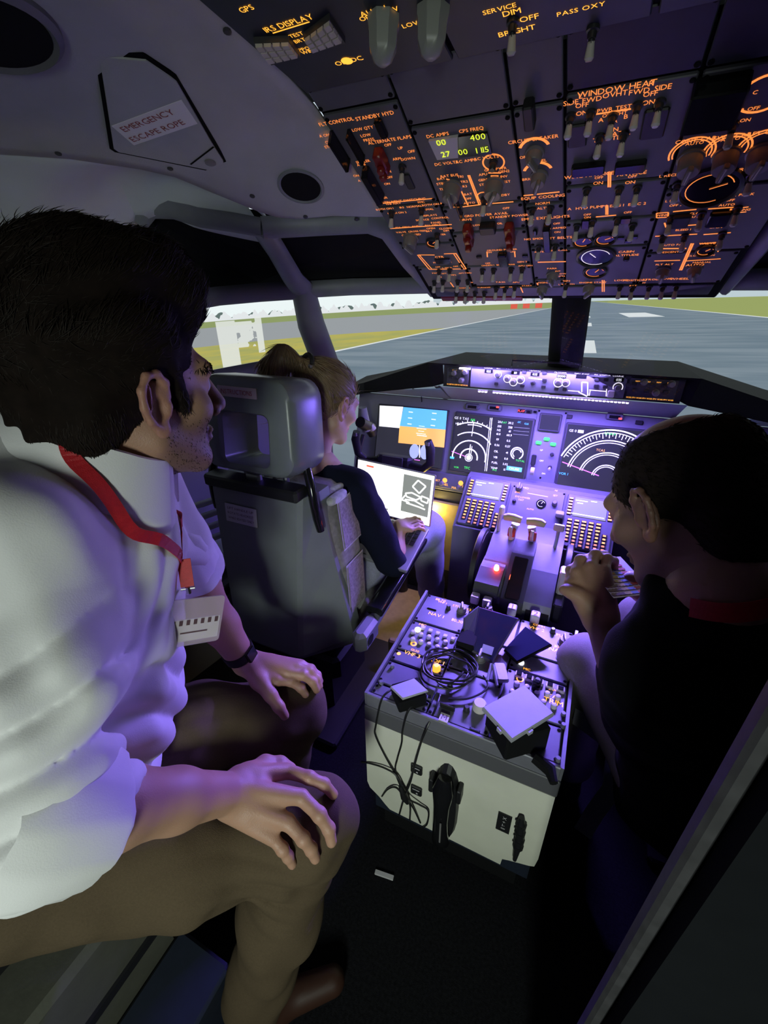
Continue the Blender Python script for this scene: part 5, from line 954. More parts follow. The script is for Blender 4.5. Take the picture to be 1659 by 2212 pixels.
b = MB(LPF); wv = lambda x, y: (lx+lw*(x-.5), z0+(hh-z0)*(1-y)); c_ = wv(.79,.46); b.rect(c_, (lw*.34,(hh-z0)*.72), 0, w=.002)
for P_ in ([(.74,.30),(.80,.16),(.90,.24),(.83,.40),(.74,.30)],[(.66,.46),(.74,.42),(.86,.47),(.80,.54),(.68,.52),(.66,.46)],[(.86,.44),(.95,.46),(.94,.55),(.86,.53),(.86,.44)],[(.66,.58),(.78,.56),(.90,.62)],[(.68,.64),(.84,.66),(.92,.68)],[(.66,.50),(.62,.60),(.72,.62)]):
    for p, q in zip(P_[:-1], P_[1:]): b.line(wv(*p), wv(*q), .0055, 1, w=.0026)
b.rect(wv(.18,.10), (.03,.006), 2, w=.0026); b.rect(wv(.30,.86), (.10,.004), 0, w=.0026)
b.build('window_contents', ['e_lapgrey','e_laptop','e_red'], sc_, fix=False)
KBF = Frame(LPF.p(lx,z0,.004), LPF.a, Vector((-0.3206,1.1509,0.7000))-Vector((-0.2958,1.2858,0.7350))); KBF.b = (KBF.b-KBF.a*KBF.b.dot(KBF.a)).normalized(); KBF.n = KBF.b.cross(KBF.a)
if KBF.n.z < 0: KBF.n = -KBF.n
b = MB(KBF); b.box((0,.112,-.008), (lw,.215,.014), bev=.003); b.build('base', 'laptopgrey', lt)
b = MB(KBF)
for r_ in range(5):
    for c_ in range(13): b.box((-.128+.0213*c_,.022+.0195*r_,.0002), (.0175,.0160,.003))
k_ = b.build('keys', 'knobdark', lt); k_['kind'] = 'stuff'
b = MB(KBF); b.box((0,.165,-.0002), (.11,.07,.002)); b.build('touchpad', 'knobgrey', lt)
# ------------------------------------------------------------------ captain yoke and side fittings
t = thing('control_yoke', 'black control yoke in front of the captain displays', 'yoke', (-.60,1.70,.2))
b = MB(); b.tube([(-.60,1.78,.0),(-.60,1.74,.45),(-.60,1.70,.80)], .03, 12); b.build('column', 'blackp', t, smooth=True)
b = MB(); b.box((-.60,1.68,.80), (.17,.05,.07), bev=.015); b.build('hub', 'blackp', t)
b = MB(); b.box((-.60,1.652,.815), (.10,.008,.045), bev=.002); b.build('clip_board', 'darkgrey', t)
for sx in (-1,1):
    b = MB(); b.tube([(-.60+sx*.07,1.68,.80),(-.60+sx*.14,1.67,.795),(-.60+sx*.175,1.66,.83),(-.60+sx*.178,1.645,.90),(-.60+sx*.168,1.64,.935)], [.020,.019,.019,.020,.016], 10); h_ = b.build('horn', 'blackp', t, smooth=True)
    b = MB(); b.box((-.60+sx*.17,1.63,.925), (.02,.015,.015), bev=.003); b.build('trim_switch', 'knobgrey', h_)
t = thing('hand_microphone', 'black hand microphone and hose on the captain side post', 'microphone', (-0.8000,1.7871,0.8843))
b = MB(); b.tube([(-0.8200,1.8012,1.0016),(-0.8200,1.8063,0.9450),(-0.8100,1.8166,0.8864)], [.02,.028,.024], 12); b.build('shade', 'frame', t, smooth=True, label='grey lamp shade')
b = MB(); b.tube([(-0.8100,1.7541,0.9438),(-0.8100,1.8567,0.8870),(-0.8000,1.8653,0.8503)], [.026,.03,.022], 12); b.build('head', 'blackp', t, smooth=True)
b = MB(); b.tube([(-0.8200,1.8001,0.8667),(-0.8200,1.7625,0.8198),(-0.8200,1.7379,0.7569),(-0.8200,1.7121,0.6818)], .012, 8); b.build('hose', 'blackp', t, smooth=True)
b = MB(); b.cyl((-0.7950,1.8285,0.9124), (-0.7850,1.8372,0.8882), .014, .018, 12); b.build('bulb', 'keypad', t, smooth=True)
t = thing('map_light', 'small black reading light under the glareshield left end', 'lamp', (-0.6000,1.9680,1.0326))
b = MB(); b.tube([(-0.6000,1.8877,1.0829),(-0.5900,1.9397,1.0673),(-0.5700,2.0124,1.0612)], .006, 8); b.build('bar', 'blackp', t, smooth=True)
b = MB(); b.tube([(-0.5850,1.9575,1.0620),(-0.5850,1.9674,1.0119)], .003, 6); b.build('stem', 'blackp', t, smooth=True)
b = MB(); b.tube([(-0.5400,2.0834,1.0588),(-0.5300,2.1461,1.0247),(-0.5300,2.1673,0.9875)], [.012,.016,.012], 10); b.build('head', 'railgrey', t, smooth=True)
# ------------------------------------------------------------------ things lying on the pedestal
def slab(name, corners, th, matn, label, cat, base=None, bevel=.003, top=None):
    P = [Vector(c) for c in corners]; n = (P[1]-P[0]).cross(P[2]-P[0]).normalized(); n = n if n.z > 0 else -n
    o0 = P[0]; a = (P[1]-P[0]).normalized(); bb = n.cross(a); F_ = Frame(o0, a, bb)
    uv = [((p-o0).dot(a), (p-o0).dot(bb)) for p in P]; cen = sum(P, Vector())/4
    t = thing(name, label, cat, tuple(cen-n*th)); b = MB(F_); b.prism(uv, -th, -bevel); b.prism(uv, -bevel, 0, inset=.04); b.build('case', matn, t)
    return t, F_, uv
mat('cardgrey', (.42,.42,.46), .5, noise=.04, bump=.1); mat('phone_glass', (.02,.022,.05), .08); mat('tabletgrey', (.10,.09,.13), .25)
t, F_, uv = slab('display_box', ((0.1277,0.7872,0.6650), (0.0524,0.6847,0.6650), (0.1270,0.6327,0.6650), (0.1993,0.7345,0.6650)), .012, 'cardgrey', 'square pale grey box lid on a black stand on the pedestal', 'box')
b = MB(); c_ = sum((Vector(p) for p in ((0.1277,0.7872,0.6650), (0.0524,0.6847,0.6650), (0.1270,0.6327,0.6650), (0.1993,0.7345,0.6650))), Vector())/4
b.box((c_.x+.003,c_.y-.005,.6185), (.105,.095,.068), ang=.7, bev=.004); b.build('stand', 'matteblack', t)
b = MB(); b.tube([(c_.x+.05,c_.y-.05,.60),(c_.x+.085,c_.y-.062,.595),(c_.x+.095,c_.y-.085,.592)], [.012,.014,.009], 8); b.build('plug', 'matteblack', t, smooth=True)
for i, q in enumerate((uv[1], uv[2])):
    b = MB(F_); b.box(((uv[1][0]*.35+uv[2][0]*.65) if i else (uv[2][0]*.6+uv[3][0]*.4), (uv[1][1]*.35+uv[2][1]*.65) if i else (uv[2][1]*.6+uv[3][1]*.4), -.008), (.012,.012,.010)); b.build('clip', 'cardgrey', t)
t, F_, uv = slab('power_box', ((-0.1282,0.7307,0.6250), (-0.1730,0.6821,0.6250), (-0.1311,0.6623,0.6250), (-0.0835,0.7097,0.6250)), .006, 'cardgrey', 'small black box with pale grey top near the left pedestal corner', 'box')
b = MB(); c_ = sum((Vector(p) for p in ((-0.1282,0.7307,0.6250), (-0.1730,0.6821,0.6250), (-0.1311,0.6623,0.6250), (-0.0835,0.7097,0.6250))), Vector())/4; b.box((c_.x,c_.y,.602), (.072,.062,.034), ang=.75, bev=.003); b.build('body', 'matteblack', t)
t, F_, uv = slab('smartphone', ((0.0951,1.0507,0.6150), (0.1728,0.9951,0.6250), (0.0953,0.9152,0.6000), (0.0544,0.9515,0.5920)), .009, 'gloss_black', 'dark smartphone with a bright reflection on the pedestal', 'phone')
b = MB(F_); b.prism(shrink(uv, .004), 0, .0008); b.build('screen', 'phone_glass', t)
t, F_, uv = slab('tablet', ((-0.0410,1.0326,0.6550), (0.0752,1.0290,0.6550), (0.0356,0.8865,0.6000), (-0.0298,0.9029,0.6000)), .012, 'tabletgrey', 'tilted dark tablet in a case on the pedestal', 'tablet')
b = MB(F_); b.prism(shrink(uv, .006), 0, .0008); b.build('screen', 'phone_glass', t)
b = MB(F_); b.box((uv[2][0]*.7+uv[3][0]*.2, uv[2][1]*.80, .0012), (.030,.024,.001)); b.build('sticker', 'cardgrey', t)
b = MB(); pA, pB, pC, pD = (Vector((-0.0410,1.0326,0.6550)), Vector((-0.0298,0.9029,0.6000)), Vector((-0.0542,0.9190,0.6000)), Vector((-0.0697,0.9766,0.6450)))
b.poly([pA,pB,pC,pD]); b.poly([pA,pD,pD-Vector((0,0,.05)),pA-Vector((0,0,.05))]); b.poly([pD,pC,pC-Vector((0,0,.012)),pD-Vector((0,0,.05))]); o = b.build('flap', 'tabletgrey', t); o.modifiers.new('t','SOLIDIFY').thickness = .003
b = MB(); b.box((-.045,.93,.602), (.05,.06,.04), bev=.004); b.build('kickstand', 'matteblack', t)
# coiled cable and leads
mat('cable', (.012,.012,.014), .45)

b = MB(); c0 = Vector((*(-0.0648,0.8197),.588)); path = []
for i in range(150):
    a = i*2*PI/30; r = .060+.010*math.sin(i*.37)+.008*math.sin(i*.11); path.append((c0.x+r*1.08*math.cos(a)+.006*math.sin(i*.2), c0.y+r*.92*math.sin(a), .589+.0045*(i/30)+.003*math.sin(i*.9)))
b.tube(path, .0027, 6); tag(b.build('coiled_cable', 'cable', smooth=True), 'coiled black cable lying in loops on the pedestal', 'cable')
def cable(path, label, r=.0026, name='cable'):
    P = np.array(path); n = len(P); tt = np.linspace(0, n-1, n*6)
    def cr(t):
        i = min(int(t), n-2); u = t-i; p0, p1, p2, p3 = P[max(i-1,0)], P[i], P[i+1], P[min(i+2,n-1)]
        return .5*((2*p1)+(-p0+p2)*u+(2*p0-5*p1+4*p2-p3)*u*u+(-p0+3*p1-3*p2+p3)*u**3)
    b = MB(); b.tube([tuple(cr(x)) for x in tt], r, 6); return tag(b.build(name, 'cable', smooth=True), label, 'cable', 'black leads on the pedestal')
af = lambda p, w=.008: tuple(AFF.p(p[0], p[1], w))
cable([(*(-0.1733,0.6961),.60),(*(-0.1881,0.6646),.592),af((-0.2037,0.4908),.012),af((-0.2069,0.4466)),af((-0.1808,0.3798)),af((-0.1448,0.3167),.012),af((-0.1171,0.2665),.02),af((-0.0931,0.2047),.012),af((-0.0730,0.1373),.006)], 'black lead running from the small box down to the floor')
cable([(*(-0.0955,0.7066),.590),(*(-0.1150,0.6646),.592),af((-0.1279,0.5209),.012),af((-0.1324,0.4592)),af((-0.1441,0.3897)),af((-0.1493,0.3339),.010),af((-0.1263,0.2811),.018),af((-0.1049,0.2180),.012),af((-0.1057,0.1267),.006)], 'black lead hanging left of the upper jack socket')
cable([(*(-0.0605,0.7373),.590),(*(-0.0576,0.6999),.592),af((-0.0655,0.5610),.012),af((-0.0791,0.4964),.012),af((-0.0913,0.4102),.020),af((-0.1004,0.3396),.020),af((-0.1148,0.2681),.022),af((-0.1256,0.2100),.012),af((-0.1393,0.1237),.006)], 'black lead crossing in front of the jack sockets')
cable([af((-0.2586,0.2940),.004),af((-0.2239,0.3182),.010),af((-0.1767,0.3329),.014),af((-0.1403,0.3264),.018),af((-0.1080,0.2659),.024),af((-0.0759,0.2394),.014),af((-0.0508,0.2222),.010),af((-0.0527,0.1535),.008),af((-0.0677,0.1181),.006)], 'black lead curving in from the left edge of the pale face')
cable([af((-0.1954,0.1738),.004),af((-0.1729,0.2343),.010),af((-0.1446,0.2684),.014),af((-0.1124,0.2592),.026)], 'short black lead bending up to the cable knot')
b = MB(); b.tube([af((-0.1288,0.3001),.022), af((-0.1148,0.2646),.026), af((-0.1075,0.2378),.022)], [.006,.011,.006], 10); tag(b.build('cable_tie', 'cable', smooth=True), 'dark knot where the leads are tied together', 'cable tie')
cable([(*(0.0243,0.8380),.595),(*(0.0418,0.8141),.592),(*(0.0334,0.7848),.592),(*(0.0036,0.7516),.592),(*(-0.0374,0.7330),.592)], 'black lead looping below the coil')
b = MB(); b.tube([(*(0.0373,0.8251),.596),(*(0.0367,0.8712),.610)], .004, 8); b.tube([(*(0.0640,0.8190),.596),(*(0.0415,0.8678),.612)], .004, 8)
b.box((*(0.0647,0.8617),.600), (.03,.06,.012), bev=.004, ang=.4); tag(b.build('clip_stand', 'cardgrey'), 'pale folding clip stand between the coil and the grey box', 'stand')
b = MB(); b.lathe(*(-0.0976,0.8162),[(.012,.584),(.012,.594),(.007,.600)],12)
o = b.build('connector_plug', 'legend_amber', smooth=True); tag(o, 'small glowing orange plug inside the cable coil', 'plug')
b = MB(); q = Vector((-0.1400,0.5558,0.0040)); b.box(tuple(q), (.055,.012,.006), bev=.001, ang=.15); tag(b.build('floor_label', 'label_grey'), 'small white strip lying on the dark floor', 'strip')

# ------------------------------------------------------------------ implicit-surface modelling of bodies and clothes
def V3(p): return np.array(p, float)
def nrm(v): v = V3(v); return v/np.linalg.norm(v)
class Sdf:
    """smooth union of tapered capsules and ellipsoids, meshed with surface nets"""
    def __init__(s): s.P = []; s.disp = None
    def cone(s, a, b, ra, rb=None, k=.012, sub=False): s.P.append(('c', V3(a), V3(b), ra, ra if rb is None else rb, k, sub)); return s
    def chain(s, pts, rs, k=.008):
        for i in range(len(pts)-1): s.cone(pts[i], pts[i+1], rs[i], rs[i+1], k)
        return s
    def ell(s, c, r, R=None, k=.012, sub=False): s.P.append(('e', V3(c), V3(r), np.eye(3) if R is None else np.array(R), 0, k, sub)); return s
    def bounds(s, pad):
        lo, hi = np.full(3, 1e9), np.full(3, -1e9)
        for q in s.P:
            if q[6]: continue
            if q[0] == 'c': r = max(q[3], q[4]); lo = np.minimum(lo, np.minimum(q[1], q[2])-r); hi = np.maximum(hi, np.maximum(q[1], q[2])+r)
            else: r = max(q[2]); lo = np.minimum(lo, q[1]-r); hi = np.maximum(hi, q[1]+r)
        return lo-pad, hi+pad
    @staticmethod
    def one(q, X):
        if q[0] == 'c':
            ba = q[2]-q[1]; pa = X-q[1]; t = np.clip(pa@ba/max(ba@ba, 1e-9), 0, 1)
            return np.linalg.norm(pa-t[:,None]*ba, axis=1)-(q[3]+(q[4]-q[3])*t)
        l = (X-q[1])@q[3].T; k0 = np.linalg.norm(l/q[2], axis=1); k1 = np.linalg.norm(l/q[2]**2, axis=1)
        return k0*(k0-1)/np.maximum(k1, 1e-6)
    def __call__(s, X, cull=None):
        d = np.full(len(X), 1.0)
        for q in s.P:
            if cull is not None:
                c, rad = cull
                if q[0] == 'c':
                    ba = q[2]-q[1]; t = np.clip((c-q[1])@ba/max(ba@ba,1e-9), 0, 1); dd = np.linalg.norm(c-q[1]-t*ba)-max(q[3],q[4])
                else: dd = np.linalg.norm(c-q[1])-max(q[2])
                if dd > rad+q[5]*2+.01: continue
            di = s.one(q, X); k = q[5]
            if q[6]: di = -di; h = np.maximum(k-np.abs(d-di), 0)/k; d = np.maximum(d, di)+h*h*k*.25
            else: h = np.maximum(k-np.abs(d-di), 0)/k; d = np.minimum(d, di)-h*h*k*.25
        if s.disp is not None: d = d-s.disp(X)
        return d
    def mesh(s, h, lo=None, hi=None):
        l0, h0 = s.bounds(h*4+.008)
        lo = l0 if lo is None else np.maximum(V3(lo), l0); hi = h0 if hi is None else np.minimum(V3(hi), h0)
        B = 14; n = (np.ceil((hi-lo)/h).astype(int)//B+1)*B+1
        D = np.full(n, .05, np.float32); nb = (n-1)//B; half = B*h/2; rad = half*1.75
        ii = np.stack(np.meshgrid(*[np.arange(B+1)]*3, indexing='ij'), -1).reshape(-1,3)*h
        for bx in range(nb[0]):
            for by in range(nb[1]):
                for bz in range(nb[2]):
                    o = lo+np.array([bx,by,bz])*B*h; c = o+half; d0 = s(c[None], (c, rad+.03))[0]
                    if d0 > rad+.03: continue
                    sl = tuple(slice(a*B, a*B+B+1) for a in (bx,by,bz))
                    if d0 < -rad-.03: D[sl] = -.05; continue
                    D[sl] = s(o+ii, (c, rad)).reshape(B+1,B+1,B+1)
        S = D < 0
        cnt = np.zeros(n-1, np.int8)
        cor = [(a,b,c) for a in (0,1) for b in (0,1) for c in (0,1)]
        for a,b,c in cor: cnt += S[a:n[0]-1+a, b:n[1]-1+b, c:n[2]-1+c]
        act = (cnt > 0)&(cnt < 8); idx = np.argwhere(act); vid = np.full(n-1, -1, np.int64); vid[act] = np.arange(len(idx))
        acc = np.zeros((len(idx),3)); num = np.zeros(len(idx))
        for a in cor:
            for ax in range(3):
                if a[ax]: continue
                b_ = list(a); b_[ax] = 1; d0 = D[tuple((idx+np.array(a)).T)]; d1 = D[tuple((idx+np.array(b_)).T)]
                m = (d0 < 0) != (d1 < 0); t = np.where(m, d0/np.where(m, d0-d1, 1), 0); p = np.tile(np.array(a, float), (len(idx),1)); p[:,ax] = t
                acc[m] += p[m]; num[m] += 1
        verts = lo+(idx+acc/np.maximum(num,1)[:,None])*h
        Q = []
        for ax in range(3):
            u, v = (ax+1)%3, (ax+2)%3
            s0 = [slice(None)]*3; s1 = [slice(None)]*3; s0[ax] = slice(0,-1); s1[ax] = slice(1,None)
            ch = S[tuple(s0)] != S[tuple(s1)]; e = np.argwhere(ch); ok = (e[:,u] > 0)&(e[:,v] > 0)&(e[:,u] < n[u]-1)&(e[:,v] < n[v]-1); e = e[ok]
            sg = S[tuple(e.T)]; du = np.zeros(3, int); du[u] = 1; dv = np.zeros(3, int); dv[v] = 1
            q = np.stack([vid[tuple((e-du-dv).T)], vid[tuple((e-dv).T)], vid[tuple(e.T)], vid[tuple((e-du).T)]], 1)
            q = np.where(sg[:,None], q, q[:,::-1]); Q.append(q[(q >= 0).all(1)])
        return verts, np.concatenate(Q)
    def grad(s, X, e=.002):
        g = np.stack([s(X+np.eye(3)[i]*e)-s(X-np.eye(3)[i]*e) for i in range(3)], 1); return g/np.maximum(np.linalg.norm(g, axis=1, keepdims=True), 1e-9)
    def snap(s, X, off=.003, it=4):
        X = np.array(X, float)
        for _ in range(it): X = X-s.grad(X)*(s(X)-off)[:,None]
        return X
def wav(seed, freq, amp, n=6, stretch=None):
    r = np.random.default_rng(seed); K = r.normal(size=(n,3)); K /= np.linalg.norm(K, axis=1, keepdims=True)
    if stretch is not None: K = K-np.outer(K@nrm(stretch), nrm(stretch))*.85
    K *= freq*r.uniform(.6,1.6,(n,1)); ph = r.uniform(0,6.28,n)
    return lambda X: amp*sum(np.sin(X@K[i]+ph[i]+1.3*np.sin(X@K[(i+1)%n]*.5)) for i in range(n))/math.sqrt(n)
def np_mesh(name, parts, matn, parent, col=None, smooth=True, label=None):
    off = np.array(wloc(parent)) if parent else np.zeros(3); vs, qs, k = [], [], 0
    for v, q in parts: vs.append(v); qs.append(q+k); k += len(v)
    v = np.concatenate(vs); q = np.concatenate(qs); me = bpy.data.meshes.new(name)
    me.vertices.add(len(v)); me.vertices.foreach_set('co', (v-off).astype(np.float32).ravel()); w_ = q.shape[1]
    me.loops.add(q.size); me.loops.foreach_set('vertex_index', q.astype(np.int32).ravel()); me.polygons.add(len(q)); me.polygons.foreach_set('loop_start', np.arange(0, q.size, w_, dtype=np.int32))
    me.update(calc_edges=True); me.validate()
    if smooth: me.polygons.foreach_set('use_smooth', np.ones(len(me.polygons), bool))
    if col is not None:
        a = me.color_attributes.new('Col', 'FLOAT_COLOR', 'POINT'); c = np.ones((len(v),4), np.float32); c[:,:3] = col(v); a.data.foreach_set('color', c.ravel())
    for x in (matn if isinstance(matn, list) else [matn]): me.materials.append(MATS[x])
    o = bpy.data.objects.new(name, me); COL.objects.link(o); o.parent = parent
    if label: o['label'] = label
    return o
def cmat(name, rough=.5, sss=0, bump=0, bscale=300, sheen=0, nz=.0):
    m = mat(name, (.5,.5,.5), rough, bump=bump, bscale=bscale, sheen=sheen); nt = m.node_tree; b = nt.nodes['Principled BSDF']
    a = nt.nodes.new('ShaderNodeAttribute'); a.attribute_name = 'Col'; nt.links.new(a.outputs['Color'], b.inputs['Base Color'])
    if sss: b.inputs['Subsurface Weight'].default_value = sss; b.inputs['Subsurface Radius'].default_value = (.012,.004,.002); b.inputs['Subsurface Scale'].default_value = .5
    return m
cmat('skin', .5, sss=.12, bump=.25, bscale=500)
class Head:
    """head in its own frame: x right, y face, z up; origin between the ears"""
    def __init__(s, c, face, up=(0,0,1), sc=1.0):
        s.c = V3(c); s.y = nrm(face); u = V3(up); s.z = nrm(u-s.y*(u@s.y)); s.x = np.cross(s.y, s.z); s.R = np.stack([s.x, s.y, s.z]); s.sc = sc
    def w(s, p): return s.c+(V3(p)*s.sc)@s.R
    def loc(s, X): return ((X-s.c)@s.R.T)/s.sc
    def build(s, S, neck, male=True, ears=(1,-1)):
        k = s.sc; E = lambda c, r, kk=.018, sub=False: S.ell(s.w(c), V3(r)*k, s.R, kk*k, sub); Cn = lambda a, b, ra, rb, kk=.012, sub=False: S.cone(s.w(a), s.w(b), ra*k, rb*k, kk*k, sub)
        E((0,-.014,.034), (.076,.097,.086)); E((0,.030,-.030), (.060,.064,.078), .03)
        E((0,.072,-.096), (.024,.020,.018), .025)
        for q in (1,-1):
            Cn((q*.054,.004,-.052), (q*.022,.068,-.096), .017, .015, .025); E((q*.044,.060,-.022), (.022,.022,.020), .02)
        Cn((-.036,.080,.024), (.036,.080,.024), .013, .013, .02)
        for q in (1,-1): E((q*.033,.100,.006), (.017,.016,.011), .012, True); E((q*.032,.077,.005), (.0135,.0135,.0125), .004)
        Cn((0,.092,.016), (0,.117,-.026), .0085, .0115, .012); E((0,.116,-.031), (.011,.011,.009), .008)
        for q in (1,-1): E((q*.013,.104,-.035), (.008,.010,.008), .006)
        E((0,.092,-.060), (.023,.010,.006), .008); E((0,.090,-.071), (.021,.011,.007), .008); E((0,.102,-.0655), (.024,.008,.0016), .003, True)
        for q in ears:                                   # ears: rim, inner ridge, lobe, hollow
            def P(y, z, o=0): a = .45; return (q*(.073+.0+(-y)*math.sin(a)*.9+o+.006), .004+y*math.cos(a), z+.000)
            E(P(-.010,-.004,.0), (.0055,.017,.028), .006)
            pts = [P(.008,.004,.004),P(.006,.020,.006),P(-.006,.031,.008),P(-.022,.030,.009),P(-.032,.016,.010),P(-.031,-.002,.009),P(-.024,-.018,.007),P(-.013,-.028,.005)]
            for i in range(len(pts)-1): Cn(pts[i], pts[i+1], .0042, .0042, .004)
            E(P(-.006,-.032,.004), (.005,.009,.010), .006); Cn(P(.006,-.006,.006), P(.004,-.014,.006), .005, .004, .004)
            Cn(P(-.020,.018,.006), P(-.021,-.006,.006), .003, .003, .004)
            E(P(-.008,-.006,.010), (.008,.0085,.013), .005, True)
        nb = V3(neck); S.cone(s.w((0,-.022,-.045)), nb, .056*k, .062*k, .03); S.cone(s.w((0,.02,-.075)), nb+s.y*.02, .035*k, .045*k, .03)
def strands(name, S, region, flow, n, length, r0, matn, parent, lift=.25, seed=1, jit=.35, curl=0.):
    """hair tufts: tapered curved tubes rooted on the surface of S"""
    r = np.random.default_rng(seed); v, q = S.mesh(.006); v = v[region(v)]
    P = v[r.integers(0, len(v), n)]+r.normal(size=(n,3))*.002; P = S.snap(P, -.001, 2); N_ = S.grad(P)
    f = flow(P); f = f+r.normal(size=(n,3))*jit; f = f-N_*np.sum(f*N_,1)[:,None]; f /= np.linalg.norm(f,axis=1,keepdims=True)+1e-9
    L = length(P)*r.uniform(.6,1.3,n); K = 5; C_ = []; cur = P.copy(); d = f+N_*lift*r.uniform(.3,1.6,n)[:,None]; d /= np.linalg.norm(d,axis=1,keepdims=True)
    for i in range(K):
        C_.append(cur.copy()); cur = cur+d*(L/(K-1))[:,None]; f2 = flow(cur); d = d+.35*(f2-N_*np.sum(f2*N_,1)[:,None])-N_*.10+r.normal(size=(n,3))*curl; d /= np.linalg.norm(d,axis=1,keepdims=True)
    C_ = np.stack(C_,1); T = C_[:,1]-C_[:,0]; T /= np.linalg.norm(T,axis=1,keepdims=True); A = np.cross(T, r.normal(size=(n,3))); A /= np.linalg.norm(A,axis=1,keepdims=True); Bq = np.cross(T, A)
    vs = []; rad = r0*np.array([1,1,.85,.55,.12])
    for i in range(K):
        for a in range(3): vs.append(C_[:,i]+(A*math.cos(a*2.0944)+Bq*math.sin(a*2.0944))*rad[i])
    vs = np.stack(vs,1).reshape(-1,3); base = (np.arange(n)*K*3)[:,None,None]
    fq = np.array([[i*3+a, i*3+(a+1)%3, i*3+3+(a+1)%3, i*3+3+a] for i in range(K-1) for a in range(3)]); F4 = (base+fq[None]).reshape(-1,4)
    o = np_mesh(name, [(vs, F4)], matn, parent); o['kind'] = 'stuff'; return o
def ribbon(name, pts, wd, S, matn, parent, off=.004, th=.0012, side=None):
    P = np.array(pts, float); n = len(P); t = np.linspace(0, n-1, n*6)
    def cr(x):
        i = min(int(x), n-2); u = x-i; a, b_, c, d = P[max(i-1,0)], P[i], P[i+1], P[min(i+2,n-1)]
        return .5*((2*b_)+(-a+c)*u+(2*a-5*b_+4*c-d)*u*u+(-a+3*b_-3*c+d)*u**3)
    X = np.array([cr(x) for x in t])
    if S is not None:
        X = S.snap(X, off)
        for _ in range(8): X[1:-1] = X[1:-1]*.5+(X[:-2]+X[2:])*.25
        d_ = S(X); N_ = S.grad(X); X = X+N_*np.maximum(off*.6-d_, 0)[:,None]; N_[1:-1] = N_[1:-1]+N_[:-2]+N_[2:]; N_ /= np.linalg.norm(N_, axis=1, keepdims=True)
    else: N_ = np.tile(nrm(side), (len(X),1))
    T = np.gradient(X, axis=0); T /= np.linalg.norm(T,axis=1,keepdims=True); Sd = np.cross(T, N_); Sd /= np.linalg.norm(Sd,axis=1,keepdims=True)
    b = MB(); vs = []
    for i in range(len(X)): vs += [X[i]-Sd[i]*wd/2, X[i]+Sd[i]*wd/2, X[i]+Sd[i]*wd/2+N_[i]*th, X[i]-Sd[i]*wd/2+N_[i]*th]
    b.raw(vs, [(i*4+k, i*4+(k+1)%4, i*4+4+(k+1)%4, i*4+4+k) for i in range(len(X)-1) for k in range(4)]+[(3,2,1,0), tuple(range(len(vs)-4, len(vs)))])
    return b.build(name, matn, parent, smooth=False), X
def hand(S, wrist, knuckles, fingers, thumb, k=1.06):
    """palm from the wrist to four knuckles; fingers = polylines of joints; thumb = polyline from the wrist side"""
    w0 = V3(wrist); K = [V3(p) for p in knuckles]
    for i, p in enumerate(K):
        b0 = w0+(p-w0)*.12+(p-sum(K)/4)*.35; S.cone(b0, p, .0165*k, .0112*k, .012)
    S.cone(w0+(K[0]-w0)*.45, w0+(K[3]-w0)*.45, .014*k, .013*k, .012)
    for f, r in zip(fingers, (.0092,.0096,.0091,.0080)):
        pts = [V3(p) for p in f]; n = len(pts); rs = [r*k*(1.12-.30*i/(n-1)) for i in range(n)]
        S.chain(pts, rs, .0035)
        for p, rr in zip(pts[1:-1], rs[1:-1]): S.ell(p, (rr*1.10,)*3, None, .004)
    T = [V3(p) for p in thumb]; S.chain(T, [.0165*k,.0125*k,.0108*k,.0088*k][:len(T)], .008)
    S.cone(w0, T[0], .018*k, .0165*k, .012)

# ================================================================== man in the white shirt (foreground)
mat('shoe_brown', (.05,.02,.012), .5)
m1 = thing('person', 'man in white shirt and khaki trousers leaning forward, hands on his knees', 'person', (-.60,.15,0))
mat('shirt_white', (.80,.79,.80), .75, bump=.15, bscale=600, sheen=.2); mat('khaki', (.098,.070,.042), .9, spec=.15, noise=.08, nscale=300, bump=.35, bscale=700)
mat('hair_dark', (.010,.006,.0045), .8, spec=.12, noise=.3, nscale=60); mat('hair_tip', (.016,.010,.007), .6, spec=.25)
HC = V3((-0.4135,0.3826,1.3854)); face1 = nrm((.25,.96,-.08)); H1 = Head(HC, face1, (.05,.05,1), 1.08)
NB = V3((-.455,.340,1.300)); RS = V3((-.400,.205,1.262)); LS = V3((-.625,.485,1.262))
RE = V3((-0.3234,0.0803,0.9842)); RW = V3((-0.2878,0.2772,0.7420)); LE = V3((-0.5298,0.4608,1.0528)); LW = V3((-0.4819,0.5307,0.7220))
RH = V3((-.545,.065,.655)); LH = V3((-.665,.235,.655)); RK = V3((-.205,.352,.575)); LK = V3((-.388,.552,.575)); RA = V3((-.285,.190,.085)); LA = V3((-.44,.43,.085))
tf = nrm((.70,.66,.0)); tr = nrm((.66,-.70,0))
def TR(spine): z = nrm(spine); y = nrm(tf-z*(tf@z)); return np.stack([np.cross(y,z), y, z])
up1 = NB-(RH+LH)/2; T1 = TR(up1); PC = (RH+LH)/2
rfm = RE+(RW-RE)*.28; lfm = LE+(LW-LE)*.28
S = Sdf(); S.cone(NB, PC, .072, .10, .05); S.cone(NB-V3((0,0,.05)), RS-V3((0,0,.03)), .04, .04, .04); S.cone(NB-V3((0,0,.05)), LS-V3((0,0,.03)), .04, .04, .04); S.chain([RS-V3((0,0,.03)),RE,rfm], [.048,.044,.044], .02); S.chain([LS,LE,lfm], [.048,.042,.042], .02)
S.chain([RH,RK,RA], [.075,.056,.042], .03); S.chain([LH,LK,LA], [.075,.056,.042], .03); CORE = S
SHD = Sdf(); H1.build(SHD, NB, True, ears=(1,-1))
SRA = Sdf(); SRA.chain([RE,rfm,RE+(RW-RE)*.62,RW], [.044,.0485,.040,.031], .02)
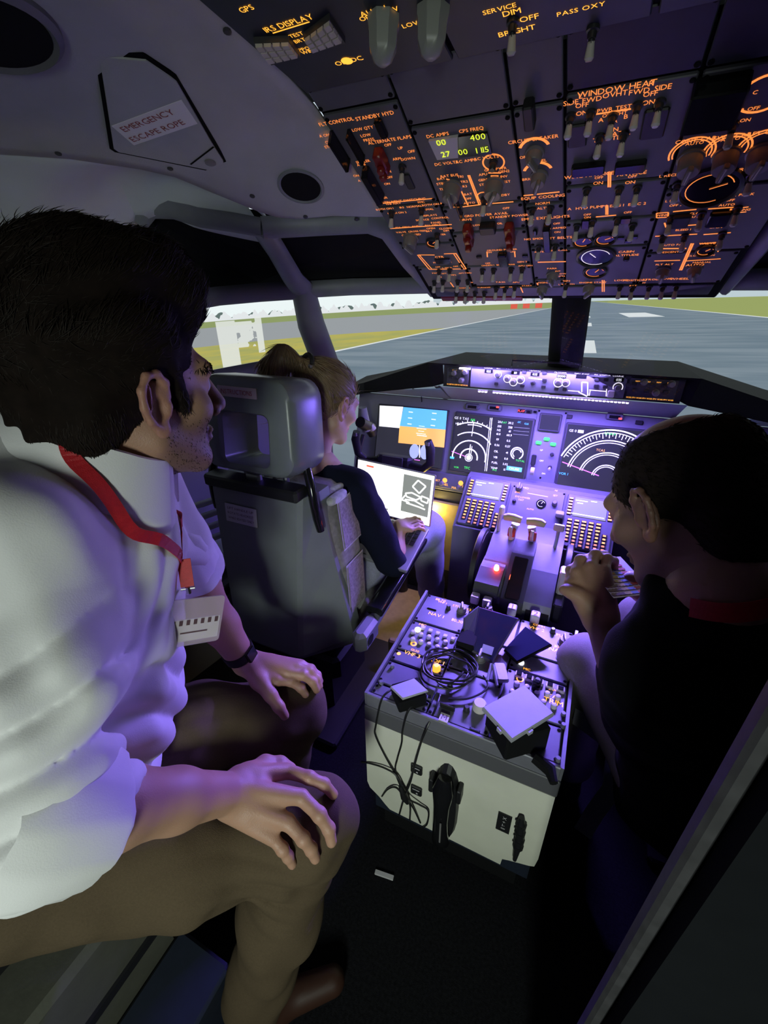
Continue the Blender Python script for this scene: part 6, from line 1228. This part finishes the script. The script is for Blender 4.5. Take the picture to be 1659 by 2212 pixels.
SLA = Sdf(); SLA.chain([LE,lfm,LE+(LW-LE)*.62,LW], [.042,.046,.038,.030], .02)
rk = [(-0.2372,0.3649,0.7060), (-0.1887,0.3377,0.7040), (-0.1918,0.2998,0.6900), (-0.2096,0.2748,0.6780)]
hand(SRA, RW, rk, [[rk[0], (-0.1949,0.3718,0.7050), (-0.1697,0.3802,0.6900), (-0.1526,0.3818,0.6680)], [rk[1], (-0.1480,0.3311,0.6930), (-0.1302,0.3291,0.6680), (-0.1226,0.3228,0.6450)], [rk[2], (-0.1586,0.2947,0.6760), (-0.1463,0.2960,0.6520), (-0.1389,0.2944,0.6320)], [rk[3], (-0.1870,0.2723,0.6620), (-0.1787,0.2731,0.6440), (-0.1720,0.2724,0.6260)]],
     [(-0.2875,0.3178,0.7280), (-0.2824,0.3555,0.7120), (-0.2623,0.3731,0.7000), (-0.2433,0.3788,0.6900)], k=1.2)
hand(SLA, LW, [(-0.3889,0.5315,0.7000), (-0.3795,0.5585,0.7040), (-0.3711,0.5796,0.7020), (-0.3711,0.5972,0.6940)], [[(-0.3889,0.5315,0.7000), (-0.3663,0.5485,0.6900), (-0.3445,0.5550,0.6720), (-0.3338,0.5554,0.6550)], [(-0.3795,0.5585,0.7040), (-0.3481,0.5735,0.6940), (-0.3303,0.5821,0.6720), (-0.3200,0.5808,0.6500)], [(-0.3711,0.5796,0.7020), (-0.3439,0.5917,0.6900), (-0.3280,0.5960,0.6680), (-0.3198,0.5928,0.6500)], [(-0.3711,0.5972,0.6940), (-0.3494,0.6066,0.6820), (-0.3344,0.6094,0.6640), (-0.3264,0.6069,0.6480)]],
     [(-0.4223,0.5086,0.7080), (-0.3828,0.4967,0.6920), (-0.3607,0.4922,0.6720), (-0.3467,0.4912,0.6500)], k=1.15)
def skincol(base, H, beard=0, bc=(.07,.045,.035), red=(.42,.17,.13)):
    nzf = wav(5, 60, .5, 6)
    def f(v):
        c = np.tile(np.array(base), (len(v),1)); nz = nzf(v)[:,None]; c = c*(1+.10*nz)
        l = H.loc(v); near = (np.abs(l) < .2).all(1)
        if beard:
            jaw = np.clip((-.012-l[:,2]+.25*(l[:,1]-.03))/.03, 0, 1)*np.clip((l[:,1]+.005)/.02, 0, 1)*np.clip((.130+l[:,2])/.02, 0, 1)*near
            c = c*(1-beard*jaw[:,None])+np.array(bc)*beard*jaw[:,None]
        ear = near*(np.abs(l[:,0]) > .076)*(l[:,2] < .04)*(l[:,1] < .03); c = np.where((ear > 0)[:,None], c*.6+np.array(red)*.4, c)
        eye = near*(l[:,1] > .083)*(np.abs(np.abs(l[:,0])-.032) < .011)*(np.abs(l[:,2]-.005) < .007)
        c = np.where((eye > 0)[:,None], np.array((.6,.58,.56)), c); return c
    return f
np_mesh('body', [CORE.mesh(.010), SHD.mesh(.003), SRA.mesh(.003), SLA.mesh(.0032)], 'skin', m1, skincol((.44,.25,.17), H1, .62))
# shirt
S = Sdf(); C1 = PC*.62+NB*.38; C2 = PC*.30+NB*.70
S.ell(PC+T1[2]*.06, (.180,.130,.13), T1, .06); S.ell(C1+tf*.025, (.175,.140,.17), T1, .08); S.ell(C2, (.190,.130,.17), T1, .08); S.cone(RS+V3((0,0,-.01)), LS+V3((0,0,-.01)), .062, .062, .06); S.cone(NB-up1*.16, NB-up1*.09, .11, .088, .05)
S.cone(NB+V3((-.055,-.06,.005)), RS+V3((-.05,-.01,.035)), .066, .058, .05); rcf = RE+(RW-RE)*.17; lcf = LE+(LW-LE)*.14
S.chain([RS,RS+(RE-RS)*.5,RE], [.072,.066,.058], .04); S.chain([LS,LE], [.068,.060], .04)
S.cone(RE, rcf, .058, .056, .03); S.cone(LE, lcf, .056, .053, .03)
S.cone(rcf+(RW-RE)*.02, rcf+(RW-RE)*.25, .060, .062, .004, True); S.cone(lcf+(LW-LE)*.02, lcf+(LW-LE)*.3, .050, .052, .004, True)
ra = nrm(RE-RS); w1, w2, w3 = wav(11, 34, .0075, 6, stretch=(.3,-.2,-.9)), wav(12, 75, .0026, 6), wav(13, 46, .0058, 6, stretch=(.5,.5,.7))
def arm_f(X): t = (X-RS)@ra; d = np.linalg.norm(X-RS-t[:,None]*ra, axis=1); return np.clip((.14-d)/.05, 0, 1)
def sdisp(X):
    a = arm_f(X); t = (X-RS)@ra; ang = (X@V3((.7,.5,.2)))
    br = .017*np.abs(np.sin(t*60+5*np.sin(ang*11)+2.0*np.sin(X@V3((9,14,5)))))*np.clip((t-.06)/.1, 0, 1)*np.clip((.37-t)/.08, .25, 1)
    bd = np.clip((1.12-X[:,2])/.12, 0, 1)*.013*np.abs(np.sin(X@(T1[2]*42)+3*np.sin(X@V3((11,-9,4)))))
    ch = (1-a)*.0065*np.abs(np.sin(X@V3((44,-30,34))+2.2*np.sin(X@V3((10,13,-8)))))*np.clip((X[:,2]-1.0)/.1, 0, 1)*np.clip((1.27-X[:,2])/.06, 0, 1)
    return w1(X)*.8+w2(X)+a*br+(1-a)*bd+ch
S.disp = sdisp; SH1 = S
np_mesh('shirt', [S.mesh(.0045)], 'shirt_white', m1, label='white long-sleeved shirt with rolled cuffs')
# turned-back cuffs
def cuff(E_, W_, t0, t1, r):
    d = nrm(W_-E_); a = nrm(np.cross(d, (0,0,1))); c = np.cross(d, a); b = MB(); n = 36; rs = []
    for t, q in ((t0-.02,r-.012),(t0,r),(t0+.3*(t1-t0),r+.004),(t1-.008,r+.003),(t1,r-.001),(t1-.004,r-.006),(t1-.03,r-.010)):
        rs.append([E_+d*t+(a*math.cos(2*PI*i/n)+c*math.sin(2*PI*i/n))*(q+.0022*math.sin(i*.9+t*40)+.0016*math.sin(i*2.3))+d*.006*math.sin(2*PI*i/n+1) for i in range(n)])
    b.raw([p for r_ in rs for p in r_], [(j*n+k, j*n+(k+1)%n, j*n+n+(k+1)%n, j*n+n+k) for j in range(len(rs)-1) for k in range(n)]); b.build('cuff', 'shirt_white', m1, smooth=True, label='white cuff turned back above the forearm')
cuff(RE, RW, -.045, .055, .0765); cuff(LE, LW, -.020, .055, .0665)
# collar
b = MB(); nv = nrm(nrm(H1.w((0,-.022,-.045))-NB)*.75+V3((.14,.14,.50))); cyv = nrm(tf-nv*(tf@nv)); cx_ = np.cross(cyv, nv); n = 40; rings = []
for r, hz, tip in ((.078,-.030,0),(.078,.022,0),(.081,.034,0),(.086,.034,0),(.100,.008,.25),(.116,-.024,.7),(.121,-.034,1.0)):
    ring = []
    for i in range(n+1):
        ph = -2.78+5.56*i/n; fx = max(0, abs(ph)-1.9)/.88
        ring.append(NB+nv*(.030+hz-tip*.040*fx-.012*fx)+(-cyv*math.cos(ph)*1.03+cx_*math.sin(ph))*(r+tip*.012*fx))
    rings.append(ring)
vs = [p for r in rings for p in r]; b.raw(vs, [(j*(n+1)+k, j*(n+1)+k+1, (j+1)*(n+1)+k+1, (j+1)*(n+1)+k) for j in range(len(rings)-1) for k in range(n)])
o = b.build('collar', 'shirt_white', m1, smooth=True); o.modifiers.new('t','SOLIDIFY').thickness = .0025
# trousers
S = Sdf(); S.ell(PC+V3((0,0,.03)), (.175,.13,.12), T1, .06); S.chain([RH,RH+(RK-RH)*.5,RK], [.105,.094,.078], .05); S.chain([LH,LH+(LK-LH)*.5,LK], [.105,.092,.076], .05)
S.ell(RK+V3((.022,.016,.022)), (.072,.072,.070), None, .03); S.ell(LK+V3((.02,.02,.012)), (.066,.066,.066), None, .03)
S.chain([RK,RK+(RA-RK)*.45,RA+V3((0,0,.03))], [.076,.076,.070], .035); S.chain([LK,LA+V3((0,0,.03))], [.074,.068], .035)
w1, w2 = wav(21, 40, .0045, 6), wav(22, 70, .0018, 6); rt = nrm(RK-RH)
def tdisp(X):
    kd = np.linalg.norm(X-(RK+V3((-.06,-.07,-.05))), axis=1); kl = np.linalg.norm(X-(LK+V3((-.06,-.07,-.05))), axis=1); cr_ = np.linalg.norm(X-(PC+tf*.12), axis=1)
    f = np.abs(np.sin(X@V3((30,22,62))+2*np.sin(X@V3((12,-16,6)))))
    return w1(X)+w2(X)+.018*f*np.exp(-(kd/.10)**2)+.012*f*np.exp(-(kl/.09)**2)+.010*np.abs(np.sin(X@V3((48,-30,10))+1.5*np.sin(X@V3((5,9,22)))))*np.exp(-(cr_/.16)**2)
S.disp = tdisp; TR1 = S
np_mesh('trousers', [S.mesh(.0048)], 'khaki', m1, label='khaki brown trousers')
# hair
S = Sdf(); k = H1.sc
def HE(S, H, c, r, kk=.02, sub=False): S.ell(H.w(c), V3(r)*H.sc, H.R, kk, sub)
HE(S,H1,(0,-.022,.056),(.087,.108,.104)); HE(S,H1,(0,-.066,-.020),(.072,.052,.068),.03); HE(S,H1,(0,.056,.108),(.062,.052,.046),.03); HE(S,H1,(0,-.01,.132),(.066,.085,.040),.03)
for q in (1,-1): S.cone(H1.w((q*.071,.026,.030)), H1.w((q*.0655,.034,-.014)), .007, .003, .014)
HE(S,H1,(0,.125,.005),(.095,.075,.072),.012,True); HE(S,H1,(0,.10,-.08),(.11,.09,.075),.012,True)
for q in (1,-1): HE(S,H1,(q*.092,-.002,-.022),(.022,.034,.040),.006,True)
wv1, wv2 = wav(31, 120, .0030, 6, stretch=H1.y+H1.z*.4), wav(32, 55, .0035, 5); S.disp = lambda X: wv1(X)+wv2(X); HR1 = S
np_mesh('hair', [S.mesh(.0032)], 'hair_dark', m1, label='thick tousled dark brown hair')
def flow1(P):
    l = H1.loc(P); f = np.tile(H1.y*.8+H1.z*.25, (len(P),1)); back = np.clip((-.02-l[:,1])/.06, 0, 1)[:,None]; side = np.clip((.07-l[:,2])/.07, 0, 1)[:,None]
    return f*(1-.75*side)*(1-.6*back)+(-H1.z*1.0)*(side*.9+.15*back)+H1.z*.5*(1-side)
strands('hair_strands', S, lambda v: np.ones(len(v), bool), flow1, 15000, lambda P: np.where(H1.loc(P)[:,2] > .06, .026, .014), .00055, 'hair_tip', m1, lift=.10, jit=.28, curl=.06)
# beard stubble
def flowb(P): return np.tile(-H1.z+H1.y*.4, (len(P),1))
def jawreg(v): l = H1.loc(v); return (l[:,2] < -.022+.28*(l[:,1]-.03))&(l[:,1] > .004)&(l[:,2] > -.125)&~((np.abs(l[:,0]) < .030)&(l[:,2] > -.046))&(l[:,2] < -.030+.9*np.maximum(0,.045-l[:,1]))&(np.abs(l).max(1) < .13)&~((np.abs(l[:,0]) < .024)&(np.abs(l[:,2]+.066) < .010))
SB = Sdf(); H1.build(SB, NB, True, ears=())
strands('beard', SB, jawreg, flowb, 2600, lambda P: np.full(len(P), .0045), .00038, 'hair_dark', m1, lift=.5, jit=.4)
def browreg(v): l = H1.loc(v); return (np.abs(l[:,2]-.027) < .006)&(l[:,1] > .06)&(np.abs(np.abs(l[:,0])-.034) < .020)
strands('eyebrows', SB, browreg, lambda P: np.tile(H1.x, (len(P),1))*np.sign(H1.loc(P)[:,:1]), 240, lambda P: np.full(len(P), .010), .0008, 'hair_dark', m1, lift=.2, jit=.3)
# shoe under the near trouser leg
for A_, s_ in ((RA,1),(LA,2)):
    S = Sdf(); d = nrm((.74,.67,0)); S.cone(A_+V3((0,0,-.01)), A_+d*.02+V3((0,0,-.04)), .05, .045, .03); S.cone(A_-d*.03+V3((0,0,-.045)), A_+d*.17+V3((0,0,-.055)), .040, .030, .03); np_mesh('shoe', [S.mesh(.006)], 'shoe_brown', m1, label='brown leather shoe')
# wristwatch
d = nrm(LW-LE); wc = LE+(LW-LE)*.90; t = thing('wristwatch', 'black wristwatch on the left wrist of the man in white', 'watch', tuple(wc))
b = MB(); b.tube([tuple(wc-d*.013), tuple(wc-d*.012), tuple(wc+d*.012), tuple(wc+d*.013)], [.030,.0365,.0350,.030], 24); b.build('strap', 'blackp', t, smooth=True)
n_ = nrm(V3((.5,-.1,.85))-d*(V3((.5,-.1,.85))@d)); WF = Frame(tuple(wc+n_*.034), tuple(d), tuple(np.cross(n_, d))); b = MB(WF); b.box((0,0,.002), (.032,.030,.009), bev=.003); b.build('case', 'gloss_black', t)
# red lanyard and badge of the man in white
mat('lanyard_red', (.46,.012,.02), .5, noise=.1, nscale=200, bump=.3, bscale=900); mat('badge_plastic', (.62,.50,.58), .2, alpha=.45); mat('badge_card', (.85,.85,.85), .6)
t = thing('lanyard_badge', 'red lanyard with a clear badge holder worn over the white shirt', 'lanyard', tuple(NB))
SC = Sdf(); SC.P = list(SH1.P); SC.disp = SH1.disp; SC.cone(NB-nv*.005, NB+nv*.058, .124, .086, .02)
ja = SC.snap([(-0.3951,0.3519,1.1439)], .008)[0]; jb = SC.snap([(-0.3803,0.3373,1.1094)], .022)[0]
ribbon('strap', [(-0.4270,0.2342,1.4322), (-0.3991,0.2417,1.4121), (-0.3717,0.2492,1.3769), (-0.3658,0.2685,1.3297), (-0.3741,0.2961,1.2663), (-0.3813,0.3200,1.2083), ja], .017, SC, 'lanyard_red', t, off=.005)
ribbon('strap', [(-0.4450,0.3818,1.2335), (-0.4289,0.3728,1.2017), (-0.4087,0.3611,1.1640), ja+V3((0,0,-.004))], .016, SC, 'lanyard_red', t, off=.004)
ribbon('tail', [ja, (ja+jb)/2, jb], .019, None, 'lanyard_red', t, side=(.6,-.75,.2))
b = MB(); b.tube([tuple(jb), tuple(jb+V3((0,0,-.012)))], .004, 8); b.cyl(tuple(jb+V3((-.008,-.006,-.004))), tuple(jb+V3((.008,.006,-.004))), .0025, n=8); b.build('clip', 'metal', t, smooth=True)
BF = Frame(tuple(jb+V3((.002,-.010,-.060))), tuple(V3((-0.3527,0.3698,1.0722))-V3((-0.3872,0.3085,1.0951))), (0,0,1)); BF.b = (BF.b-BF.a*BF.b.dot(BF.a)).normalized(); BF.n = BF.a.cross(BF.b)
b = MB(BF); b.prism(rrect(.045,.042,.006), -.0012, .0012); b.build('holder', 'badge_plastic', t, label='clear plastic holder')
b = MB(BF); b.box((.005,-.014,0), (.074,.040,.0010)); cd_ = b.build('card', 'badge_card', t, label='white name card')
b = MB(BF)
for i in range(7): b.rect((-.027+.0105*i,.0005), (.005,.009), w=.0016)
b.rect((.004,-.018), (.040,.0022), w=.0016); b.build('card_print', 'label_ink', cd_, fix=False)

# ================================================================== blonde woman in the captain seat
m2 = thing('person', 'blonde woman with ponytail in navy sweater typing in the captain seat', 'person', (-.64,1.05,0))
mat('navy_knit', (.006,.008,.020), .9, spec=.15, bump=.4, bscale=500); mat('denim', (.34,.34,.46), .8, noise=.12, nscale=200, bump=.3, bscale=600); mat('hair_blonde', (.20,.135,.075), .5, noise=.35, nscale=40); mat('hair_blonde2', (.30,.215,.125), .45)
H2 = Head((-0.5814,1.1250,1.1889), nrm((.34,.90,-.36)), (.10,.25,1), .99); N2 = V3((-.600,1.055,1.005)); P2 = V3((-.64,1.06,.60))
RS2 = V3((-.475,1.085,.945)); LS2 = V3((-.755,1.07,.945)); RE2 = V3((-.378,1.150,.655)); RW2 = V3((-0.3863,1.2318,0.7500)); LE2 = V3((-.80,1.2,.68)); LW2 = V3((-.56,1.31,.76)); RK2 = V3((-.375,1.50,.600)); LK2 = V3((-.80,1.50,.600)); RH2 = V3((-.55,1.08,.58)); LH2 = V3((-.73,1.08,.58))
S = Sdf(); S.cone(N2, P2, .07, .10, .05); S.chain([N2,RS2,RE2], [.05,.045,.038], .03); S.chain([N2,LS2,LE2], [.05,.045,.038], .03); S.chain([RH2,RK2,RK2+V3((.0,.12,-.52))], [.07,.055,.035], .03); S.chain([LH2,LK2,LK2+V3((0,.12,-.52))], [.07,.055,.035], .03); CORE = S
SHD = Sdf(); H2.build(SHD, N2+V3((0,.0,.0)), False, ears=(1,-1)); SHD.P[-2:] = []; SHD.cone(H2.w((0,-.022,-.045)), N2, .046, .050, .03)
SRA = Sdf(); SRA.chain([RE2,RE2+(RW2-RE2)*.3,RW2], [.036,.037,.024], .02)
kn = [V3((-0.3763,1.2853,0.7480)), V3((-0.3610,1.2653,0.7480)), V3((-0.3482,1.2470,0.7470)), V3((-0.3393,1.2294,0.7450))]
hand(SRA, RW2, kn, [[p, p+V3((.020,.024,.001)), p+V3((.032,.036,-.008)), p+V3((.036,.040,-.016))] for p in kn], [RW2+V3((0,.02,-.004)), RW2+V3((.01,.05,-.004)), RW2+V3((.02,.06,-.006)), RW2+V3((.03,.066,-.008))], k=.80)
SLA = Sdf(); SLA.chain([LE2,LW2], [.036,.024], .02); kn2 = [LW2+V3((.03+.012*i*0,.055,.0))+V3((-.018*i+.03,0,0)) for i in range(4)]
hand(SLA, LW2, kn2, [[p, p+V3((.012,.034,.004)), p+V3((.018,.054,-.010)), p+V3((.018,.058,-.020))] for p in kn2], [LW2+V3((.02,.02,0)), LW2+V3((.045,.04,0)), LW2+V3((.06,.06,0)), LW2+V3((.065,.075,-.004))], k=.88)
np_mesh('body', [CORE.mesh(.012), SHD.mesh(.0042), SRA.mesh(.004), SLA.mesh(.004)], 'skin', m2, skincol((.52,.33,.25), H2))
S = Sdf(); z2 = nrm(N2-P2); y2 = nrm((.12,1,0)-z2*(V3((.12,1,0))@z2)); R2 = np.stack([np.cross(y2,z2), y2, z2])
S.ell(P2+z2*.08, (.165,.115,.14), R2, .06); S.ell(P2*.35+N2*.65, (.165,.115,.17), R2, .07); S.cone(RS2, LS2, .055, .055, .05); S.cone(N2-z2*.05, N2+z2*.012, .070, .056, .03); S.chain([RS2,RE2], [.062,.052], .03); S.cone(RE2, RE2+(RW2-RE2)*.10, .052, .046, .02); S.chain([LS2,LE2,LE2+(LW2-LE2)*.3], [.062,.052,.045], .03)
w1, w2 = wav(41, 38, .0035, 6), wav(42, 80, .0015, 6); S.disp = lambda X: w1(X)+w2(X)
np_mesh('sweater', [S.mesh(.007)], 'navy_knit', m2, label='dark navy sweater'); SW2 = S
b = MB(); b.tube([tuple(N2+z2*.016+R2[0]*.060*math.cos(a)+R2[1]*.058*math.sin(a)) for a in np.linspace(0,2*PI,25)], .006, 8); b.build('red_neck_strap', 'lanyard_red', m2, smooth=True, label='red strap at the collar')
S = Sdf(); S.ell(P2, (.18,.13,.11), None, .05); S.chain([RH2,RK2], [.095,.074], .04); S.chain([RK2,RK2+V3((0,.12,-.46))], [.072,.060], .03); S.chain([LH2,LK2], [.095,.074], .04); S.chain([LK2,LK2+V3((0,.12,-.46))], [.072,.060], .03); w3_ = wav(43, 45, .003, 6); S.disp = w3_
np_mesh('jeans', [S.mesh(.009)], 'denim', m2, label='pale blue jeans')
S = Sdf(); HE(S,H2,(0,-.020,.042),(.084,.104,.088)); HE(S,H2,(0,-.055,-.010),(.070,.055,.055),.03); HE(S,H2,(0,.120,-.01),(.10,.085,.072),.012,True)
for q in (1,-1): HE(S,H2,(q*.092,.004,-.026),(.024,.040,.034),.006,True)
tie = H2.w((0,-.100,.085)); tail = [tie, tie+V3((-.055,-.025,.030)), tie+V3((-.085,-.045,.0)), tie+V3((-.095,-.055,-.06)), tie+V3((-.085,-.055,-.13))]
S.chain(tail, [.020,.030,.033,.028,.014], .02); g1 = wav(44, 150, .0016, 6, stretch=H2.y); S.disp = g1
np_mesh('hair', [S.mesh(.005)], 'hair_blonde', m2, label='blonde hair pulled into a ponytail')
def flow2(P): d = tie-P; n = np.linalg.norm(d,axis=1,keepdims=True); tl = (H2.loc(P)[:,1] < -.115)[:,None]; return np.where(tl, V3((-.1,-.1,-.9)), d/np.maximum(n,.01))
strands('hair_strands', S, lambda v: np.ones(len(v),bool), flow2, 3200, lambda P: np.full(len(P),.045), .0010, 'hair_blonde2', m2, lift=.03, jit=.12, seed=4)
b = MB(); b.tube([tuple(tie+V3((.004,0,.012))+H2.x*.024*math.cos(a)+H2.z*.024*math.sin(a)) for a in np.linspace(0,2*PI,17)], .007, 8); b.build('hair_tie', 'blackp', m2, smooth=True)
b = MB(); c_ = tie+H2.x*.028+H2.z*.008; b.box(tuple(c_), (.012,.034,.010), bev=.003); b.build('hair_clip', 'metal', m2, label='shiny hair clip')

# ================================================================== man in black with the sticker sheet
m3 = thing('person', 'man in black with receding short hair studying a sheet of coloured dots', 'person', (.50,.80,0))
mat('black_cloth', (.0025,.0025,.0035), .95, spec=.15, bump=.3, bscale=500); mat('chino', (.20,.18,.165), .8, noise=.08, nscale=250, bump=.3, bscale=600); mat('hair_short', (.020,.014,.011), .75, spec=.15, noise=.3, nscale=90)
f3 = nrm((-.76,.60,-.72)); H3 = Head((0.3033,0.7392,1.1965), f3, (-.10,.15,1), 1.09); N3 = V3((0.3722,0.6610,1.1121)); P3 = V3((.52,.80,.57)); LS3 = V3((0.3171,0.5982,0.9669)); RS3 = V3((.54,.80,1.05)); LE3 = V3((.362,.735,.705)); LW3 = V3((0.2461,0.7795,0.9068)); RE3 = V3((.52,.98,.75)); RW3 = V3((0.3430,0.8717,0.9311))
LH3 = V3((.44,.79,.55)); LK3 = V3((.268,1.00,.590)); LA3 = V3((.30,1.03,.10)); RH3 = V3((.56,.88,.55)); RK3 = V3((.42,1.26,.58)); RA3 = V3((.42,1.28,.10))
S = Sdf(); S.cone(N3, P3, .075, .10, .05); S.chain([N3,LS3,LE3], [.055,.05,.044], .03); S.chain([N3,RS3,RE3], [.055,.05,.044], .03); S.chain([LH3,LK3,LA3], [.075,.056,.04], .03); S.chain([RH3,RK3,RA3], [.075,.056,.04], .03); S.chain([RE3,RW3], [.042,.030], .02); S.chain([RW3, RW3+V3((-.05,.0,.02))], [.032,.026], .02); CORE = S
SHD = Sdf(); H3.build(SHD, N3, True)
SLA = Sdf(); SLA.chain([LE3,LE3+(LW3-LE3)*.3,LW3], [.043,.046,.030], .02)
kn = [V3((0.1775,0.8170,0.9508)), V3((0.1852,0.8358,0.9711)), V3((0.2088,0.8481,0.9838)), V3((0.2353,0.8498,0.9810))]
hand(SLA, LW3, kn, [[kn[0], (0.1748,0.8537,0.9613), (0.1874,0.8835,0.9628), (0.2039,0.8933,0.9515)], [kn[1], (0.1884,0.8665,0.9830), (0.2086,0.8956,0.9755), (0.2237,0.8988,0.9632)], [kn[2], (0.2145,0.8828,0.9941), (0.2340,0.9042,0.9841), (0.2446,0.9051,0.9675)], [kn[3], (0.2378,0.8799,0.9928), (0.2531,0.8988,0.9784), (0.2580,0.8950,0.9632)]],
     [(0.2135,0.7908,0.9340), (0.1941,0.7940,0.9452), (0.1796,0.7962,0.9472), (0.1672,0.7969,0.9475)], k=1.15)
def skin3(v):
    c = skincol((.37,.215,.145), H3, .45, (.10,.065,.05))(v); l = H3.loc(v)
    st = ((l[:,2] > -.02)&(l[:,1] < .055)&(np.abs(l).max(1) < .14)&~((l[:,2] > .085)&(l[:,1] > -.05)&(np.abs(l[:,0]) < .045))); hairy = np.clip((l[:,2]+.03-np.maximum(l[:,1],0)*.3)/.02,0,1)*st
    return c*(1-.55*hairy[:,None])+np.array((.05,.035,.028))*.55*hairy[:,None]
np_mesh('body', [CORE.mesh(.012), SHD.mesh(.0036), SLA.mesh(.0034)], 'skin', m3, skin3)
S = Sdf(); z3 = nrm(N3-P3); fv = V3((-.62,.78,0)); y3 = nrm(fv-z3*(fv@z3)); R3 = np.stack([np.cross(y3,z3), y3, z3])
S.ell(P3+z3*.07, (.185,.14,.15), R3, .06); S.ell(P3*.35+N3*.65, (.195,.135,.19), R3, .07); S.cone(LS3, RS3, .062, .066, .06); S.cone(N3-z3*.11, N3-z3*.055, .105, .090, .04); S.ell(N3-z3*.012, (.104,.098,.034), R3, .03); S.ell(P3-z3*.04, (.20,.155,.13), R3, .05); S.chain([LS3,LE3], [.075,.062], .04); S.cone(LE3, LE3+(LW3-LE3)*.52, .060, .046, .03); S.chain([RS3,RE3], [.075,.062], .04); S.cone(RE3, RE3+(RW3-RE3)*.6, .060, .045, .03)
w1, w2 = wav(51, 36, .005, 6), wav(52, 80, .0015, 6); S.disp = lambda X: w1(X)+w2(X); SH3 = S
np_mesh('sweater', [S.mesh(.007)], 'black_cloth', m3, label='black long-sleeved top')
S = Sdf(); S.ell(P3-z3*.01, (.18,.14,.11), R3, .05); S.chain([LH3,LK3], [.10,.074], .04); S.chain([LK3,LA3+V3((0,0,.05))], [.072,.064], .03); S.chain([RH3,RK3], [.10,.076], .04); S.chain([RK3,RA3+V3((0,0,.05))], [.074,.064], .03); w4_ = wav(53, 48, .0045, 6); S.disp = w4_
np_mesh('trousers', [S.mesh(.008)], 'chino', m3, label='beige trousers')
S = Sdf(); HE(S,H3,(0,-.017,.036),(.0800,.1005,.0890)); HE(S,H3,(0,-.064,-.040),(.066,.046,.066),.03); HE(S,H3,(0,.125,.0),(.11,.080,.075),.012,True); HE(S,H3,(0,-.020,.132),(.056,.080,.050),.010,True); HE(S,H3,(0,.085,.10),(.075,.055,.06),.012,True)
for q in (1,-1): HE(S,H3,(q*.092,.0,-.024),(.022,.036,.036),.006,True); 
HR3 = S; strands('hair_strands', S, lambda v: np.ones(len(v),bool), lambda P: np.tile(-H3.z*.5-H3.y*.7, (len(P),1)), 7000, lambda P: np.full(len(P),.009), .0007, 'hair_short', m3, lift=.35, jit=.4, seed=9)
np_mesh('hair', [S.mesh(.0045)], 'hair_short', m3, label='short dark hair receding at the crown')
for A_ in (LA3, RA3):
    S = Sdf(); d = nrm((-.3,.95,0)); S.cone(A_, A_+d*.02+V3((0,0,-.045)), .05, .045, .03); S.cone(A_-d*.03+V3((0,0,-.055)), A_+d*.17+V3((0,0,-.062)), .040, .030, .03); np_mesh('shoe', [S.mesh(.01)], 'blackp', m3)
t = thing('lanyard', 'red lanyard around the neck of the man in black', 'lanyard', tuple(N3))
SC = Sdf(); SC.P = list(SH3.P); SC.cone(N3-z3*.02, N3+z3*.04, .084, .070, .03)
Q3 = [N3+z3*.022+R3[0]*.082*math.cos(a)+R3[1]*.080*math.sin(a)-z3*.020*math.sin(a) for a in np.linspace(-2.9,0.15,9)]
ribbon('strap', Q3, .026, SC, 'lanyard_red', t, off=.003)
# sticker sheet held in his hand
c4 = [V3(p) for p in ((0.1979,0.9084,0.9600), (0.2550,0.7786,0.9680), (0.3181,0.8222,0.9680), (0.2701,0.9565,0.9600))]
F_ = Frame(tuple(c4[0]), tuple(c4[3]-c4[0]), tuple(c4[0]-c4[1])); F_.b = (F_.b-F_.a*F_.b.dot(F_.a)).normalized(); F_.n = F_.a.cross(F_.b)
if F_.n.dot(CAM-F_.o) < 0: F_.n = -F_.n
t = thing('sticker_sheet', 'white sheet of red, blue and yellow round stickers in his hand', 'sheet', tuple(c4[1]))
sw, sh_ = (c4[3]-c4[0]), (c4[1]-c4[0]); SP = lambda u, v, w=0: Vector(c4[0]+sw*u+sh_*v)+F_.n*w
b = MB(); b.poly([SP(0,0),SP(0,1),SP(1,1),SP(1,0)]); o = b.build('paper', 'badge_card', t); m_ = o.modifiers.new('t','SOLIDIFY'); m_.thickness = .0008
mat('dot_brown', (.16,.05,.05), .6); mat('dot_yellow', (.60,.48,.10), .6); mat('dot_blue', (.06,.16,.50), .6); mat('dot_red', (.55,.03,.04), .6)
def f_dot(b): b.lathe(0,0,[(.0046,0),(.0046,.0005)],10)
for i in range(12):
    for j in range(10):
        mn = ('dot_brown','dot_brown','dot_brown','dot_brown','dot_yellow','dot_yellow','dot_blue','dot_blue','dot_red','dot_red',None,None)[i]
        if mn is None: continue
        me = shared('mesh_'+mn, f_dot, [mn], False); p = SP(.05+.08*i, .06+.097*j, .0008); q = Matrix((sw/np.linalg.norm(sw), -sh_/np.linalg.norm(sh_), F_.n)).transposed().to_4x4(); q.translation = p
        inst(me, 'sticker', t, q)
